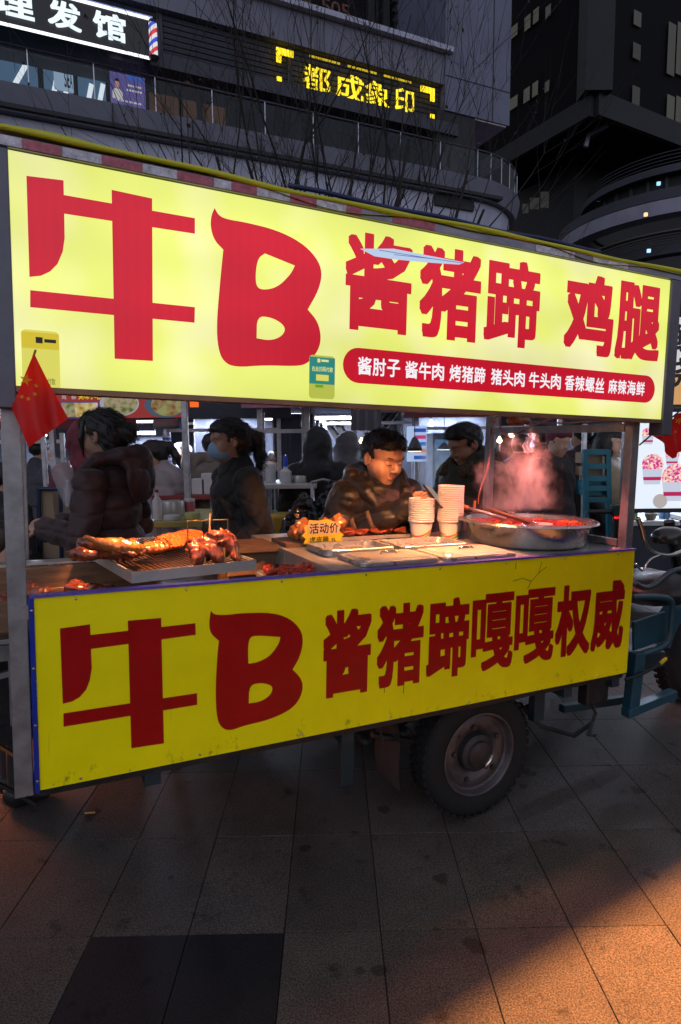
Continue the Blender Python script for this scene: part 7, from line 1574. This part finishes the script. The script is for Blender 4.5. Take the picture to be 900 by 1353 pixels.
# core under the overhang
MB().add([pl3(p, z) for z in (0, zt0 - .8) for p in (at(757, 300, 44), at(1000, 300, 52), back, at(600, 300, 56))], [(0, 3, 2, 1), (4, 5, 6, 7), (0, 1, 5, 4), (1, 2, 6, 5), (2, 3, 7, 6), (3, 0, 4, 7)]).build('core', TS, TWR)
MB().tube([Vector(pl3(at(803, 155, 40), at(803, 155, 40).z)), Vector(pl3(at(801, 165, 40), at(801, 166, 40).z)), Vector(pl3(at(778, 178, 40), at(778, 178, 40).z)), Vector(pl3(at(774, 194, 40), at(774, 194, 40).z))], .14, 8).build('drain_pipe', GPL, TWR)
for x0, x1, y0, y1 in ((690, 698, 270, 282), (700, 712, 262, 277), (714, 725, 254, 275)):
    a = at(x0, y1, 43.5); b = at(x1, y0, 43.5); MB().box((a.x - to.x, 43.4 - to.y, a.z), (b.x - to.x, 43.5 - to.y, b.z)).build('window', LW[2], TWR)
# curved balconies of the tower base
BC = at(900, 300, 40)
def arc_band(R, z0, z1, th, nm, m_, a0=PI * .70, a1=PI * 1.75):
    n = 28; V = []; F = []
    for i in range(n + 1):
        a = a0 + (a1 - a0) * i / n
        for r_, z in ((R, z0), (R, z1), (R - th, z1), (R - th, z0)): V.append((BC.x - to.x + r_ * math.cos(a), BC.y - to.y + r_ * math.sin(a) * 1.0, z))
    for i in range(n):
        for k in range(4): F.append((i*4+k, i*4+(k+1) % 4, (i+1)*4+(k+1) % 4, (i+1)*4+k))
    MB().add(V, F).build(nm, m_, TWR, smooth='auto')
RB = 5.8; yb = 40 - RB
zz = lambda py: at(880, py, yb).z
arc_band(RB + 1.3, zz(283), zz(264), 1.0, 'balcony_fascia', conc('tower_fascia', (.26, .26, .34))); arc_band(RB + 1.3, zz(263), zz(249), .8, 'balcony_upstand', GPM)
arc_band(RB, zz(216), zz(206), 1.0, 'balcony_fascia', GPM); arc_band(RB - .6, zz(249), zz(216), .3, 'balcony_glazing', GPD)
for k in range(5): arc_band(RB - .4, zz(204 - k * 5), zz(203 - k * 5), .06, 'balcony_rail', GPM)
arc_band(RB - .3, zz(326), zz(313), .8, 'balcony_fascia', GPM); arc_band(RB + .2, zz(299), zz(297), .4, 'canopy_edge', conc('canopy_edge', (.2, .17, .15)))
for k in range(4): arc_band(RB - .3, zz(312 - k * 3.5), zz(311 - k * 3.5), .05, 'balcony_rail', GPM)
for k in range(14):
    a = PI * (.95 + .75 * k / 13); MB().bar((BC.x - to.x + (RB - .55) * math.cos(a), BC.y - to.y + (RB - .55) * math.sin(a), zz(249)), (BC.x - to.x + (RB - .55) * math.cos(a), BC.y - to.y + (RB - .55) * math.sin(a), zz(216)), .16).build('mullion', GPM, TWR)
for px, py, c in ((854, 283, (1.0, .6, .3)), (858, 331, (.4, .7, 1.0)), (871, 242, (.3, .6, .8))):
    p = at(px, py, 33); MB().box((p.x - .08 - to.x, p.y - to.y, p.z - .08), (p.x + .08 - to.x, p.y + .1 - to.y, p.z + .08)).build('small_lamp', glow('lamp_%d' % px, c, 1.5), TWR)
# far blocks closing the street
def block(label, px0, px1, Y, h, m_, sc=1):
    a = at(px0, 583, Y); b = at(px1, 583, Y); t = thing('far_building', label, 'building', ((a.x + b.x) / 2, Y, 0), group='buildings closing the street'); W = (b.x - a.x) / 2
    MB().box((-W, 0, 0), (W, 15, h)).build('wall', m_, t)
    return t
fbk = block('unlit dark block closing the gap between podium and tower', 500, 800, 75, 80, TD)
fbk = block('low lit shop block behind the market stalls on the right', 640, 1250, 30, 4.2, GPD)
for k in range(8): MB().box((-10 + k * 2.6, -.05, .3), (-8 + k * 2.6, -.02, 3.2)).build('shop_window', glow('shop_far_%d' % (k % 3), ((.3, .34, .5), (.45, .28, .14), (.25, .25, .3))[k % 3], .15), fbk)

# ------------------------------------------------------------------ bare trees
BARK = mat('dark_bark', (.016, .012, .012), .85, var=.3, vscale=20, bump=.3)
DRY = mat('dry_leaves', (.07, .035, .02), .8, objvar=.2)
def tree(label, base, H, seed, nst, spread):
    rg = random.Random(seed); t = thing('bare_tree', label, 'tree', base, group='bare trees behind the cart'); tk = MB(); br = MB(); lv = MB(); cnt = [0]
    def grow(p, d, r, ln, dep):
        pts = [p]; rs_ = [r]; q = p.copy(); dd = d.copy()
        for i in range(5):
            dd = (dd + Vector((rg.uniform(-.13, .13), rg.uniform(-.13, .13), rg.uniform(-.03, .10)))).normalized(); q = q + dd * ln / 5; pts.append(q.copy()); rs_.append(r * (1 - .14 * (i + 1)))
        br.tube(pts, rs_, 5 if r > .008 else 4, False); cnt[0] += 1
        if dep == 0:
            if rg.random() < .35:
                for _ in range(2):
                    c = pts[rg.randint(2, 5)] + Vector((rg.uniform(-.02, .02), rg.uniform(-.02, .02), -.01)); e = Vector((rg.uniform(-1, 1), rg.uniform(-1, 1), rg.uniform(-1, 1))).normalized() * .025; f_ = e.orthogonal().normalized() * .012
                    lv.add([c - e, c + f_, c + e, c - f_], [(0, 1, 2, 3)])
            return
        for k in range(rg.randint(2, 4)):
            i = rg.randint(2, 5); an = rg.uniform(0, 6.28); ax = dd.orthogonal().normalized(); ax = Matrix.Rotation(an, 3, dd) @ ax; nd_ = (dd + ax * rg.uniform(.35, .75) + Vector((0, 0, .15))).normalized(); grow(pts[i], nd_, max(.0028, rs_[i] * .56), ln * rg.uniform(.55, .8), dep - 1)
    tk.tube([(0, 0, 0), (.02, 0, .8), (0, .02, H * .3)], [.09, .075, .06], 10)
    for k in range(nst):
        an = 2 * PI * k / nst + rg.uniform(-.3, .3); d = Vector((math.cos(an) * spread, math.sin(an) * spread * .7, 1)).normalized(); grow(Vector((0, .02 * 0, H * .3)) + Vector((0, .02, 0)), d, rg.uniform(.04, .054), H * rg.uniform(.36, .46), 3)
    tk.build('trunk', BARK, t, smooth=True); br.build('crown', BARK, t, recalc=False); struct(lv.build('dry_leaves', DRY, t, recalc=False), 'stuff')
    return t
tree('bare tree with thin upright limbs behind the cart sign below the yellow neon', (at(415, 583, 7.0).x, 7.0, 0), 6.6, 11, 7, .55); tree('second bare tree with dry leaves nearer the rounded balcony end', (at(520, 583, 7.6).x, 7.6, 0), 6.2, 5, 6, .5); tree('bare sapling behind the tarpaulin below the louvres', (at(330, 583, 7.4).x, 7.4, 0), 6.4, 23, 8, .75); tree('low bare tree between the other bare trees', (at(470, 583, 6.6).x, 6.6, 0), 4.6, 31, 7, .8)
# ------------------------------------------------------------------ neighbouring stall out of frame: its lamp throws the orange pool on the paving, its front board cuts it off
ns_ = thing('neighbour_stall', 'neighbouring stall front with hanging board and warm work lamps', 'market stall', (2.0, 1.0, 0))
LP = Vector((2.0, 1.0, 2.0)); e0, e1 = LP.lerp(Vector((.30, 1.56, 0)), .5), LP.lerp(Vector((1.234, 2.126, 0)), .5); ed = (e1 - e0).normalized()
b0, b1 = e0 - ed * .25, e1 + ed * 1.2
def n_(p): return p - Vector((2.0, 1.0, 0))
MB().add([n_(Vector((p.x + ox, p.y + oy, z))) for p in (b0, b1) for z in (1.0, 2.3) for ox, oy in ((0, 0), (-.01, .016))], [(0, 2, 6, 4), (1, 5, 7, 3), (0, 4, 5, 1), (2, 3, 7, 6), (0, 1, 3, 2), (4, 6, 7, 5)]).build('front_board', mat('stall_board', (.25, .2, .15), .7, var=.2), ns_)
MB().box((-.04, -.3, 0), (0, -.26, 2.4)).build('post', STEEL, ns_); MB().bar(n_(Vector((b1.x, b1.y, 0))), n_(Vector((b1.x, b1.y, 2.3))), .04).build('post', STEEL, ns_); MB().bar((-.02, -.28, 2.38), n_(Vector((b1.x, b1.y, 2.32))), .04).build('rail', STEEL, ns_)
def work_lamp(p, tgt, W, size, col, blend, soft):
    o = Vector(n_(Vector(p)))
    MB().lathe([(.02, .12), (.05, .1), (.1, .02), (.095, .02), (.045, .095), (.015, .11)], 18, tuple(o)).build('lamp_shade', GREYMETAL, ns_, smooth=True); MB().lathe([(0, .03), (.03, .04), (.03, .07), (0, .08)], 12, tuple(o)).build('bulb', MATS['hot_bulb'], ns_, smooth=True)
    ld = bpy.data.lights.new('work_lamp_light', 'SPOT'); ld.energy = W; ld.color = col; ld.spot_size = math.radians(size); ld.spot_blend = blend; ld.shadow_soft_size = soft
    lo = bpy.data.objects.new('work_lamp_light', ld); COL.objects.link(lo); lo.parent = ns_; lo.location = o; lo.rotation_euler = (Vector(tgt) - Vector(p)).to_track_quat('-Z', 'Y').to_euler()
work_lamp(LP, (1.0, 1.65, 0), 2000, 70, (1.0, .37, .10), .5, .06)
work_lamp((2.6, 2.1, 1.7), (1.15, 2.05, 0), 30, 75, (1.0, .25, .10), 1.0, .1)
# red glow under the neighbouring stall on the left
nl2 = thing('stall_heater', 'small red glowing heater standing on the paving behind the side table', 'heater', (-2.1, 3.0, 0)); MB().box((-.15, -.08, 0), (.15, .08, .3)).build('heater_body', DARKMETAL, nl2, bevel=.01); MB().box((-.13, -.09, .06), (.13, -.081, .26)).build('heater_bars', glow('heater_glow', (1.0, .18, .04), 4), nl2)
ld = bpy.data.lights.new('heater_light', 'AREA'); ld.shape = 'RECTANGLE'; ld.size = .26; ld.size_y = .2; ld.energy = 8; ld.color = (1.0, .26, .10); lo = bpy.data.objects.new('heater_light', ld); COL.objects.link(lo); lo.parent = nl2; lo.location = (.17, -.02, .32); lo.rotation_euler = (0, math.radians(-55), 0)
